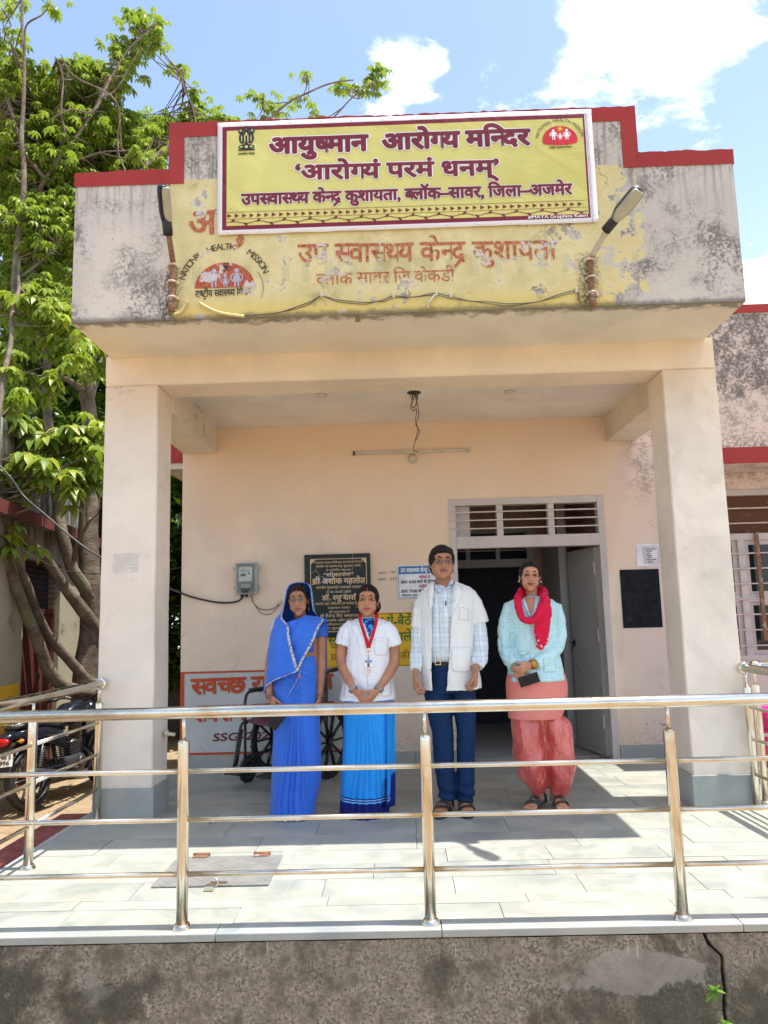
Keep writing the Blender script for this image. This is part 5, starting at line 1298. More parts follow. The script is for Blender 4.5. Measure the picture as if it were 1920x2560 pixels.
# crown: clumps (centre x, y in the notes' frame, radii, depth, depth radius, leaves)
CLUMP = [(15, 170, 60, 45, 6.0, .6, 75), (90, 210, 70, 45, 6.4, .6, 75), (150, 330, 110, 90, 6.9, .8, 150), (15, 270, 60, 60, 6.2, .6, 90), (40, 400, 90, 80, 6.6, .8, 120), (230, 270, 60, 50, 6.6, .5, 80), (70, 320, 120, 110, 6.2, 1.0, 330), (170, 260, 90, 60, 6.4, .7, 150), (210, 160, 85, 45, 6.4, .5, 80), (310, 52, 46, 30, 6.5, .25, 34), (270, 110, 50, 32, 6.5, .3, 30), (330, 98, 22, 18, 6.5, .2, 9), (120, 150, 60, 30, 5.9, .4, 24), (20, 80, 30, 30, 5.9, .4, 14), (25, 10, 20, 15, 5.9, .3, 8), (120, 18, 16, 10, 5.7, .2, 7),
         (260, 330, 90, 80, 6.9, .8, 200), (330, 300, 55, 60, 7.4, .5, 90), (60, 480, 110, 100, 5.9, 1.0, 260), (200, 430, 100, 90, 6.4, .9, 230), (300, 440, 80, 80, 7.2, .8, 150), (60, 620, 100, 80, 5.8, .9, 190), (120, 560, 100, 80, 6.6, .9, 170),
         (90, 660, 80, 60, 5.6, .7, 100), (140, 745, 40, 30, 5.3, .4, 22), (125, 795, 40, 26, 5.2, .3, 14), (20, 780, 50, 50, 5.2, .5, 46), (215, 770, 45, 50, 6.0, .5, 36), (25, 850, 50, 28, 4.9, .3, 18), (70, 920, 55, 24, 4.8, .3, 20), (120, 935, 30, 22, 4.8, .3, 10), (165, 940, 45, 36, 4.9, .3, 22), (185, 985, 35, 26, 4.9, .3, 10), (80, 1010, 55, 26, 4.6, .3, 22), (135, 1030, 50, 28, 4.6, .3, 18), (190, 1020, 34, 24, 4.7, .3, 14), (20, 1030, 40, 26, 4.6, .3, 14), (15, 1160, 22, 14, 4.6, .2, 5), (50, 1180, 16, 10, 4.8, .2, 4),
         (400, 265, 60, 30, 7.7, .4, 60), (392, 148, 24, 12, 7.6, .2, 9), (425, 200, 20, 14, 7.6, .2, 8), (480, 262, 50, 18, 7.8, .3, 22), (565, 205, 24, 10, 7.7, .2, 8), (590, 240, 26, 14, 7.8, .2, 9), (560, 265, 30, 14, 7.8, .3, 12), (650, 215, 50, 14, 7.8, .2, 6), (740, 178, 26, 14, 7.8, .2, 9), (790, 185, 34, 16, 8.0, .2, 16), (812, 155, 16, 10, 8.0, .15, 8), (662, 165, 10, 6, 7.8, .1, 3), (686, 254, 22, 6, 8.0, .2, 5), (440, 250, 40, 20, 7.7, .3, 14)]
leaves = []; tw = MB(); rl = random.Random(21)
for cx, cy, ra, rb, dep, dr, nl in CLUMP:
    k = 0; nl = int(nl*(3.4 if cy < 520 and nl > 70 else 2.2 if cy < 640 else 1.0)); dep += .6 if cy < 640 else 0; k0 = .62 if cy < 640 else 1
    while k < nl:
        # a twig carries a handful of leaves
        while True:
            a, b_, c_ = rl.uniform(-1, 1), rl.uniform(-1, 1), rl.uniform(-1, 1)
            if a*a+b_*b_+c_*c_ < 1: break
        tip = dpt(cx+a*ra, cy+b_*rb, dep+c_*dr)
        near = sorted(LP, key=lambda q: (q[0]-tip).length_squared+(.3 if q[0].z > tip.z else 0))[:7]; src = rl.choice(near)[0]
        if (src-tip).length < (2.4 if k0 == 1 else 1.15) and rl.random() < (.75 if k0 == 1 else .38):
            mid = (src+tip)/2+Vector((rl.uniform(-.1, .1), rl.uniform(-.1, .1), -.08*(tip-src).length)); tw.tube(catmull([src, mid, tip], 3), [.012, .011, .009, .008, .006, .005, .003], 4, caps=False)
        m_ = min(nl-k, rl.randint(2, 5))
        for j in range(m_):
            p_ = tip+Vector((rl.gauss(0, .085), rl.gauss(0, .085), rl.gauss(0, .05)-.02)); leaves.append((p_, k0*rl.uniform(.75, 1.25)*(1.3 if cy > 890 else 1.05), rl.uniform(0, 2*pi), rl.randrange(len(PROTO)), rl.uniform(-.3, .3)))
        k += m_
tw.v = [tuple(Vector(v)-TO) for v in tw.v]; tw.build('twigs', M_bark, tree, kind='stuff')
leaves.sort(key=lambda q: (q[0]-CAM).length/q[1])
for p_, s_, rz, v_, tl_ in leaves[:300]:
    link('leaf', PME[v_], tree, p_-TO, (tl_, tl_*.7, rz), (s_, s_, s_))
def scatter(leaves, protos, mat, name, parent, off):
    V = []; F = []
    for p_, s_, rz, v_, tl_ in leaves:
        M_ = Matrix.Translation(p_-off) @ Matrix.Rotation(rz, 4, 'Z') @ Matrix.Rotation(tl_, 4, 'X') @ Matrix.Scale(s_, 4)
        k = len(V); pb = protos[v_]; V += [(M_ @ Vector(q))[:] for q in pb.v]; F += [tuple(i+k for i in f) for f in pb.f]
    me = bpy.data.meshes.new(name); me.from_pydata(V, [], F); me.materials.append(mat); me.polygons.foreach_set('use_smooth', [True]*len(F)); me.update()
    return link(name, me, parent, (0, 0, 0), kind='stuff')
scatter(leaves[300:], PROTO, M_leaf, 'foliage', tree, TO)

# darker trees behind, each with trunk, limbs and a crown of leaf sprays
rs_ = random.Random(5)
def spray(rr, L):
    b = MB()
    for j in range(9):
        a = rr.uniform(0, 2*pi); e = rr.uniform(-.6, .8); d = Vector((cos(a)*cos(e), sin(a)*cos(e), sin(e))); s_ = d.cross(Vector((0, 0, 1))).normalized(); o_ = d*(L*rr.uniform(.1, .5)); l = L*rr.uniform(.45, .7); w_ = l*.2
        vs = [o_, o_+d*l*.4-s_*w_+Vector((0, 0, w_*.3)), o_+d*l*.45, o_+d*l*.4+s_*w_+Vector((0, 0, w_*.3)), o_+d*l-Vector((0, 0, l*.25))]
        b.add(vs, [(0, 1, 2), (0, 2, 3), (1, 4, 2), (2, 4, 3)], True)
    return b
SPR = [spray(rs_, .42) for _ in range(6)]
def back_tree(name, label, x, y, hgt, crown, n, mat, seed, lean=0):
    rr = random.Random(seed); T = thing(name, label, 'tree', (x, y, GZ)); b = MB(); top = Vector((lean, 0, hgt*.62))
    P = catmull([(0, 0, -.1), (lean*.2, 0, hgt*.2), (lean*.5, .1, hgt*.4), top], 5); b.tube(P, [.24-.17*i/(len(P)-1) for i in range(len(P))], 10); b.build('trunk', M_bark, T)
    tips = []
    for i in range(9):
        st = P[rr.randrange(len(P)//3, len(P))]; cx, cy, cz, rx, ry, rz = rr.choice(crown); e = Vector((cx+rr.uniform(-1, 1)*rx*.7, cy+rr.uniform(-1, 1)*ry*.7, cz+rr.uniform(-.6, .8)*rz))
        b = MB(); b.tube(catmull([st, (st+e)/2+Vector((0, 0, .25)), e], 4), [.075-.055*i/8 for i in range(9)], 6); b.build('limb', M_bark, T)
    L_ = []
    tot = sum(c[3]*c[5] for c in crown)
    for cx, cy, cz, rx, ry, rz in crown:
        for _ in range(int(n*rx*rz/tot)):
            while True:
                a, b_, c_ = rr.uniform(-1, 1), rr.uniform(-1, 1), rr.uniform(-1, 1); q = a*a+b_*b_+c_*c_
                if q < 1 and noise.noise(Vector((cx+a*rx, cy+b_*ry, cz+c_*rz))*1.1+Vector((seed, 0, 0))) > -.12: break
            L_.append((Vector((cx+a*rx, cy+b_*ry, cz+c_*rz)), rr.uniform(.7, 1.3), rr.uniform(0, 6.28), rr.randrange(6), rr.uniform(-.6, .6)))
    scatter(L_, SPR, mat, 'foliage', T, Vector((0, 0, 0))); return T
back_tree('dark_tree', 'dense dark green tree standing behind the multi-stemmed tree', -5.6, 11.5, 8.5, [(-.3, 0, 5.2, 2.3, 1.6, 2.0), (.8, .2, 3.4, 1.8, 1.4, 1.3), (-1.6, .3, 3.2, 1.6, 1.5, 1.6), (1.4, .3, 6.3, 1.7, 1.3, 1.5), (-.4, 0, 7.4, 1.9, 1.4, 1.2)], 3200, M_leaf2, 3)
back_tree('dark_tree', 'smaller tree glimpsed through the gap behind the left pillar', -3.4, 9.2, 5.5, [(0, 0, 3.2, 1.7, 1.2, 1.5), (.3, 0, 1.7, 1.5, 1.0, .9), (-.2, 0, 4.6, 1.3, 1.1, 1.0)], 1700, M_leaf2, 8)
back_tree('dark_tree', 'dark tree at the far left edge behind the shed', -9.3, 12.5, 9.5, [(0, 0, 5.5, 2.4, 1.8, 2.4), (.9, .2, 3.2, 2.0, 1.4, 1.5), (.4, .2, 8.0, 2.0, 1.5, 1.5)], 2300, M_leaf2, 14)
# cables in front of the tree
wire('overhead_cable', [dpt(-420, 640, 3.9), dpt(-150, 880, 3.8), dpt(0, 1007, 3.75), dpt(50, 1070, 3.75), dpt(93, 1108, 3.7), dpt(190, 1187, 3.7), dpt(300, 1245, 3.62), dpt(392, 1281, 3.40)], .009, M_wire, label='thick black cable slanting down through the tree behind the left pillar', cat='cable')
wire('overhead_cable', [dpt(-300, 960, 4.4), dpt(0, 1158, 4.3), dpt(112, 1222, 4.2), dpt(165, 1236, 4.2), dpt(214, 1239, 4.1), dpt(330, 1235, 3.9), dpt(396, 1225, 3.70)], .004, M_wire, label='thin black cable crossing the tree stems towards the left pillar', cat='cable')
# dry leaves on the yard
dl = MB(); rr = random.Random(4)
for _ in range(900):
    x, y = rr.uniform(-6, -2.4), rr.uniform(-1, 9); a = rr.uniform(0, 6.28); s_ = rr.uniform(.015, .04); z = gz(x, y)+.012
    dl.add([(x+s_*cos(a), y+s_*sin(a), z), (x+.4*s_*cos(a+1.6), y+.4*s_*sin(a+1.6), z+.008), (x-s_*cos(a), y-s_*sin(a), z), (x-.4*s_*cos(a+1.6), y-.4*s_*sin(a+1.6), z+.006)], [(0, 1, 2, 3)])
dl.build('fallen_leaves', simple('dry_leaf', (.30, .22, .08), .7, var=.4), None, label='dry fallen leaves scattered over the dusty yard', cat='leaves', kind='stuff')
# ------------------------------------------------------------------ motorcycle
def RX(a): return Matrix.Rotation(a, 4, 'X')
def spoked(parent, name, c, R, tw_, ns, mt, mr, hub=.035, cast=True):
    """wheel in the local x-z plane"""
    w = MB(); prof = [(R-.055, -tw_*.38), (R-.02, -tw_*.5), (R-.004, -tw_*.3), (R, 0), (R-.004, tw_*.3), (R-.02, tw_*.5), (R-.055, tw_*.38)]
    M_ = Matrix.Translation(c) @ RX(pi/2)
    n = 40; vs = []
    for i in range(n):
        a = 2*pi*i/n
        for r_, h_ in prof: vs.append(M_ @ Vector((r_*cos(a), r_*sin(a), h_)))
    m = len(prof); fs = [(i*m+j, ((i+1) % n)*m+j, ((i+1) % n)*m+(j+1) % m, i*m+(j+1) % m) for i in range(n) for j in range(m)]
    w.add(vs, fs, True)
    for i in range(60):  # tread blocks
        a = 2*pi*i/60; s_ = 1 if i % 2 else -1
        w.box(-.006, s_*tw_*.12-.010, -.003, .006, s_*tw_*.12+.010, .004, Matrix.Translation(c) @ Matrix.Rotation(-a, 4, 'Y') @ Matrix.Translation((0, 0, R)))
    wh = w.build(name, M_black, parent)
    b = MB(); b.torus(c, R-.058, .012, 36, 6, RX(pi/2).to_3x3().to_4x4()); b.build('rim', mr, wh)
    b = MB(); b.cyl(Vector(c)-Vector((0, tw_*.6, 0)), Vector(c)+Vector((0, tw_*.6, 0)), hub, 14)
    for i in range(ns):
        a = 2*pi*i/ns; e = Vector(c)+Vector((cos(a)*(R-.058), 0, sin(a)*(R-.058)))
        if cast: b.tube([Vector(c)+Vector((cos(a)*hub*.7, 0, sin(a)*hub*.7)), e], .011, 6, ell=(1.6, .8))
        else: b.tube([Vector(c)+Vector((cos(a)*hub, (.02 if i % 2 else -.02), sin(a)*hub)), e], .0018, 4)
    b.build('spokes', mr, wh); return wh
M_mblk = simple('motorcycle_black', (.010, .012, .020), .18); M_mgrey = simple('cast_grey', (.10, .10, .105), .4, .6); M_chr = simple('chrome', (.6, .6, .6), .15, 1.0)
M_tail = simple('tail_red', (.45, .004, .006), .15); M_seat = simple('seat_vinyl', (.016, .016, .018), .45)
p0 = Vector((-3.76, 4.50, 0)); hd = atan2(1.22, .24)
mc_ = thing('motorcycle', 'black motorcycle with red tail lamp parked under the tree beside the shed', 'motorcycle', (p0.x, p0.y, GZ+.01), hd)
mc_.rotation_euler = (radians(-7), 0, hd)
R_ = .305; WB = 1.27
spoked(mc_, 'rear_wheel', (0, 0, R_), R_, .11, 6, M_black, M_mgrey); spoked(mc_, 'front_wheel', (WB, 0, R_-.01), R_-.01, .085, 6, M_black, M_mgrey)
b = MB()
for s_ in (-.09, .09):
    b.tube([(0, s_, R_), (.28, s_, .36), (.50, s_*.9, .34)], .020, 8); b.tube([(-.02, s_, .66), (.25, s_*.9, .70), (.55, s_*.7, .72)], .016, 8)
b.tube([(.50, 0, .34), (.85, 0, .30), (.98, 0, .52), (1.02, 0, .82)], .022, 8); b.tube([(.45, 0, .38), (.42, 0, .70), (.7, 0, .76), (1.0, 0, .86)], .024, 8); b.build('frame', M_mblk, mc_)
for s_ in (-.11, .11):
    b = MB(); b.tube([(.02, s_, R_+.06), (.13, s_, .66)], .012, 8)
    for i in range(9): b.torus(Vector((.045+.09*i/9, s_, .41+.19*i/9)), .022, .006, 12, 5, Matrix.Rotation(radians(25), 4, 'Y'))
    b.build('shock_absorber', M_chr if s_ > 0 else M_mgrey, mc_)
b = MB(); b.box(.48, -.12, .27, .80, .12, .42, bev=.03); 
for i in range(7): b.box(.60, -.085, .42+i*.022, .80, .085, .431+i*.022, Matrix.Translation((0, 0, 0)), bev=.003)
b.cyl((.70, 0, .42), (.74, 0, .58), .06, 14); b.cyl((.58, .12, .34), (.58, .155, .34), .075, 20); b.cyl((.72, -.12, .34), (.72, -.15, .34), .06, 20); b.build('engine', M_mgrey, mc_)
b = MB(); b.tube(catmull([(.82, -.04, .50), (.93, -.08, .40), (.85, -.12, .24), (.5, -.14, .22), (.25, -.15, .28)], 5), .018, 10); b.tube([(.30, -.155, .27), (.22, -.16, .29), (-.22, -.17, .40), (-.26, -.17, .41)], [.025, .045, .045, .03], 14); b.build('exhaust', M_mgrey, mc_)
def loft(rings, n=20, smooth=True, cap=True):
    """rings: (centre, half width y, half height z)"""
    b = MB(); vs = []
    for c_, hw_, hh in rings:
        for j in range(n):
            a = 2*pi*j/n; ca, sa = cos(a), sin(a); vs.append((c_[0], c_[1]+hw_*abs(ca)**.75*(1 if ca > 0 else -1), c_[2]+hh*abs(sa)**.75*(1 if sa > 0 else -1)))
    m = len(rings); b.add(vs, [(i*n+j, i*n+(j+1) % n, (i+1)*n+(j+1) % n, (i+1)*n+j) for i in range(m-1) for j in range(n)]+[tuple(range(n)), tuple((m-1)*n+j for j in range(n))], smooth); return b
tk = loft([((.52, 0, .80), .05, .05), ((.58, 0, .82), .10, .09), ((.72, 0, .86), .145, .12), ((.88, 0, .87), .15, .12), ((.98, 0, .85), .10, .09), ((1.02, 0, .84), .04, .05)]).build('fuel_tank', M_mblk, mc_)
loft([((-.22, 0, .83), .07, .02), ((-.1, 0, .84), .115, .04), ((.15, 0, .82), .125, .045), ((.38, 0, .77), .13, .045), ((.52, 0, .79), .11, .05), ((.60, 0, .83), .05, .03)]).build('seat', M_seat, mc_)
for s_ in (-1, 1):
    loft([((-.25, s_*.07, .76), .02, .03), ((-.05, s_*.105, .74), .025, .06), ((.2, s_*.12, .70), .03, .08), ((.42, s_*.12, .62), .03, .10), ((.52, s_*.11, .58), .01, .05)]).build('side_panel', M_mblk, mc_)
    b = MB(); b.add([(.12, s_*.152, .70), (.36, s_*.152, .69), (.42, s_*.152, .66), (.20, s_*.152, .665)], [(0, 1, 2, 3)]); b.build('silver_decal', M_chr, mc_, )
    b = MB(); b.ball((-.24, s_*.14, .70), (.035, .018, .022)); b.tube([(-.22, s_*.06, .70), (-.24, s_*.13, .70)], .008, 6); b.build('turn_signal', simple('amber', (.6, .22, .02), .2) if s_ < 0 else MATS['amber'], mc_)
    b = MB(); b.ball((1.0, s_*.16, .82), (.02, .03, .02)); b.tube([(1.02, 0, .82), (1.0, s_*.15, .82)], .007, 6); b.build('turn_signal', MATS['amber'] if 'amber' in MATS else M_tail, mc_)
loft([((-.36, 0, .74), .03, .03), ((-.34, 0, .74), .075, .04), ((-.26, 0, .76), .09, .045), ((-.18, 0, .78), .08, .04)]).build('tail_cowl', M_mblk, mc_)
b = MB(); b.ball((-.345, 0, .715), (.035, .085, .042), 20, 12); b.build('tail_lamp', M_tail, mc_)
b = MB(); b.box(-.02, -.06, -.0, .0, .06, .30, Matrix.Translation((-.34, 0, .42)) @ Matrix.Rotation(radians(12), 4, 'Y'), bev=.0); b.build('rear_mudguard', M_black, mc_)
Mp = Matrix.Translation((-.352, 0, .545)) @ Matrix.Rotation(radians(12), 4, 'Y') @ Matrix.Rotation(radians(-90), 4, 'Z')
b = MB(); b.box(-.115, -.004, -.06, .115, .0, .06, Mp); pl_ = b.build('number_plate', M_wprint, mc_)
b = MB(); line_mesh(b, 'RJ 48 S', (-.085, .01), (.10, .01), .036, .03, -.0055); line_mesh(b, '4996', (-.065, -.045), (.085, -.045), .040, .03, -.0055); b.v = [tuple(Mp @ Vector(v)) for v in b.v]; b.build('plate_lettering', M_ink, pl_)
for s_ in (-.085, .085):
    b = MB(); b.tube([(1.04, s_, .86), (WB-.06, s_, .50), (WB, s_, R_-.01)], [.017, .019, .021], 10); b.build('fork_leg', M_chr if s_ > 0 else M_mgrey, mc_)
vs = MB(); 
def mg(u, v): a = radians(35+120*u); r_ = R_+.025-.02*abs(v-.5)*2; return Vector((WB+r_*cos(a), (v-.5)*.13, R_+r_*sin(a)))
vs.grid(mg, 14, 4); vs.build('front_mudguard', M_mblk, mc_, solid=.004)
def mg2(u, v): a = radians(60+110*u); r_ = R_+.05; return Vector((r_*cos(a), (v-.5)*.14, R_+r_*sin(a)))
vs = MB(); vs.grid(mg2, 14, 4); vs.build('inner_mudguard', M_black, mc_, solid=.004)
b = MB(); b.ball((1.12, 0, .86), (.09, .10, .10), 20, 12); b.build('headlamp', M_mblk, mc_)
b = MB(); b.tube(catmull([(.90, -.36, 1.02), (.99, -.22, 1.03), (1.03, -.08, .98), (1.03, .08, .98), (.99, .22, 1.03), (.90, .36, 1.02)], 5), .011, 8); hb = b.build('handlebar', M_mblk, mc_)
for s_ in (-1, 1):
    b = MB(); b.tube([(.955, s_*.27, 1.025), (.90, s_*.37, 1.02)], .018, 10); b.tube([(1.0, s_*.24, 1.03), (.965, s_*.38, 1.03)], .006, 6); b.build('grip', M_black, hb)
    b = MB(); b.tube(catmull([(.97, s_*.20, 1.04), (.99, s_*.27, 1.16), (1.0, s_*.32, 1.25)], 4), .006, 6); q = Matrix.Translation((1.0, s_*.34, 1.31)) @ Matrix.Rotation(radians(-14), 4, 'X'); b.ball((0, 0, 0), (.012, .062, .048), 16, 10, q); b.v = b.v; mr_ = b.build('mirror', M_mblk, hb)
    for v in mr_.data.vertices[-17*0:]: pass
    b = MB(); b.ball((0, 0, 0), (.004, .054, .041), 16, 8, Matrix.Translation((.986, s_*.34, 1.31)) @ Matrix.Rotation(radians(-14), 4, 'X')); b.build('mirror_glass', M_chr, hb)
for s_ in (-1, 1):
    b = MB(); b.tube(catmull([(.86, s_*.05, .60), (.90, s_*.24, .58), (.92, s_*.27, .46), (.88, s_*.22, .36), (.84, s_*.05, .33)], 5), .011, 8); b.build('leg_guard', M_mblk, mc_)
    b = MB(); b.tube([(.50, s_*.10, .30), (.50, s_*.24, .30)], .014, 8); b.build('foot_peg', M_black, mc_)
b = MB(); b.tube([(.40, .12, .28), (.33, .28, .02), (.30, .31, 0)], .010, 8); b.build('side_stand', M_mblk, mc_)
b = MB(); b.tube(catmull([(-.28, -.10, .86), (-.30, 0, .88), (-.28, .10, .86), (-.05, .13, .87)], 4), .010, 8); b.tube([(-.28, -.10, .86), (-.05, -.13, .87)], .010, 8); b.build('grab_rail', M_chr, mc_)

# ------------------------------------------------------------------ wheelchair
M_wc = simple('wheelchair_black', (.022, .022, .024), .3); M_plum = simple('plum_vinyl', (.13, .035, .06), .45)
wc = thing('wheelchair', 'folding black wheelchair with plum seat standing behind the veiled woman', 'wheelchair', (-.93, 2.93, 0), radians(-118))
# local x is forward, y is the chair's left
for s_ in (-1, 1):
    y_ = s_*.25
    w_ = spoked(wc, 'rear_wheel', (-.17, s_*.285, .285), .285, .032, 10, M_black, M_wc, .025, True)
    b = MB(); b.torus((-.17, s_*.315, .285), .235, .008, 40, 6, RX(pi/2)); b.build('hand_rim', M_wc, wc)
    b = MB(); b.tube(catmull([(-.27, y_, .84), (-.21, y_, .825), (-.19, y_, .76), (-.19, y_, .20)], 4), .012, 10)
    b.tube(catmull([(-.19, y_, .70), (.10, y_, .70), (.20, y_, .69), (.235, y_, .62), (.235, y_, .47), (.235, y_, .18)], 4), .012, 10); b.tube([(-.19, y_, .47), (.235, y_, .47)], .012, 8); b.tube([(-.19, y_, .20), (.235, y_, .20)], .012, 8); b.build('side_frame', M_wc, wc)
    b = MB(); b.tube([(-.36, y_, .845), (-.27, y_, .84)], .017, 10); b.build('push_handle', M_black, wc)
    b = MB(); b.box(-.14, y_-.022, .70, .17, y_+.022, .725, bev=.008); b.build('armrest', M_black, wc)
    b = MB(); b.tube(catmull([(.235, y_*.93, .46), (.31, y_*.93, .44), (.40, y_*.9, .14)], 4), .011, 8); b.tube([(.29, y_*.93, .42), (.36, y_*.93, .15)], .009, 8); b.build('footrest_hanger', M_wc, wc)
    b = MB(); b.box(.38, y_*.9-.075*(1 if s_ > 0 else -1)-.07, .115, .52, y_*.9-.075*(1 if s_ > 0 else -1)+.07, .13, bev=.004); b.build('foot_plate', M_black, wc)
    b = MB(); b.tube([(.235, y_, .20), (.235, y_, .15), (.21, y_, .13)], .012, 8); b.box(.17, y_-.028, .08, .24, y_+.028, .14); fk = b.build('castor_fork', M_wc, wc)
    cw = spoked(wc, 'castor', (.20, y_+(.0), .095), .095, .034, 5, M_black, M_wc, .02, True)
    b = MB(); b.tube([(.10, y_*1.1, .47), (.13, y_*1.16, .56)], .007, 8); b.build('brake_lever', M_black, wc)
b = MB(); b.tube([(-.05, -.25, .20), (.0, .25, .45)], .010, 8); b.tube([(-.05, .25, .20), (.0, -.25, .45)], .010, 8); b.build('cross_brace', M_wc, wc)
b = MB(); b.grid(lambda u, v: Vector((-.19+.42*u, -.25+.5*v, .475-.03*sin(pi*v))), 6, 8); b.build('seat_sling', M_plum, wc, solid=.012)
b = MB(); b.grid(lambda u, v: Vector((-.20-.03*sin(pi*v), -.25+.5*v, .50+.30*u)), 6, 8); b.build('back_sling', M_plum, wc, solid=.012)
# ------------------------------------------------------------------ people
RA_ = (560, 1360, 500/1580.); RB_ = (980, 1340, 500/1536.)
class Fig:
    """frame of a person: notes from an enlarged region become positions at the person's own depth"""
    def __init__(s, root, reg): s.r = Vector(root); s.g = reg
    def __call__(s, zx, zy, dy=0.0):
        p_ = on_y(s.g[0]+zx*s.g[2], s.g[1]+zy*s.g[2], s.r.y+dy); return p_-s.r
    def w(s, zx, zy, dy=0): return s(zx, zy, dy)

def skin_mat(name, col):
    m, t = material(name); c = t.co(); n = t.noise(c, 14, 5, .6); n2 = t.noise(c, 160, 3)
    cc = t.mix(t.ss(n, .3, .7), [q*.88 for q in col], [min(1, q*1.08) for q in col])
    t.out(t.bsdf(cc, .46, 0, t.bump(n2, .12, .001), Subsurface_Weight=.12, Subsurface_Radius=(.012, .005, .003), Subsurface_Scale=.6, Specular_IOR_Level=.35)); return m
def cloth_mat(name, col, rough=.8, sheen=.0, weave=500, wr=.25, var=.08, fn=None, **k):
    m, t = material(name); c = t.co(); n = t.noise(c, 5, 5, .6); n2 = t.noise(c, 38, 5, .6)
    cc = t.mix(t.ss(n, .3, .7), [q*(1-var) for q in col], [min(1, q*(1+var)) for q in col])
    if fn: cc = fn(t, c, cc)
    xyz = t.sep(c); h = t.m('ADD', t.m('MULTIPLY', n2, .12), t.m('MULTIPLY', t.noise(t.comb(t.m('MULTIPLY', xyz[0], 2.2), xyz[1], t.m('MULTIPLY', xyz[2], .7)), 9, 3, .5, .8), 1.0))
    t.out(t.bsdf(cc, rough, 0, t.bump(h, wr, .02), Specular_IOR_Level=.25, Sheen_Weight=sheen, **k)); return m
M_hair = simple('black_hair', (.010, .008, .008), .62, bumps=.9, bscale=160, Specular_IOR_Level=.22)
M_eyew = simple('eye_white', (.36, .31, .28), .35); M_iris = simple('iris_brown', (.015, .008, .005), .15)
M_brow = simple('eyebrow_hair', (.018, .012, .010), .8)
M_lip = {}

def head_parts(mb, c, s=1.0, wide=1.0, jaw=1.0, nose=1.0, T=Matrix.Identity(3)):
    """closed shapes that fuse into a head with brow, cheeks, nose, lips, chin and ears; c = centre"""
    def E(p_, r, n=18, m=12): mb.ball(Vector(c)+T @ (Vector(p_)*s), [q*s for q in r], n, m, T.to_4x4())
    E((0, .010, .028), (.074*wide, .092, .082)); E((0, -.022, -.028), (.064*wide*jaw, .068, .082)); E((0, -.038, -.064), (.044*wide*jaw, .050, .044))
    E((0, -.068, -.092), (.024*jaw, .020, .018)); E((0, -.062, .040), (.056*wide, .030, .034))
    for g in (-1, 1):
        E((g*.040*wide, -.066, -.014), (.022, .020, .018)); E((g*.034*wide, -.060, -.045), (.026, .024, .028)); E((g*.030, -.080, .032), (.026, .012, .009))
        E((g*.0735*wide, .010, -.008), (.006, .014, .026)); E((g*.0765*wide, .013, .004), (.007, .011, .011)); E((g*.012*nose, -.104, -.026), (.009, .010, .008))
        E((g*.043*wide*jaw, -.008, -.050), (.014, .028, .026))
    mb.tube([Vector(c)+T @ (Vector(p_)*s) for p_ in ((0, -.082, .026), (0, -.098, .002), (0, -.110, -.020), (0, -.104, -.030))], [.008*s, .0085*s, .012*s, .009*s], 10)
    E((0, -.090, -.052), (.024, .010, .006)); E((0, -.089, -.062), (.021, .011, .007)); E((0, -.084, -.040), (.012, .012, .012))

def face_details(parent, c, s, skin, lipm, wide=1.0, T=Matrix.Identity(3), smile=0.0, brow=1.0, squint=.6, kohl=False):
    X = lambda p_: Vector(c)+T @ (Vector(p_)*s)
    for g in (-1, 1):
        b = MB(); b.ball(X((g*.031*wide, -.0775, .010)), [q*s for q in (.0150, .010, .0075*squint+.0015)], 16, 10, T.to_4x4()); e = b.build('eye', M_eyew, parent)
        b = MB(); b.ball(X((g*.031*wide, -.0845, .0098)), [q*s for q in (.0068, .0046, .0062*squint+.0018)], 12, 8, T.to_4x4()); b.build('iris', M_iris, e)
        up = [X((g*(.031*wide+dx), -.0845+abs(dx)*.30-.0015, .0105+.0075*squint-abs(dx+.002)**1.6*9)) for dx in (-.0155, -.009, 0, .009, .016)]
        b = MB(); b.tube(catmull(up, 3), .0021*s if not kohl else .0028*s, 6); b.build('upper_eyelid', M_brow, e)
        lo = [X((g*(.031*wide+dx), -.083+abs(dx)*.30, .0085-.0068*squint+abs(dx)**1.6*7)) for dx in (-.014, -.007, 0, .008, .015)]
        b = MB(); b.tube(catmull(lo, 3), .0010*s if not kohl else .0016*s, 6); b.build('lower_eyelid', M_brow if kohl else skin, e)
        br = [X((g*(.013+.0*wide), -.0945, .0330)), X((g*.024*wide, -.0950, .0365)), X((g*.036*wide, -.0895, .0375)), X((g*.050*wide, -.0735, .0290))]
        b = MB(); P = catmull(br, 4); b.tube(P, [.0032*s*brow*(.75+.5*sin(pi*i/(len(P)-1))) for i in range(len(P))], 6, ell=(.6, 1)); b.build('eyebrow', M_brow, parent)
    def lip(z0, dz, rad, nm):
        P = [X((x, -.0985+abs(x)*.38+.0, z0-dz*cos(pi*x/.054)*.5+dz*.5+smile*(abs(x)/.024)**1.5*.006)) for x in (-.024, -.016, -.007, 0, .007, .016, .024)]
        b = MB(); Q = catmull(P, 3); b.tube(Q, [rad*s*max(.25, sin(pi*(i+.6)/(len(Q)+.2))) for i in range(len(Q))], 8); return b.build(nm, lipm, parent)
    lip(-.0530, -.002, .0040, 'upper_lip'); lip(-.0610, .003, .0046, 'lower_lip')
    P = [X((x, -.1015+abs(x)*.38, -.0566+smile*(abs(x)/.024)**1.5*.006)) for x in (-.025, -.012, 0, .012, .025)]
    b = MB(); b.tube(catmull(P, 3), .0011*s, 5); b.build('mouth_line', M_brow, parent)

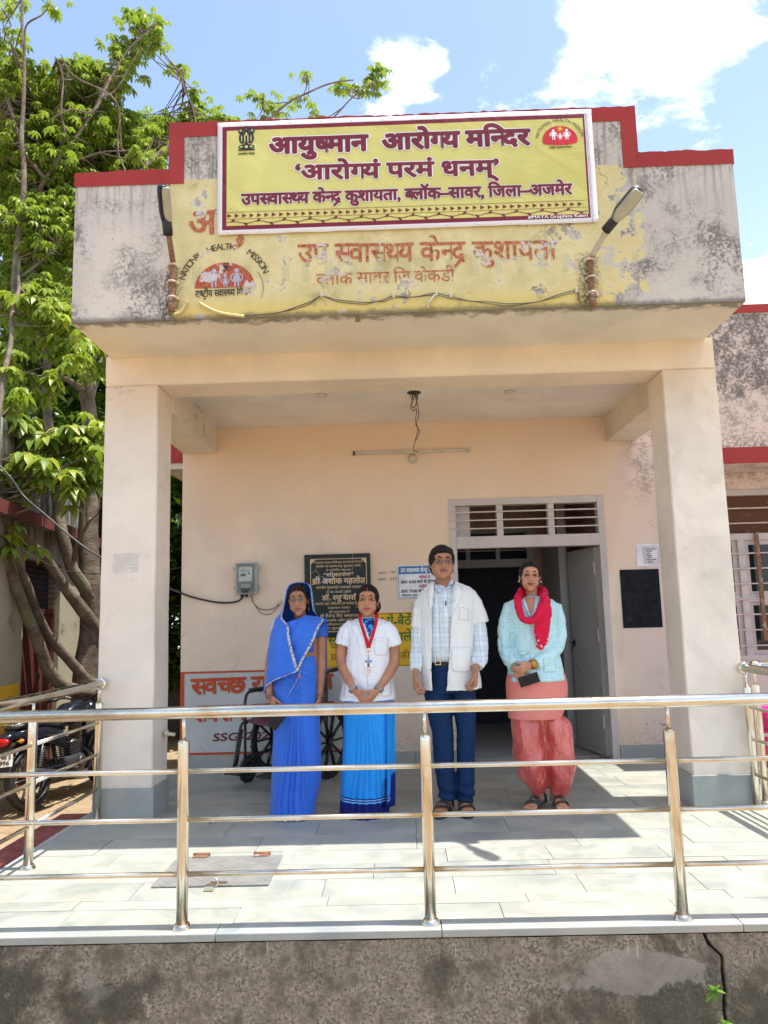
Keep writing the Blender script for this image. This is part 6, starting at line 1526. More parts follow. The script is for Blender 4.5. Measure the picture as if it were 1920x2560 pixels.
def hair_cap(parent, c, s, line=.062, wide=1.0, T=Matrix.Identity(3), vol=0, part=0.0, extra=None, name='hair', temple=.045, puff=0):
    b = MB(); X = lambda p_: Vector(c)+T @ (Vector(p_)*s)
    b.ball(X((0, .016, .030)), [q*s for q in (.0825*wide+vol*.3, .098+vol*.3, .092+vol)], 28, 20, T.to_4x4())
    b.ball(X((0, .035, -.02)), [q*s for q in (.0785*wide, .066, .078)], 24, 16, T.to_4x4())
    if extra: extra(b, X)
    Ti = T.inverted(); C0_ = Vector(c)
    def fn(co, n):
        q = (Ti @ (co-C0_))/s
        # face opening: everything in front and under the hairline sinks into the head
        ax = abs(q.x); hl = line-.45*max(0, ax-.024)-2.6*max(0, ax-.050)
        if q.y < -.012-(.0 if q.z > 0 else -.0) and q.z < hl+ .003*noise.noise(q*180):
            d = min(1, (hl-q.z)/.006); q = q*(1-.22*d)+Vector((0, .030*d, 0))
        else:
            k = noise.noise(Vector((q.x*60, q.y*14, q.z*14)))*.0022
            prt = -.004*exp(-((q.x-part)/.0025)**2) if q.z > .04 and not vol else 0
            q = q+q.normalized()*(k+prt)
        return C0_+(T @ q)*s
    me = remeshed(b, .0042, 3, fn, name, M_hair); return link(name, me, parent)

def hand(mb, wrist, d, palm, lat, L=1.0, curl=.5, spread=.0, thumb=.6, thcurl=.4, flat=False):
    """palm plus four jointed fingers and a thumb; d along the hand, palm = way the palm faces, lat = towards the thumb"""
    d = Vector(d).normalized(); lat = Vector(lat); lat = (lat-d*lat.dot(d)).normalized(); pn = Vector(palm); pn = (pn-d*pn.dot(d)-lat*pn.dot(lat)).normalized(); w = Vector(wrist)
    mb.tube([w-d*.02*L, w+d*.02*L, w+d*.055*L, w+d*.085*L, w+d*.095*L], [(.020*L, .016*L), (.030*L, .015*L), (.037*L, .014*L), (.037*L, .012*L), (.030*L, .009*L)], 12, flat=lat)
    for k, (ln, o) in enumerate(((.072, .027), (.080, .009), (.075, -.009), (.060, -.026))):
        p_ = w+d*(.086-.004*abs(k-1.3))*L+lat*o*L; a = curl*.55+.05*k; dd = (d+lat*(spread*(1.5-k)*.15)); P = [p_-dd.normalized()*.02*L, p_]
        for seg, fr_s in enumerate((.45, .30, .25)):
            v = d*cos(a)+pn*sin(a)+lat*(spread*(1.5-k)*.15); p_ = p_+v*ln*fr_s*L; P.append(p_); a += curl*1.15
        mb.tube(P, [.0092*L, .0090*L, .0082*L, .0076*L, .0062*L], 8)
        mb.ball(P[-1], .0064*L, 8, 6)
    b0 = w+d*.022*L+lat*.024*L; v = (lat*thumb+d*.75+pn*.25).normalized(); b1 = b0+v*.035*L; v2 = (v+pn*thcurl*.6-lat*thcurl*.5+d*.2).normalized(); b2 = b1+v2*.028*L; b3 = b2+(v2-lat*thcurl*.3).normalized()*.022*L
    mb.tube([b0, b1, b2, b3], [.014*L, .0115*L, .0098*L, .0075*L], 8); mb.ball(b3, .0078*L, 8, 6)

def foot(mb, ankle, yaw, L=.24, s=1.0):
    """foot with heel, arch and five toes pointing forward (-y), sole on z = .022"""
    Rz = Matrix.Rotation(yaw, 3, 'Z'); a = Vector(ankle); F_ = lambda x, y, z: Vector((a.x, a.y, 0))+Rz @ Vector((x, y, z))
    mb.tube([a+Vector((0, 0, .06)), a, F_(0, .0, .055), F_(0, -.02, .05)], [.036*s, .036*s, .038*s, .036*s], 12)
    mb.tube([F_(0, .045, .045), F_(0, .0, .045), F_(0, -.06, .050), F_(0, -.11, .042), F_(0, -.15, .036)], [(.026*s, .022), (.032*s, .026), (.036*s, .024), (.044*s, .018), (.042*s, .014)], 12, flat=(1, 0, 0))
    sg = 1
    for k in range(5):
        o = (-.032+.016*k)*sg; ln = (.030, .034, .036, .034, .042)[k] if yaw <= 0 else (.042, .034, .036, .034, .030)[k]; r = (.0085, .009, .009, .0095, .0125)[k] if yaw <= 0 else (.0125, .0095, .009, .009, .0085)[k]
        mb.tube([F_(o, -.145, .036), F_(o, -.165-ln*.3, .036), F_(o, -.165-ln*.75, .031)], [r, r, r*.8], 8); mb.ball(F_(o, -.165-ln*.75, .031), r*.85, 8, 6)

class Loft:
    """cloth wrapped round the body between two angles (0 = front, + = viewer's right), smooth from level to level"""
    def __init__(s, levels, fold=None, cyc=True):
        s.L = [Vector(l[:7]+(0,)*(7-len(l))) if False else list(l) for l in levels]; s.fold = fold
    def lev(s, u):
        k = u*(len(s.L)-1); i = min(int(k), len(s.L)-2); f = k-i
        a, b, c, d = s.L[max(0, i-1)], s.L[i], s.L[i+1], s.L[min(len(s.L)-1, i+2)]
        return [.5*((2*b[j])+(c[j]-a[j])*f+(2*a[j]-5*b[j]+4*c[j]-d[j])*f*f+(3*b[j]-a[j]-3*c[j]+d[j])*f**3) for j in range(7)]
    def pt(s, u, th, off=0):
        z, cx, cy, rx, ry, t0, t1 = s.lev(u); a = radians(th); x = cx+rx*sin(a); y = cy-ry*cos(a); n = Vector((sin(a)/max(rx, .01), -cos(a)/max(ry, .01), 0)).normalized()
        p_ = Vector((x, y, z)); o = off+(s.fold(p_, th, u) if s.fold else 0); return p_+n*o
    def grid(s, nu=60, nv=80, off=0):
        def f(u, v): L_ = s.lev(u); return s.pt(u, L_[5]+(L_[6]-L_[5])*v, off)
        return f, nu, nv
    def build(s, name, mat, parent, nu=60, nv=80, off=0, solid=.004, **k):
        b = MB(); b.grid(*s.grid(nu, nv, off)); return b.build(name, mat, parent, solid=solid, **k)
    def edge(s, name, mat, parent, end=1, w=6, off=.004, u0=0, u1=1, n=70, wm=None, **k):
        """strip of border along an edge; w in metres"""
        b = MB()
        def f(u, v):
            uu = u0+(u1-u0)*u; L_ = s.lev(uu); r = max(.03, (L_[3]+L_[4])/2); dth = math.degrees((wm or .016)/r); th = (L_[6]-dth*v+.4) if end == 1 else (L_[5]+dth*v-.4); return s.pt(uu, th, off)
        b.grid(f, n, 3); return b.build(name, mat, parent, solid=.002, **k)
    def closed(s, mb, nu=40, nv=40):
        """closed solid for fusing"""
        vs = []
        for i in range(nu+1):
            for j in range(nv): vs.append(s.pt(i/nu, 360*j/nv))
        fs = [(i*nv+j, i*nv+(j+1) % nv, (i+1)*nv+(j+1) % nv, (i+1)*nv+j) for i in range(nu) for j in range(nv)]
        fs += [tuple(range(nv)), tuple(nu*nv+j for j in range(nv))]; mb.add(vs, fs, True)
def ring(F, zy, xl, xr, ry, cy=0.0, t0=-180, t1=180):
    a, b = F(xl, zy), F(xr, zy); return [a.z*.5+b.z*.5, (a.x+b.x)/2, cy, (b.x-a.x)/2, ry, t0, t1]
def folds(seed, amp=.006, sx=9, sz=1.6):
    def f(p_, th, u): return amp*noise.noise(Vector((p_.x*sx+seed, p_.y*sx, p_.z*sz)))+amp*.5*noise.noise(Vector((p_.x*sx*2.3+seed, p_.y*sx*2.3, p_.z*sz*1.7)))
    return f
def ridge(v): return max(0, 1-abs(v)*3.0)**2
def wrinkle(seed, amp, s=(16, 16, 16), vert=1.0, diag=1.0, cross=.5):
    """soft lumps with creases running down, slantwise and across"""
    o = Vector((seed*3.1, seed*1.7, seed))
    def f(co, n):
        k = .55+.9*noise.noise(co*4+o)
        v = ridge(noise.noise(Vector((co.x*13+co.z*1.5, co.y*13, co.z*2.6))+o))*vert
        d = ridge(noise.noise(Vector((co.x*9+co.z*8, co.y*9, co.z*7-co.x*6))+o*2))*diag
        c_ = ridge(noise.noise(Vector((co.x*4, co.y*4, co.z*15))+o*3))*cross
        return co+n*(amp*1.1*noise.noise(Vector((co.x*s[0], co.y*s[1], co.z*s[2]*.6))+o)-amp*1.5*max(0, k)*(v+d+c_)+amp*.5)
    return f
from mathutils.bvhtree import BVHTree
def bvh(*objs):
    V = []; P = []
    for o in objs:
        k = len(V); V += [v.co.copy() for v in o.data.vertices]; P += [[i+k for i in p_.vertices] for p_ in o.data.polygons]
    return BVHTree.FromPolygons(V, P)
def front(B, x, z, y0=-.6, d=.003, dflt=-.15):
    h = B.ray_cast(Vector((x, y0, z)), Vector((0, 1, 0)))
    return h[0].y-d if h[0] is not None and h[0].y < .12 else dflt
def applique(F, B, pts, name, mat, parent, d=.004, step=.012, rim=True):
    """tailored piece lying on the garment below it"""
    P = [F(q[0], q[1], -.12) for q in pts]; bm = bmesh.new(); vs = [bm.verts.new((q.x, 0, q.z)) for q in P]; bm.faces.new(vs)
    xs = [q.x for q in P]; zs = [q.z for q in P]
    for ax, lo, hi in ((0, min(xs), max(xs)), (2, min(zs), max(zs))):
        k = max(1, int((hi-lo)/step))
        for i in range(1, k):
            co = [0, 0, 0]; co[ax] = lo+(hi-lo)*i/k; no = [0, 0, 0]; no[ax] = 1
            bmesh.ops.bisect_plane(bm, geom=bm.verts[:]+bm.edges[:]+bm.faces[:], plane_co=co, plane_no=no)
    bd_ = {v for e in bm.edges if e.is_boundary for v in e.verts}
    last = -.15
    for v in bm.verts: v.co.y = front(B, v.co.x, v.co.z, d=d*(.35 if v in bd_ else 1.0)+.0015, dflt=1)
    ok = [v.co.y for v in bm.verts if v.co.y < .5]; mean = sum(ok)/len(ok) if ok else -.15
    for v in bm.verts:
        if v.co.y > .5: v.co.y = mean
    bm.verts.index_update(); b = MB(); b.add([v.co.copy() for v in bm.verts], [[v.index for v in f.verts] for f in bm.faces], True); bm.free()
    return b.build(name, mat, parent, solid=.0016)
def seam(F, B, pts, r, name, mat, parent, k=6, d=.0005):
    Q = catmull([F(q[0], q[1], -.12) for q in pts], k)
    for q in Q: q.y = front(B, q.x, q.z, d=d)
    b = MB(); b.tube(Q, r, 5); return b.build(name, mat, parent)
def strap_on(F, B, pts, hw, d=.004, k=6):
    Q = catmull([F(*q) for q in pts], k); vs = []
    for q in Q:
        y = front(B, q.x, q.z, d=d, dflt=q.y); q.y = min(q.y, y) if y > -.3 else q.y
    for i, q in enumerate(Q):
        dd = (Q[min(i+1, len(Q)-1)]-Q[max(0, i-1)]).normalized(); s_ = dd.cross(Vector((0, 1, 0))).normalized(); vs += [q-s_*hw, q+s_*hw]
    b = MB(); b.add(vs, [(2*i, 2*i+1, 2*i+3, 2*i+2) for i in range(len(Q)-1)], True); return b
def patch(F, pts, dy, name, mat, parent, th=.003, tri=None):
    """flat tailored piece (lapel, pocket) from an outline, given thickness"""
    P = [F(a, b_, c_) if len((a, b_, c_)) == 3 else F(a, b_, dy) for a, b_, c_ in [(q+(dy,))[:3] for q in pts]]
    b = MB(); n = len(P); b.add(P+[p_-Vector((0, th, 0)) for p_ in P], [tuple(range(n)), tuple(range(2*n-1, n-1, -1))]+[(i, i+n, (i+1) % n+n, (i+1) % n) for i in range(n)]); return b.build(name, mat, parent)
def bangles(parent, c, d, r, n, mat, gap=.007, th=.0028, name='bangle'):
    q = Vector(d).to_track_quat('Z', 'Y').to_matrix().to_4x4()
    for i in range(n): b = MB(); b.torus(Vector(c)+Vector(d).normalized()*gap*(i-(n-1)/2), r, th, 24, 6, q); b.build(name, mat, parent)
def glasses(parent, c, s, T, wide, lens_mat, rim, hw=.026, hh=.014):
    X = lambda p_: Vector(c)+T @ (Vector(p_)*s)
    g_ = MB(); g_.tube([X((-.007, -.110, .012)), X((.007, -.110, .012))], .0013*s, 6)
    for g in (-1, 1):
        cx = g*.033*wide; loop = [X((cx+hw*abs(cos(a))**.55*(1 if cos(a) > 0 else -1), -.108+.25*max(0, abs(cx+hw*cos(a))-.03), .006+hh*abs(sin(a))**.55*(1 if sin(a) > 0 else -1))) for a in [2*pi*i/24 for i in range(25)]]
        g_.tube(loop, .0013*s, 5); g_.tube([X((g*(.033*wide+hw), -.100, .010)), X((g*.078*wide, -.02, .010)), X((g*.080*wide, .02, .008))], .0013*s, 5)
    go = g_.build('glasses', rim, parent)
    for g in (-1, 1):
        cx = g*.033*wide; b = MB(); b.add([X((cx+hw*.97*abs(cos(a))**.55*(1 if cos(a) > 0 else -1), -.1085+.25*max(0, abs(cx+hw*cos(a))-.03), .006+hh*.97*abs(sin(a))**.55*(1 if sin(a) > 0 else -1))) for a in [2*pi*i/24 for i in range(24)]], [tuple(range(24))]); b.build('lens', lens_mat, go)
def lens_material(name, col, a):
    m, t = material(name); tr = t.n('ShaderNodeBsdfTransparent'); t.put(tr.inputs[0], col); gl = t.n('ShaderNodeBsdfGlossy'); t.put(gl.inputs['Color'], (.9, .95, .95)); gl.inputs['Roughness'].default_value = .25
    mx = t.n('ShaderNodeMixShader'); mx.inputs[0].default_value = a; t.put(mx.inputs[1], tr.outputs[0]); t.put(mx.inputs[2], gl.outputs[0]); t.out(mx.outputs[0]); return m

# ============================================================ woman in the blue veil
F = Fig((-.745, 1.80, 0), RA_)
p1 = thing('person', 'woman in a bright blue sari drawn over her head, wearing glasses and bangles', 'person', (-.745, 1.80, 0))
SK1 = skin_mat('skin_deep', (.38, .172, .098)); LIP1 = simple('lip_brown', (.30, .10, .08), .4)
hc1 = F(590, 452, -.02); hs = .93
T1 = Matrix.Rotation(radians(-4), 3, 'Y')
b = MB(); head_parts(b, hc1, hs, .93, .92, 1.0, T1)
nk = F(605, 590, .01); b.tube([F(600, 530, .015), F(605, 590, .015), F(612, 640, .02)], [.044, .042, .06], 14)
b.tube([F(612, 620, .02), F(605, 700, .01), F(600, 850, .01), F(600, 960, .0), F(580, 1060, 0)], [(.10, .06), (.12, .085), (.115, .085), (.118, .090), (.14, .10)], 20, flat=(1, 0, 0))
b.tube([F(700, 640, .01), F(762, 665, .01), F(768, 790, .0), F(768, 900, -.005), F(770, 960, -.01), F(766, 1060, -.02), F(757, 1195, -.03)], [.034, .037, .034, .031, .031, .027, .020], 14)
hand(b, F(756, 1198, -.03), (-.12, -.10, -1), (-1, .2, 0), (0, -1, 0), .95, .35, thumb=.4)
b.tube([F(500, 660, .01), F(430, 690, .02), F(385, 850, .02), F(362, 960, 0), F(352, 1080, -.05), F(362, 1190, -.08)], [.05, .043, .038, .034, .03, .021], 14)
hand(b, F(363, 1195, -.085), (.42, -.25, -1), (.6, .5, .2), (.5, -.8, .2), .95, .45, thumb=.5)
b.tube([F(560, 1060, 0), F(540, 1600, 0), F(520, 2080, 0)], [.09, .06, .04], 10); b.tube([F(610, 1060, 0), F(615, 1600, 0), F(610, 2080, 0)], [.09, .06, .04], 10)
foot(b, Vector((F(520, 2080).x, .085, .07)), -.1, s=.8); foot(b, Vector((F(612, 2080).x, .085, .07)), .1, s=.8)
bd = link('body', remeshed(b, .0046, 4, None, 'body', SK1), p1)
face_details(p1, hc1, hs, SK1, LIP1, .93, T1, .25)
def bunx(b_, X): b_.ball(X((0, .10, -.01)), [.045, .04, .045], 16, 10)
hair_cap(p1, hc1, hs, .060, .93, T1, part=0.0, extra=bunx)
b = MB(); b.tube([hc1+T1 @ Vector((0, -.070, .088))*hs, hc1+T1 @ Vector((0, -.088, .066))*hs], .0022, 6); b.build('sindoor', M_redp, p1)
M_lens = lens_material('tinted_lens', (.60, .66, .70), .07); M_rim = simple('gold_rim', (.45, .30, .12), .25, .9)
glasses(p1, hc1, hs, T1, .93, M_lens, M_rim, .025, .0135)
b = MB(); e0 = hc1+T1 @ Vector((.074, .0, -.035))*hs; b.tube([e0, e0-Vector((.004, .004, .045))], [.0015, .003], 6); b.build('earring', M_rim, p1)
SB = (.030, .140, .62)
def sari_fn(t, c, cc):
    x, y, z = t.sep(c); return t.mix(t.m('MULTIPLY', t.ss(t.noise(c, 3, 4), .45, .65), .25), cc, (.05, .19, .72))
M_sari = cloth_mat('cornflower_sari', SB, .62, .15, fn=sari_fn, wr=.3)
M_blouse = cloth_mat('blue_blouse', (.03, .11, .46), .75)
mb_, t = material('silver_lace_border'); c = t.co(); v = t.voro(c, 95); w_ = t.wave(c, 60, 0, 0, wave_type='BANDS', bands_direction='Z')
t.out(t.bsdf(t.mix(t.ss(t.m('ADD', v, t.m('MULTIPLY', w_, .12)), .62, .74), (.52, .53, .58), (.05, .07, .18)), .4, .2))
M_lace = mb_
# blouse: torso and short sleeve
b = MB(); Loft([ring(F, 590, 545, 680, .055, .02), ring(F, 625, 480, 760, .085, .015), ring(F, 680, 450, 765, .105, 0), ring(F, 760, 470, 722, .125, -.005), ring(F, 850, 480, 716, .11, 0)]).closed(b)
b.tube([F(715, 645, .01), F(762, 668, .01), F(768, 738, .0)], [.058, .055, .048], 16)
link('blouse', remeshed(b, .005, 4, wrinkle(1, .004), 'blouse', M_blouse), p1)
# skirt of the sari with its fan of pleats
def pleat1(p_, th, u):
    z0 = F(0, 1050).z; t_ = max(0, (z0-p_.z)/z0); front = max(0, cos(radians(th)))**.5
    xc = F(600, 1050).x-.045*t_; sp = .016+.082*t_; s_ = (p_.x-xc+.012*t_*noise.noise(Vector((p_.z*4, 1, 0))))/sp
    o = 0
    if abs(s_) < 1.25 and p_.z < z0: w_ = (1-max(0, abs(s_)-.85)/.4); q = (s_*2.6+.35*noise.noise(Vector((s_*2, p_.z*1.5, 0)))) % 1.0; o = (.024*min(1, .3+t_*1.1))*(abs(q-.5)*2)**.8*max(0, w_)
    o += .020*noise.noise(Vector((p_.x*7+3, p_.y*7, p_.z*1.1)))*min(1, t_*2)+.006*noise.noise(Vector((p_.x*22, p_.y*22, p_.z*2.2)))
    if p_.z > z0-.15: o += .005*sin((p_.z+p_.x*.55)*150)*exp(-((p_.z-z0-.02)/.12)**2)
    return o*front if front else o
sk1 = Loft([ring(F, 885, 478, 722, .105), ring(F, 930, 455, 733, .115), ring(F, 1000, 400, 742, .128), ring(F, 1100, 385, 742, .13), ring(F, 1250, 385, 746, .13), ring(F, 1500, 398, 758, .13), ring(F, 1700, 392, 768, .135), ring(F, 1830, 385, 768, .14), ring(F, 1950, 376, 745, .145), ring(F, 2080, 370, 722, .15), ring(F, 2140, 368, 716, .155)], pleat1)
s_ = sk1.build('sari_skirt', M_sari, p1, 110, 220)
b = MB(); b.grid(lambda u, v: sk1.pt(.965+.032*u, -180+360*v, .003), 3, 200); b.build('hem_border', M_lace, s_, solid=.002)
# front drape across the chest, edge running from the far shoulder down to the waist
def dfold(p_, th, u): return .009*(abs(((p_.x*1.25-p_.z*.75)*11+.25*noise.noise(p_*5)) % 1-.5)*2)**1.6*min(1, u*4)+.007*noise.noise(p_*7)
def lv(F, zy, cxz, rxm, ry, x0, xr, cy=0.0):
    """ring with the right-hand end where the cloth's edge shows"""
    c_ = F(cxz, zy); a = F(xr, zy); k = max(-1, min(1, (a.x-c_.x)/rxm)); return [c_.z, c_.x, cy, rxm, ry, x0, math.degrees(math.asin(k))]
dr1 = Loft([lv(F, 566, 612, .090, .078, 12, 668, .01), lv(F, 585, 612, .145, .09, 2, 762, .01), lv(F, 606, 611, .165, .102, -16, 780), lv(F, 626, 610, .165, .110, -40, 772), lv(F, 660, 606, .160, .122, -85, 752), lv(F, 720, 604, .155, .138, -85, 728), lv(F, 790, 602, .150, .138, -85, 702), lv(F, 850, 600, .148, .132, -85, 672), lv(F, 910, 600, .150, .132, -85, 643), lv(F, 990, 598, .155, .140, -85, 612)], dfold)
d_ = dr1.build('sari_drape', M_sari, p1, 70, 60, .004); dr1.edge('drape_border', M_lace, d_, 1, wm=.017, off=.008, u0=.12)
# tail of the drape hanging behind the right shoulder
b = MB(); b.grid(lambda u, v: F(700+(812-700)*v, 592+420*u, .075+.012*sin(v*9)-.05*(1-u)**4), 24, 10); b.build('sari_tail', M_sari, p1, solid=.003)
b = MB(); b.grid(lambda u, v: F(690+(800-690)*v, 590+34*u*(1-.2*v), .075-.13*u-.0*v), 8, 8); b.build('shoulder_fold', M_sari, p1, solid=.006)
# veil over the head and the left arm
def vfold(p_, th, u): return (.010*noise.noise(Vector((th*.035, 0, p_.z*1.2)))+.006*sin(th*.22+p_.z*3)*min(1, max(0, u-.35)*2.2))
def vl(zy, cxz, rx, ry, t0, t1, cy=0.0): c_ = F(cxz, zy); return [c_.z, c_.x, cy, rx, ry, t0, t1]
def vx(zy, cxz, rx, ry, t0, xf, cy=0.0):
    c_ = F(cxz, zy); a = F(xf, zy); return [c_.z, c_.x, cy, rx, ry, t0, math.degrees(math.asin(max(-1, min(1, (a.x-c_.x)/rx))))]
veil = Loft([vl(303, 594, .012, .012, -285, -75, .02), vl(312, 594, .045, .050, -285, -78, .02), vl(330, 594, .066, .076, -288, -76, .015), vl(365, 594, .080, .098, -290, -70, .012), vl(420, 592, .090, .112, -292, -62, .01), vl(480, 588, .100, .118, -292, -58, .01), vl(540, 584, .112, .122, -285, -52, .01),
             vl(590, 575, .140, .130, -240, -32, .005), vx(640, 585, .160, .142, -225, 534), vx(700, 590, .184, .152, -215, 544), vx(780, 592, .196, .160, -205, 558), vx(860, 592, .203, .164, -200, 580), vx(940, 592, .208, .168, -195, 600), vx(985, 592, .212, .170, -190, 612), vx(1012, 592, .214, .172, -188, 560), vx(1040, 592, .216, .172, -186, 482), vx(1080, 592, .219, .172, -184, 400), vx(1120, 592, .222, .168, -182, 362), vx(1175, 592, .227, .160, -180, 334)], vfold)
v_ = veil.build('veil', M_sari, p1, 120, 110, .006); veil.edge('veil_border', M_lace, v_, 1, wm=.016, off=.011, u0=.05, n=150); veil.edge('veil_border', M_lace, v_, 0, wm=.014, off=.010, u0=.08, u1=.37)
# lower edge of the drape over the skirt, and the little red tuck
P = [F(a, c_, -.150) for a, c_ in ((608, 990), (590, 1040), (565, 1095), (535, 1150), (500, 1212))]
b = MB(); Q = catmull(P, 5); b.tube(Q, .0085, 8, ell=(1, .25), flat=(0, -1, 0) if False else None); b.build('skirt_border', M_lace, p1)
b = MB(); b.ball(F(594, 1046, -.148), (.009, .005, .016), 12, 8); b.build('key_tuck', simple('orange_red', (.55, .12, .06), .6), p1)
M_bang = simple('bangle_metal', (.33, .17, .13), .35, .4)
bangles(p1, F(757, 1192, -.03), (.0, .0, 1), .027, 3, M_bang, .009, .0035); bangles(p1, F(362, 1200, -.085), (-.3, .2, 1), .027, 3, M_bang, .009, .0035)
b = MB(); b.box(-.035, -.005, -.075, .035, .004, .075, Matrix.Translation(F(430, 1375, -.18)) @ Matrix.Rotation(radians(38), 4, 'Y'), bev=.003); ph1 = b.build('mobile_phone', M_blackgloss, None); ph1.location = p1.location; tagd(ph1, 'dark mobile phone held low by the veiled woman', 'phone')

# ============================================================ woman in the white coat with a red lanyard
F = Fig((-.255, 1.80, 0), RA_)
p2 = thing('person', 'woman in short white coat over sky blue sari with red lanyard', 'person', (-.255, 1.80, 0))
SK2 = skin_mat('skin_warm', (.46, .210, .120)); LIP2 = simple('lip_rose', (.36, .10, .09), .4)
hc2 = F(1133, 452, -.02); hs = .93; T2 = Matrix.Rotation(radians(2), 3, 'Y')
b = MB(); head_parts(b, hc2, hs, 1.03, 1.04, 1.1, T2)
b.tube([F(1138, 530, .018), F(1140, 585, .016), F(1140, 640, .02)], [.047, .048, .065], 14)
b.tube([F(1140, 620, .02), F(1140, 720, 0), F(1138, 900, 0), F(1135, 1100, 0), F(1135, 1230, 0)], [(.10, .06), (.12, .085), (.11, .085), (.13, .10), (.13, .10)], 20, flat=(1, 0, 0))
for e in ([F(990, 660, .01), F(945, 740, .01), F(925, 850, .01), F(928, 935, 0), F(955, 1010, -.06), F(990, 1080, -.12), F(1027, 1155, -.165)], [F(1300, 660, .01), F(1330, 740, .01), F(1345, 850, .01), F(1345, 935, 0), F(1310, 1010, -.06), F(1265, 1080, -.12), F(1215, 1155, -.165)]):
    b.tube(e, [.034, .042, .040, .037, .035, .029, .020], 14)
hand(b, F(1030, 1162, -.168), (.75, -.35, -.62), (0, .8, -.5), (.35, -.75, .6), .92, .45, thumb=.5)
hand(b, F(1212, 1162, -.168), (-.72, -.35, -.66), (0, .8, -.5), (-.35, -.75, .6), .92, .55, thumb=.7)
for x_ in (1090, 1180): b.tube([F(x_, 1200, 0), F(x_, 1700, 0), F(x_, 2090, 0)], [.09, .06, .04], 10)
foot(b, Vector((F(1090, 2080).x, .085, .07)), -.1, s=.8); foot(b, Vector((F(1180, 2080).x, .085, .07)), .1, s=.8)
link('body', remeshed(b, .0046, 4, None, 'body', SK2), p2)
face_details(p2, hc2, hs, SK2, LIP2, 1.03, T2, .45)
def bun2(b_, X): b_.ball(X((.055, .07, -.035)), [.04, .04, .05], 16, 10); b_.ball(X((-.05, .055, -.03)), [.035, .04, .05], 16, 10)
hair_cap(p2, hc2, hs, .060, 1.03, T2, extra=bun2, vol=.004)
b = MB(); b.tube([hc2+T2 @ Vector((0, -.062, .098))*hs, hc2+T2 @ Vector((0, -.084, .074))*hs], .0026, 6); b.ball(hc2+T2 @ Vector((0, -.0935, .036))*hs, (.003, .0015, .003), 8, 6); b.build('bindi', M_redp, p2)
for g in (-1, 1): b = MB(); b.ball(hc2+Vector((g*.077, -.004, -.040))*hs, (.004, .004, .007), 8, 6); b.build('earring', M_rim, p2)
M_coat = cloth_mat('white_coat_cotton', (.78, .79, .82), .85, wr=.35, var=.03)
b = MB(); Loft([ring(F, 574, 1085, 1195, .062, .02), ring(F, 600, 1025, 1262, .085, .015), ring(F, 640, 985, 1300, .105, .005), ring(F, 720, 980, 1298, .130, 0), ring(F, 800, 975, 1302, .138, 0), ring(F, 900, 968, 1304, .135, 0), ring(F, 1000, 958, 1312, .140, 0), ring(F, 1100, 938, 1330, .148, 0), ring(F, 1226, 908, 1350, .152, 0)], folds(4, .010, 8, 1.2)).closed(b, 50, 60)
for e in ([F(1050, 660, .01), F(1005, 672, .01), F(975, 705, .01), F(950, 755, .01), F(934, 800, .01)], [F(1235, 660, .01), F(1278, 672, .01), F(1304, 705, .01), F(1324, 755, .01), F(1340, 806, .01)]): b.tube(e, [.050, .062, .062, .060, .062], 18)
coat2 = link('white_coat', remeshed(b, .0055, 5, wrinkle(9, .0042), 'white_coat', M_coat), p2)
def patt(t, c, cc):
    v = t.voro(c, 26, 'F1'); return t.mix(t.ss(v, .38, .44), cc, (.01, .02, .16))
M_pat = cloth_mat('patterned_blue_blouse', (.03, .30, .72), .7, fn=patt)
B2 = bvh(coat2)
vn = applique(F, B2, [(1082, 590), (1192, 584), (1180, 650), (1150, 738), (1118, 650)], 'blouse_front', M_pat, p2, .003)
B2b = B2
for pts in ([(1078, 582), (1034, 634), (1078, 646), (1096, 604)], [(1198, 574), (1252, 630), (1204, 640), (1184, 598)]): applique(F, B2, pts, 'collar', M_coat, coat2, .010)
for pts in ([(1086, 612), (1058, 652), (1078, 705), (1142, 758), (1122, 690)], [(1194, 606), (1226, 646), (1212, 700), (1148, 758), (1168, 690)]): applique(F, B2, pts, 'lapel', M_coat, coat2, .008)
applique(F, B2, [(1188, 748), (1298, 748), (1294, 868), (1276, 884), (1204, 880), (1188, 862)], 'pocket', M_coat, coat2, .004)
applique(F, B2, [(1188, 744), (1298, 744), (1296, 768), (1245, 782), (1190, 764)], 'pocket_flap', M_coat, coat2, .007)
for pts in ([(945, 1085), (1030, 1080), (1035, 1192), (1018, 1206), (945, 1200)], [(1242, 1085), (1318, 1090), (1322, 1198), (1258, 1208), (1244, 1196)]): applique(F, B2, pts, 'pocket', M_coat, coat2, .004)
simple('seam_grey', (.45, .46, .50), .9)
seam(F, B2, [(1142, 765), (1138, 900), (1136, 1050), (1136, 1218)], .0014, 'placket_seam', MATS.get('seam_grey') or M_coat, coat2)
for zy in (790, 900, 1010, 1110): q = F(1146, zy, -.14); b = MB(); b.ball((q.x, front(B2, q.x, q.z, d=.002), q.z), (.006, .003, .006), 10, 6); b.build('button', M_white, coat2)
M_lan = cloth_mat('red_lanyard_ribbon', (.50, .006, .02), .5, wr=.1)
b = MB()
for P in ([(1092, 535, .0), (1074, 560, -.06), (1074, 590, -.09), (1090, 650, -.10), (1120, 735, -.10), (1143, 822, -.10)], [(1186, 535, .0), (1204, 556, -.06), (1206, 585, -.09), (1196, 645, -.10), (1170, 735, -.10), (1143, 822, -.10)]):
    q = strap_on(F, B2, P, .0105, .012); b.add(q.v, q.f, True)
a_ = F(1133, 815, -.160); b.box(a_.x, a_.y-.002, F(0, 872).z, F(1153, 0+815).x, a_.y+.001, a_.z)
ln = b.build('lanyard', M_lan, p2, solid=.0016)
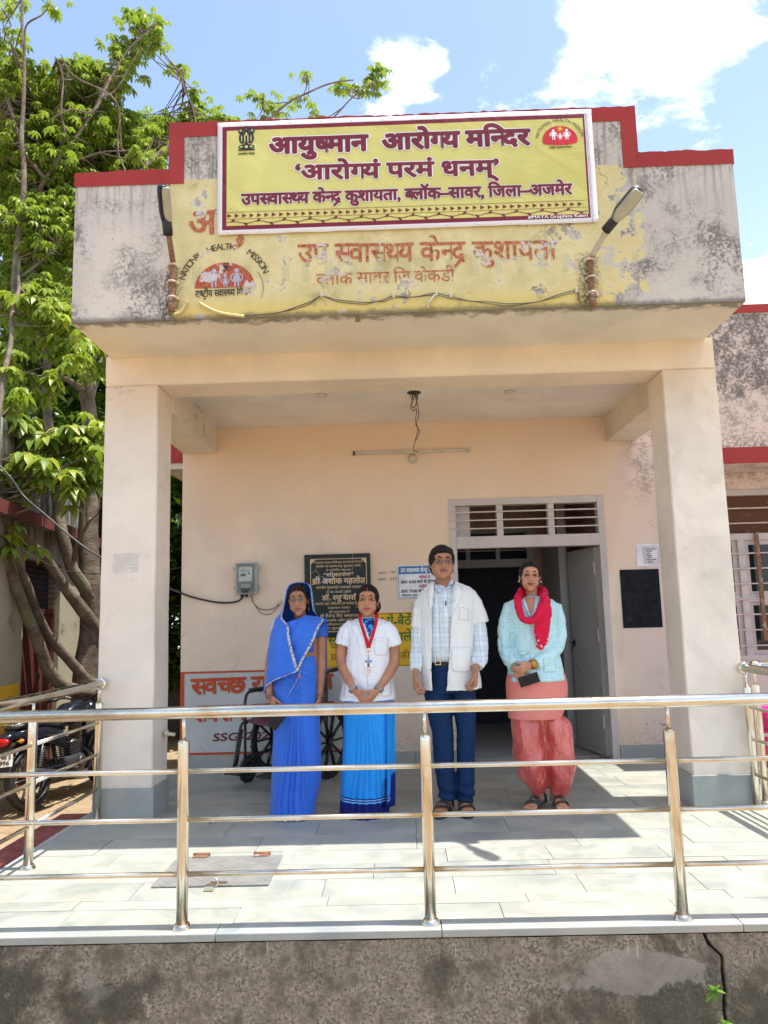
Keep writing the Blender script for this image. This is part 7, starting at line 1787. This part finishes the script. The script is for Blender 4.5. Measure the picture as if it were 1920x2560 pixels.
b = MB(); a_ = F(1130, 822, -.163); e_ = F(1156, 845, -.163); b.box(a_.x, a_.y-.002, e_.z, e_.x, a_.y+.002, a_.z, bev=.001); b.build('clasp', M_steel, ln)
b = MB(); b.tube([F(1143, 872, -.162), F(1143, 915, -.158)], .0025, 6); b.build('hook', M_steel, ln)
a_ = F(1112, 918, -.158); e_ = F(1172, 1028, -.160); b = MB(); b.box(a_.x, a_.y-.003, e_.z, e_.x, a_.y, a_.z, bev=.001); idc = b.build('id_card', M_wprint, p2)
w_ = e_.x-a_.x; hgt = a_.z-e_.z
b = MB(); b.box(a_.x+.001, a_.y-.0045, a_.z-hgt*.17, e_.x-.001, a_.y-.0031, a_.z-.001); b.build('card_header', simple('card_blue', (.10, .30, .55), .4), idc)
b = MB(); b.box(a_.x+w_*.33, a_.y-.0045, a_.z-hgt*.48, a_.x+w_*.66, a_.y-.0031, a_.z-hgt*.21); b.build('card_photo', simple('card_photo', (.14, .08, .08), .4), idc)
b = MB(); b.box(a_.x+.001, a_.y-.0044, a_.z-hgt*.55, e_.x-.001, a_.y-.0031, a_.z-hgt*.52); 
for i in range(3): b.box(a_.x+w_*.15, a_.y-.0044, a_.z-hgt*(.68+.1*i), e_.x-w_*.2, a_.y-.0031, a_.z-hgt*(.65+.1*i))
b.build('card_print', M_pinkt, idc)
def s2fn(t, c, cc):
    x, y, z = t.sep(c); navy = (.006, .012, .14)
    zz_ = t.m('ADD', z, t.m('MULTIPLY', t.m('ADD', x, 0.0), 0.0))
    cc = t.mix(t.ss(zz_, .098, .096), cc, navy)
    for z0 in (.110, .126): cc = t.mix(band(t, zz_, z0-.0035, z0+.0035, .0006), cc, navy)
    for z0 in (.118, .104): cc = t.mix(band(t, zz_, z0-.002, z0+.002, .0006), cc, (.35, .55, .85))
    return cc
M_s2 = cloth_mat('sky_blue_sari', (.018, .29, .78), .7, fn=s2fn, wr=.3)
def pleat2(p_, th, u):
    t_ = max(0, min(1, (F(0, 1230).z-p_.z)/F(0, 1230).z)); front = max(0, cos(radians(th)))**.5; xc = F(1140, 1230).x-.01*t_; s_ = (p_.x-xc+.01*noise.noise(Vector((p_.z*4, 1, 0))))/(.035+.075*t_); o = 0
    if abs(s_) < 1.3: w_ = 1-max(0, abs(s_)-.9)/.4; q = (s_*2.4+.2+.3*noise.noise(Vector((s_*2, p_.z*1.5, 4)))) % 1.0; o = .023*min(1, .2+t_*1.2)*(abs(q-.5)*2)**.7*max(0, w_)
    return (o+.018*noise.noise(Vector((p_.x*8+8, p_.y*8, p_.z*1.1)))+.005*noise.noise(Vector((p_.x*24, p_.y*24, p_.z*2.5))))*front
sk2 = Loft([ring(F, 1190, 955, 1325, .125), ring(F, 1300, 948, 1335, .13), ring(F, 1500, 945, 1330, .13), ring(F, 1700, 938, 1326, .135), ring(F, 1900, 926, 1312, .145), ring(F, 2060, 918, 1302, .152), ring(F, 2135, 914, 1300, .156)], pleat2)
s_ = sk2.build('sari_skirt', M_s2, p2, 90, 220)
M_navy = cloth_mat('navy_sari_end', (.006, .012, .15), .7, wr=.3)
b = MB(); b.grid(lambda u, v: F(1290+(1352-1290)*v+(10-30*u)*(1-v)*0, 1240+(2050-1240)*u+25*(1-v)*u, -.02-.10*(1-v)**1.5+.008*sin(v*8+u*3)), 50, 10); b.build('sari_end', M_s2, p2, solid=.003)
b = MB(); b.grid(lambda u, v: F(1278+(1354-1278)*v, 1800+60*(1-v)+(2062-1800-60*(1-v))*u+30*(1-v)*u, -.035-.10*(1-v)**1.5), 12, 8); se = b.build('sari_end_border', M_navy, p2, solid=.003)
M_stl = simple('silver_bangle', (.45, .45, .47), .25, .8); M_gd = simple('gold_bangle', (.62, .34, .07), .25, .9)
bangles(p2, F(1022, 1148, -.16), (-.55, .45, .75), .029, 2, M_stl, .010, .004); bangles(p2, F(1222, 1148, -.16), (.55, .45, .75), .029, 2, M_stl, .008, .003); bangles(p2, F(1230, 1136, -.155), (.55, .45, .75), .030, 1, M_gd, .008, .003)

# ============================================================ man in the open white coat
F = Fig((.315, 1.81, 0), RB_)
p3 = thing('person', 'man with glasses in an open short-sleeved white coat, checked shirt and navy trousers', 'person', (.315, 1.81, 0))
SK3 = skin_mat('skin_man', (.41, .185, .108)); SK3h = SK3; LIP3 = simple('lip_man', (.30, .10, .085), .45)
hc3 = F(383, 212, -.02); hs = 1.0; T3 = Matrix.Rotation(radians(2), 3, 'Y') @ Matrix.Rotation(radians(5), 3, 'Z')
b = MB(); head_parts(b, hc3, hs, 1.05, 1.13, 1.15, T3)
b.tube([F(392, 290, .018), F(395, 350, .014), F(400, 400, .02)], [.054, .056, .075], 14)
b.tube([F(405, 390, .02), F(415, 500, 0), F(415, 700, 0), F(420, 940, 0), F(435, 1060, 0)], [(.10, .06), (.12, .085), (.12, .09), (.12, .09), (.13, .10)], 20, flat=(1, 0, 0))
for e in ([F(265, 500, .01), F(215, 600, .01), F(196, 740, .01), F(188, 860, -.02), F(182, 1035, -.12)], [F(600, 470, .01), F(645, 600, .01), F(672, 760, .0), F(676, 880, -.06), F(645, 1010, -.16)]): b.tube(e, [.036, .040, .035, .033, .025], 14)
hand(b, F(180, 1045, -.125), (-.03, -.15, -1), (1, .1, 0), (.0, -1, 0), 1.22, 1.0, thumb=.3, thcurl=.7)
hand(b, F(642, 1020, -.168), (-.10, -.22, -1), (-1, .1, 0), (0, -1, 0), 1.22, 1.0, thumb=.3, thcurl=.7)
for x0, x1, x2 in ((350, 385, 425), (530, 562, 562)): b.tube([F(x0, 1080, 0), F(x1, 1500, 0), F(x2, 2030, 0)], [.08, .05, .038], 10)
aL, aR = Vector((F(418, 2060).x, -.0, .075)), Vector((F(560, 2060).x, -.0, .075))
foot(b, aL, -.32, s=1.05); foot(b, aR, .02, s=1.05)
link('body', remeshed(b, .0046, 4, None, 'body', SK3), p3)
face_details(p3, hc3, hs, SK3, LIP3, 1.05, T3, .35, brow=1.35, squint=.45)
def manhair(b_, X):
    b_.ball(X((-.012, -.045, .086)), [.062, .045, .030], 16, 10); b_.ball(X((-.040, -.020, .075)), [.040, .055, .035], 16, 10); b_.ball(X((.035, -.02, .082)), [.04, .05, .03], 16, 10)
hair_cap(p3, hc3, hs, .056, 1.06, T3, vol=.010, extra=manhair)
M_lens3 = lens_material('clear_lens', (.80, .84, .76), .05); glasses(p3, hc3, hs, T3, 1.05, M_lens3, simple('thin_metal_rim', (.16, .12, .08), .3, .8), .026, .0125)
mst = MB(); mst.tube(catmull([hc3+T3 @ Vector((x, -.1005+abs(x)*.35, -.0455-.003*abs(x)/.03)) for x in (-.026, -.012, 0, .012, .026)], 3), .0022, 6, ell=(.5, 1)); mst.build('moustache', simple('stubble', (.14, .08, .06), .9), p3)
def chk(t, c, cc):
    x, y, z = t.sep(c); 
    def ln(v, per, w_, off=0): f = t.m('FRACT', t.m('MULTIPLY', t.m('ADD', v, off+5.0), 1/per)); return t.ss(t.m('ABSOLUTE', t.m('SUBTRACT', f, .5)), w_, w_+.015, 1, 0)
    cc = t.mix(t.m('MULTIPLY', ln(x, .058, .20), .30), cc, (.50, .62, .68)); cc = t.mix(t.m('MULTIPLY', ln(z, .064, .20), .30), cc, (.50, .62, .68))
    cc = t.mix(t.m('MULTIPLY', ln(x, .029, .045), .65), cc, (.22, .30, .38)); return t.mix(t.m('MULTIPLY', ln(z, .032, .040), .55), cc, (.25, .33, .42))
M_shirt = cloth_mat('checked_shirt', (.74, .78, .80), .8, fn=chk, wr=.4)
b = MB(); Loft([ring(F, 372, 330, 460, .065, .02), ring(F, 400, 270, 540, .09, .015), ring(F, 450, 235, 605, .115, .005), ring(F, 560, 235, 600, .145, 0), ring(F, 700, 240, 600, .152, 0), ring(F, 850, 248, 600, .158, -.005), ring(F, 930, 258, 590, .150, -.003), ring(F, 965, 265, 580, .128, 0)], folds(11, .008, 9, 2)).closed(b, 50, 60)
for e, rr_ in (([F(272, 490, .01), F(220, 600, .01), F(200, 740, .01), F(190, 880, -.03), F(186, 960, -.08), F(180, 1034, -.118)], [.055, .052, .048, .046, .044, .036]), ([F(590, 480, .01), F(645, 600, .01), F(676, 760, .0), F(682, 880, -.06), F(668, 955, -.12), F(647, 1008, -.158)], [.055, .055, .052, .052, .054, .044])): b.tube(e, rr_, 16)
sh3 = link('checked_shirt', remeshed(b, .0055, 4, wrinkle(3, .0042, cross=1.0), 'checked_shirt', M_shirt), p3)
B3s = bvh(sh3)
for pts in ([(334, 352), (322, 398), (360, 434), (386, 424), (356, 385)], [(462, 330), (480, 362), (446, 404), (386, 424), (424, 388), (448, 350)]): applique(F, B3s, pts, 'shirt_collar', M_shirt, sh3, .012)
seam(F, B3s, [(372, 434), (368, 560), (362, 700), (358, 930)], .0016, 'placket', MATS['seam_grey'], sh3); seam(F, B3s, [(392, 434), (388, 560), (382, 700), (378, 930)], .0010, 'placket', MATS['seam_grey'], sh3)
for zy in (470, 570, 680, 790, 890): q = F(378, zy, -.14); b = MB(); b.ball((q.x, front(B3s, q.x, q.z, d=.001), q.z), (.005, .003, .005), 8, 6); b.build('button', M_white, sh3)
b = MB(); q = F(413, 520, -.14); b.box(-.004, -.006, -.014, .004, .002, .018, Matrix.Translation((q.x, front(B3s, q.x, q.z), q.z))); b.build('pen', M_black, p3)
# coat, open down the front
def cf(F, zy, xl, xr, ry, gl, gr, cy=0.0):
    r_ = ring(F, zy, xl, xr, ry, cy); a, c_ = F(gl, zy), F(gr, zy); r_[5] = math.degrees(math.asin(max(-1, min(1, (c_.x-r_[1])/r_[3])))); r_[6] = 360+math.degrees(math.asin(max(-1, min(1, (a.x-r_[1])/r_[3])))); return r_
M_coat3 = cloth_mat('ivory_coat_cotton', (.74, .74, .71), .85, wr=.4, var=.03)
ct = Loft([cf(F, 345, 322, 476, .080, 334, 468, .020), cf(F, 372, 285, 530, .104, 326, 468, .014), cf(F, 402, 246, 585, .120, 320, 466, .010), cf(F, 450, 222, 622, .140, 315, 460, .005), cf(F, 540, 222, 628, .160, 306, 450), cf(F, 650, 228, 622, .168, 301, 440), cf(F, 800, 230, 618, .174, 300, 434), cf(F, 940, 226, 630, .176, 301, 426), cf(F, 1060, 218, 660, .176, 303, 414), cf(F, 1172, 213, 680, .176, 306, 404)], folds(6, .007, 7, 1.0))
b = MB(); nu, nv = 60, 90; vs = []
for off in (.0, .011):
    for i in range(nu+1):
        L_ = ct.lev(i/nu)
        for j in range(nv+1): vs.append(ct.pt(i/nu, L_[5]+(L_[6]-L_[5])*j/nv, off))
k = (nu+1)*(nv+1); g = lambda o, i, j: o*k+i*(nv+1)+j; fs = []
for i in range(nu):
    for j in range(nv): fs += [(g(0, i, j), g(0, i+1, j), g(0, i+1, j+1), g(0, i, j+1)), (g(1, i, j), g(1, i, j+1), g(1, i+1, j+1), g(1, i+1, j))]
    fs += [(g(0, i, 0), g(1, i, 0), g(1, i+1, 0), g(0, i+1, 0)), (g(0, i, nv), g(0, i+1, nv), g(1, i+1, nv), g(1, i, nv))]
for j in range(nv): fs += [(g(0, 0, j), g(0, 0, j+1), g(1, 0, j+1), g(1, 0, j)), (g(0, nu, j), g(1, nu, j), g(1, nu, j+1), g(0, nu, j+1))]
b.add(vs, fs, True)
b.tube([F(310, 470, .01), F(268, 480, .01), F(236, 530, .01), F(212, 620, .01), F(196, 705, .01)], [.060, .066, .060, .056, .056], 18); b.tube([F(540, 465, .01), F(588, 480, .01), F(620, 530, .01), F(645, 600, .01), F(664, 672, .01)], [.062, .072, .070, .069, .070], 18)
coat3 = link('white_coat', remeshed(b, .0045, 3, wrinkle(13, .0042, diag=.8), 'white_coat', M_coat3), p3)
B3 = bvh(coat3, sh3)
def lap(pts, d=.007): return applique(F, B3, pts, 'lapel', M_coat3, coat3, d)
lap([(470, 352), (505, 372), (548, 395), (524, 402), (552, 418), (505, 520), (440, 640), (446, 560), (458, 450), (468, 400)])
lap([(322, 356), (290, 380), (262, 432), (284, 446), (268, 458), (280, 530), (302, 640), (306, 520), (318, 410)])
applique(F, B3, [(452, 852), (606, 855), (602, 1030), (575, 1044), (462, 1030), (448, 1008)], 'pocket', M_coat3, coat3, .005); seam(F, B3, [(450, 872), (606, 875)], .0012, 'pocket_stitching', MATS['seam_grey'], coat3)
applique(F, B3, [(512, 545), (590, 560), (588, 648), (510, 642)], 'breast_pocket', M_coat3, coat3, .003)
for zy in (700, 820, 940): q = F(432, zy, -.15); b = MB(); b.ball((q.x, front(B3, q.x, q.z, d=.001), q.z), (.006, .003, .006), 10, 6); b.build('button', M_white, coat3)
M_navyt = cloth_mat('navy_trousers', (.004, .026, .085), .8, wr=.35)
b = MB(); Loft([ring(F, 945, 262, 585, .122), ring(F, 1000, 255, 605, .128), ring(F, 1100, 250, 640, .130), ring(F, 1200, 252, 642, .118)]).closed(b, 16, 40)
b.tube([F(338, 1160, 0), F(360, 1300, 0), F(388, 1500, -.005), F(402, 1750, 0), F(425, 1960, .0), F(424, 2012, .0)], [(.090, .098), (.086, .094), (.075, .082), (.066, .074), (.059, .070), (.056, .068)], 24, flat=(1, 0, 0))
b.tube([F(545, 1160, 0), F(555, 1300, 0), F(568, 1500, -.005), F(568, 1750, 0), F(566, 1975, .0), F(562, 2028, .0)], [(.084, .098), (.078, .092), (.063, .082), (.061, .074), (.055, .070), (.052, .068)], 24, flat=(1, 0, 0))
def trw(co, n): k = noise.noise(Vector((co.x*9, co.y*9, co.z*5+4)))*.006; lo = max(0, .22-co.z)/.22; return co+n*(k+lo*.010*sin(co.z*95+co.x*22)+.003*noise.noise(co*28))
link('trousers', remeshed(b, .0055, 4, trw, 'trousers', M_navyt), p3)
b = MB(); Loft([ring(F, 945, 258, 590, .131), ring(F, 992, 256, 594, .132)]).closed(b, 4, 40); bl_ = b.build('belt', M_black, p3)
a_ = F(352, 968, -.133); b = MB(); [b.box(a_.x+u0, a_.y-.008, a_.z+w0, a_.x+u1, a_.y-.003, a_.z+w1) for u0, w0, u1, w1 in ((-.019, -.019, .019, -.014), (-.019, .014, .019, .019), (-.019, -.014, -.014, .014), (.014, -.014, .019, .014))]; b.build('buckle', M_steel, bl_)
def sandal(person, ank, yaw, sole, strap, s=1.0, name='sandal', heel=.022, straps=3):
    Rz = Matrix.Rotation(yaw, 4, 'Z'); Mx = Matrix.Translation((ank.x, ank.y, 0)) @ Rz; b = MB(); n = 28; P = []
    for i in range(n):
        a = 2*pi*i/n; y = -.065-.145*cos(a) if cos(a) > 0 else -.065-.130*cos(a); w_ = (.046 if y < -.08 else .038)*s; P.append((w_*sin(a)*(1 if abs(sin(a)) < .99 else 1), y))
    b.add([Mx @ Vector((x, y, .001)) for x, y in P]+[Mx @ Vector((x, y, heel)) for x, y in P], [tuple(range(n)), tuple(range(2*n-1, n-1, -1))]+[(i, i+n, (i+1) % n+n, (i+1) % n) for i in range(n)]); o = b.build(name, sole, person)
    SP = [((-.046, -.135, .02), (0, -.128, .067), (.046, -.120, .02)), ((-.044, -.075, .02), (0, -.070, .086), (.042, -.085, .02)), ((-.040, .01, .03), (0, -.030, .108), (.040, .01, .03))][:straps]
    for q in SP:
        b = MB(); Q = catmull([Vector((q[0][0]*s, q[0][1], q[0][2])), Vector((q[0][0]*s*.85, q[0][1], (q[0][2]+q[1][2])/2+.012)), Vector(q[1]), Vector((q[2][0]*s*.85, q[2][1], (q[2][2]+q[1][2])/2+.012)), Vector((q[2][0]*s, q[2][1], q[2][2]))], 5)
        b.tube([Mx @ v for v in Q], [(.013, .003)]*len(Q), 8); b.build('strap', strap, o)
    return o
M_lea = simple('dark_leather', (.030, .020, .016), .5); M_tan = simple('tan_sole', (.28, .21, .14), .7); M_dgr = simple('dark_green_leather', (.014, .040, .036), .45)
for a_, yw_ in ((aL, -.32), (aR, .02)): sandal(p3, a_, yw_, M_lea, M_lea, 1.08)

# ============================================================ woman in the aqua shirt and red scarf
F = Fig((.945, 1.86, 0), RB_)
p4 = thing('person', 'smiling woman in pale aqua shirt, crimson scarf and salmon satin trousers', 'person', (.945, 1.86, 0))
SK4 = skin_mat('skin_light', (.52, .250, .145)); LIP4 = simple('lip_plum', (.30, .045, .06), .35)
hc4 = F(1058, 315, -.02); hs = .92; T4 = Matrix.Rotation(radians(3), 3, 'Y') @ Matrix.Rotation(radians(-4), 3, 'Z')
b = MB(); head_parts(b, hc4, hs, .98, .98, 1.0, T4)
b.tube([F(1068, 400, .020), F(1072, 455, .012), F(1072, 500, .02)], [.041, .042, .060], 14)
b.tube([F(1075, 490, .02), F(1075, 600, 0), F(1080, 800, 0), F(1090, 1000, 0), F(1100, 1180, 0)], [(.09, .055), (.11, .08), (.11, .085), (.13, .10), (.14, .11)], 20, flat=(1, 0, 0))
for e in ([F(910, 580, .01), F(884, 700, .01), F(872, 840, 0), F(895, 930, -.06), F(945, 1010, -.13)], [F(1240, 580, .01), F(1268, 700, .01), F(1270, 820, -.01), F(1190, 920, -.10), F(1085, 985, -.165)]): b.tube(e, [.034, .037, .035, .030, .022], 14)
hand(b, F(1075, 988, -.170), (-.86, -.15, -.35), (0, .9, -.3), (.2, -.4, .9), .92, .55, thumb=.35)
hand(b, F(945, 1022, -.140), (.52, -.10, -.80), (.15, .9, 0), (.8, -.3, .4), .92, .30, thumb=.6)
for x0, x1 in ((1040, 1120), (1200, 1268)): b.tube([F(x0, 1200, 0), F((x0+x1)/2, 1600, 0), F(x1, 1995, 0)], [.08, .055, .034], 10)
aL4, aR4 = Vector((F(1135, 2010).x, .01, .07)), Vector((F(1268, 2010).x, .01, .07))
foot(b, aL4, -.55, s=.9); foot(b, aR4, .02, s=.9)
link('body', remeshed(b, .0046, 4, None, 'body', SK4), p4)
face_details(p4, hc4, hs, SK4, LIP4, .98, T4, .95, kohl=True)
def bun4(b_, X): b_.ball(X((.03, .105, -.01)), [.045, .035, .045], 16, 10)
hair_cap(p4, hc4, hs, .068, .98, T4, extra=bun4)
for g in (-1, 1): b = MB(); b.ball(hc4+T4 @ Vector((g*.080, -.006, -.034))*hs, .0058, 10, 8); b.build('pearl_earring', M_white, p4)
def dots(t, c, cc):
    v = t.voro(t.comb(t.sep(c)[0], 0.0, t.sep(c)[2]), 52, 'F1', rnd=.25); return t.mix(t.m('MULTIPLY', t.ss(v, .20, .15), .75), cc, (.20, .36, .42))
M_aqua = cloth_mat('aqua_dotted_cotton', (.50, .74, .76), .8, fn=dots, wr=.4)
b = MB(); Loft([ring(F, 462, 1010, 1135, .060, .02), ring(F, 484, 935, 1215, .085, .015), ring(F, 520, 892, 1262, .105, .005), ring(F, 620, 902, 1256, .135, 0), ring(F, 720, 912, 1256, .142, 0), ring(F, 850, 905, 1275, .138, 0), ring(F, 980, 890, 1305, .150, 0), ring(F, 1108, 873, 1335, .160, 0)], folds(15, .010, 8, 1.3)).closed(b, 50, 60)
for e, rr_ in (([F(960, 545, .01), F(915, 560, .01), F(886, 640, .01), F(868, 780, .0), F(876, 870, -.02), F(905, 950, -.08), F(940, 1000, -.125)], [.050, .060, .056, .055, .056, .053, .046]), ([F(1200, 545, .01), F(1245, 560, .01), F(1266, 640, .01), F(1278, 760, .0), F(1255, 850, -.03), F(1180, 930, -.105), F(1098, 985, -.155)], [.050, .060, .058, .058, .058, .054, .046])): b.tube(e, rr_, 18)
sh4 = link('aqua_shirt', remeshed(b, .0055, 4, wrinkle(23, .0048, cross=.8), 'aqua_shirt', M_aqua), p4)
B4 = bvh(sh4)
applique(F, B4, [(1030, 458), (1112, 458), (1116, 500), (1098, 560), (1062, 604), (1040, 560)], 'neck_opening', SK4, p4, .003)
for pts in ([(1026, 462), (1008, 510), (1044, 622), (1063, 612), (1048, 570), (1034, 505)], [(1116, 462), (1130, 510), (1090, 622), (1063, 612), (1086, 570), (1106, 505)]): applique(F, B4, pts, 'collar', M_aqua, sh4, .007)
for zy in (760, 885, 1000): q = F(1068, zy, -.14); b = MB(); b.ball((q.x, front(B4, q.x, q.z, d=.002), q.z), (.007, .003, .007), 10, 6); b.build('button', M_white, sh4)
seam(F, B4, [(1058, 640), (1058, 800), (1060, 960), (1064, 1100)], .0012, 'placket_seam', MATS['seam_grey'], sh4)
for pts in ([(1152, 940), (1262, 945), (1262, 1045), (1158, 1045)], [(968, 892), (1020, 872), (1050, 900), (990, 928)]): applique(F, B4, pts, 'pocket', M_aqua, sh4, .004)
M_kam = cloth_mat('salmon_cotton', (.72, .225, .185), .6, wr=.35)
Loft([ring(F, 1060, 885, 1325, .146), ring(F, 1150, 876, 1345, .150), ring(F, 1280, 886, 1338, .155), ring(F, 1392, 896, 1300, .158)], folds(19, .007, 7, 1)).build('kameez', M_kam, p4, 30, 90)
ms, t = material('salmon_satin'); c = t.co(); n = t.noise(c, 6, 4); x, y, z = t.sep(c)
hh_ = t.noise(t.comb(t.m('MULTIPLY', x, 2.0), y, t.m('MULTIPLY', z, .7)), 9, 2, .45, 1.6)
t.out(t.bsdf(t.mix(t.ss(n, .3, .7), (.52, .055, .045), (.72, .15, .12)), .24, .0, t.bump(hh_, .55, .04), Sheen_Weight=.1, Specular_IOR_Level=1.0))
b = MB()
for lv_ in ([(1370, 898, 1150, .125), (1500, 905, 1175, .135), (1650, 922, 1190, .14), (1780, 950, 1195, .135), (1880, 992, 1196, .115), (1950, 1040, 1192, .085), (1985, 1062, 1178, .060)], [(1370, 1100, 1318, .115), (1430, 1115, 1362, .128), (1500, 1130, 1384, .135), (1650, 1160, 1412, .14), (1780, 1180, 1414, .135), (1880, 1196, 1398, .115), (1950, 1208, 1365, .085), (2000, 1216, 1330, .060)]):
    Loft([ring(F, *q) for q in lv_]).closed(b, 44, 44)
zc_ = F(0, 1500).z
def salw(co, n):
    # swags hanging between hip and ankle, gathers at the cuffs
    left = co.x < F(1175, 1600).x; xc = F(1175, 1500).x; dx = abs(co.x-xc); env = min(1, max(.25, (zc_+.08-co.z)/.2))*min(1, max(.15, (co.z-.08)/.2))
    ph = co.z*(30 if left else 22)+dx*40+1.6*noise.noise(Vector((co.x*5, co.y*5, co.z*3))); a = (abs(((ph/6.283) % 1)-.5)*2)**1.5
    ph2 = co.x*58-co.z*6+1.8*noise.noise(co*4); v = (abs(((ph2/6.283) % 1)-.5)*2)**1.4
    k = noise.noise(Vector((co.x*6+3, co.y*6, co.z*2.5)))
    return co+n*(.026*a*env*(.7+.7*k)+.015*v*(1.15-env*.5)-.016)
link('salwar', remeshed(b, .0055, 3, salw, 'salwar', ms), p4)
# scarf
def scf(t, c, cc):
    v = t.voro(c, 60, 'F1'); x, y, z = t.sep(c); lowr = t.ss(z, 1.14, 1.10)
    d_ = t.m('MAXIMUM', t.m('MULTIPLY', t.ss(v, .22, .12), t.ss(t.noise(c, 9, 2), .52, .6)), t.m('MULTIPLY', t.m('MULTIPLY', t.ss(t.voro(c, 42, 'F1'), .36, .24), lowr), t.ss(z, .93, .98)))
    return t.mix(d_, cc, (.80, .50, .55))
M_scarf = cloth_mat('crimson_bandhani', (.64, .006, .05), .75, fn=scf, wr=.5)
b = MB()
b.tube(catmull([F(1072, 430, .085), F(1010, 436, .04), F(975, 475, -.05), F(972, 545, -.130), F(990, 610, -.168), F(1035, 648, -.186), F(1085, 640, -.190), F(1128, 590, -.178), F(1158, 520, -.140), F(1168, 462, -.07), F(1140, 428, .04), F(1072, 430, .085)], 5), [(.024, .042)]*56, 18)
b.tube(catmull([F(1180, 470, -.07), F(1178, 540, -.130), F(1168, 620, -.165), F(1152, 700, -.172), F(1152, 770, -.170), F(1150, 820, -.168), F(1128, 868, -.165)], 5), [(.020, .028+.022*sin(pi*min(1, i/27))) for i in range(30)]+[(.012, .012)], 18)
def scw(co, n): return co+n*(.008*noise.noise(Vector((co.x*34+co.z*14, co.y*20, co.z*9)))+.004*noise.noise(co*45))
link('scarf', remeshed(b, .0045, 2, scw, 'scarf', M_scarf), p4)
bangles(p4, F(1082, 985, -.166), (.9, .2, .3), .030, 3, M_gd, .009, .005)
b = MB(); b.box(-.033, -.005, -.066, .033, .003, .066, Matrix.Translation(F(1052, 1104, -.170)) @ Matrix.Rotation(radians(74), 4, 'Y'), bev=.004); ph = b.build('mobile_phone', M_blackgloss, None); ph.location = p4.location; tagd(ph, 'black mobile phone held in front of the salmon kameez', 'phone')
for a_, yw_ in ((aL4, -.55), (aR4, .02)): sandal(p4, a_, yw_, M_tan, M_dgr, .98, heel=.026)
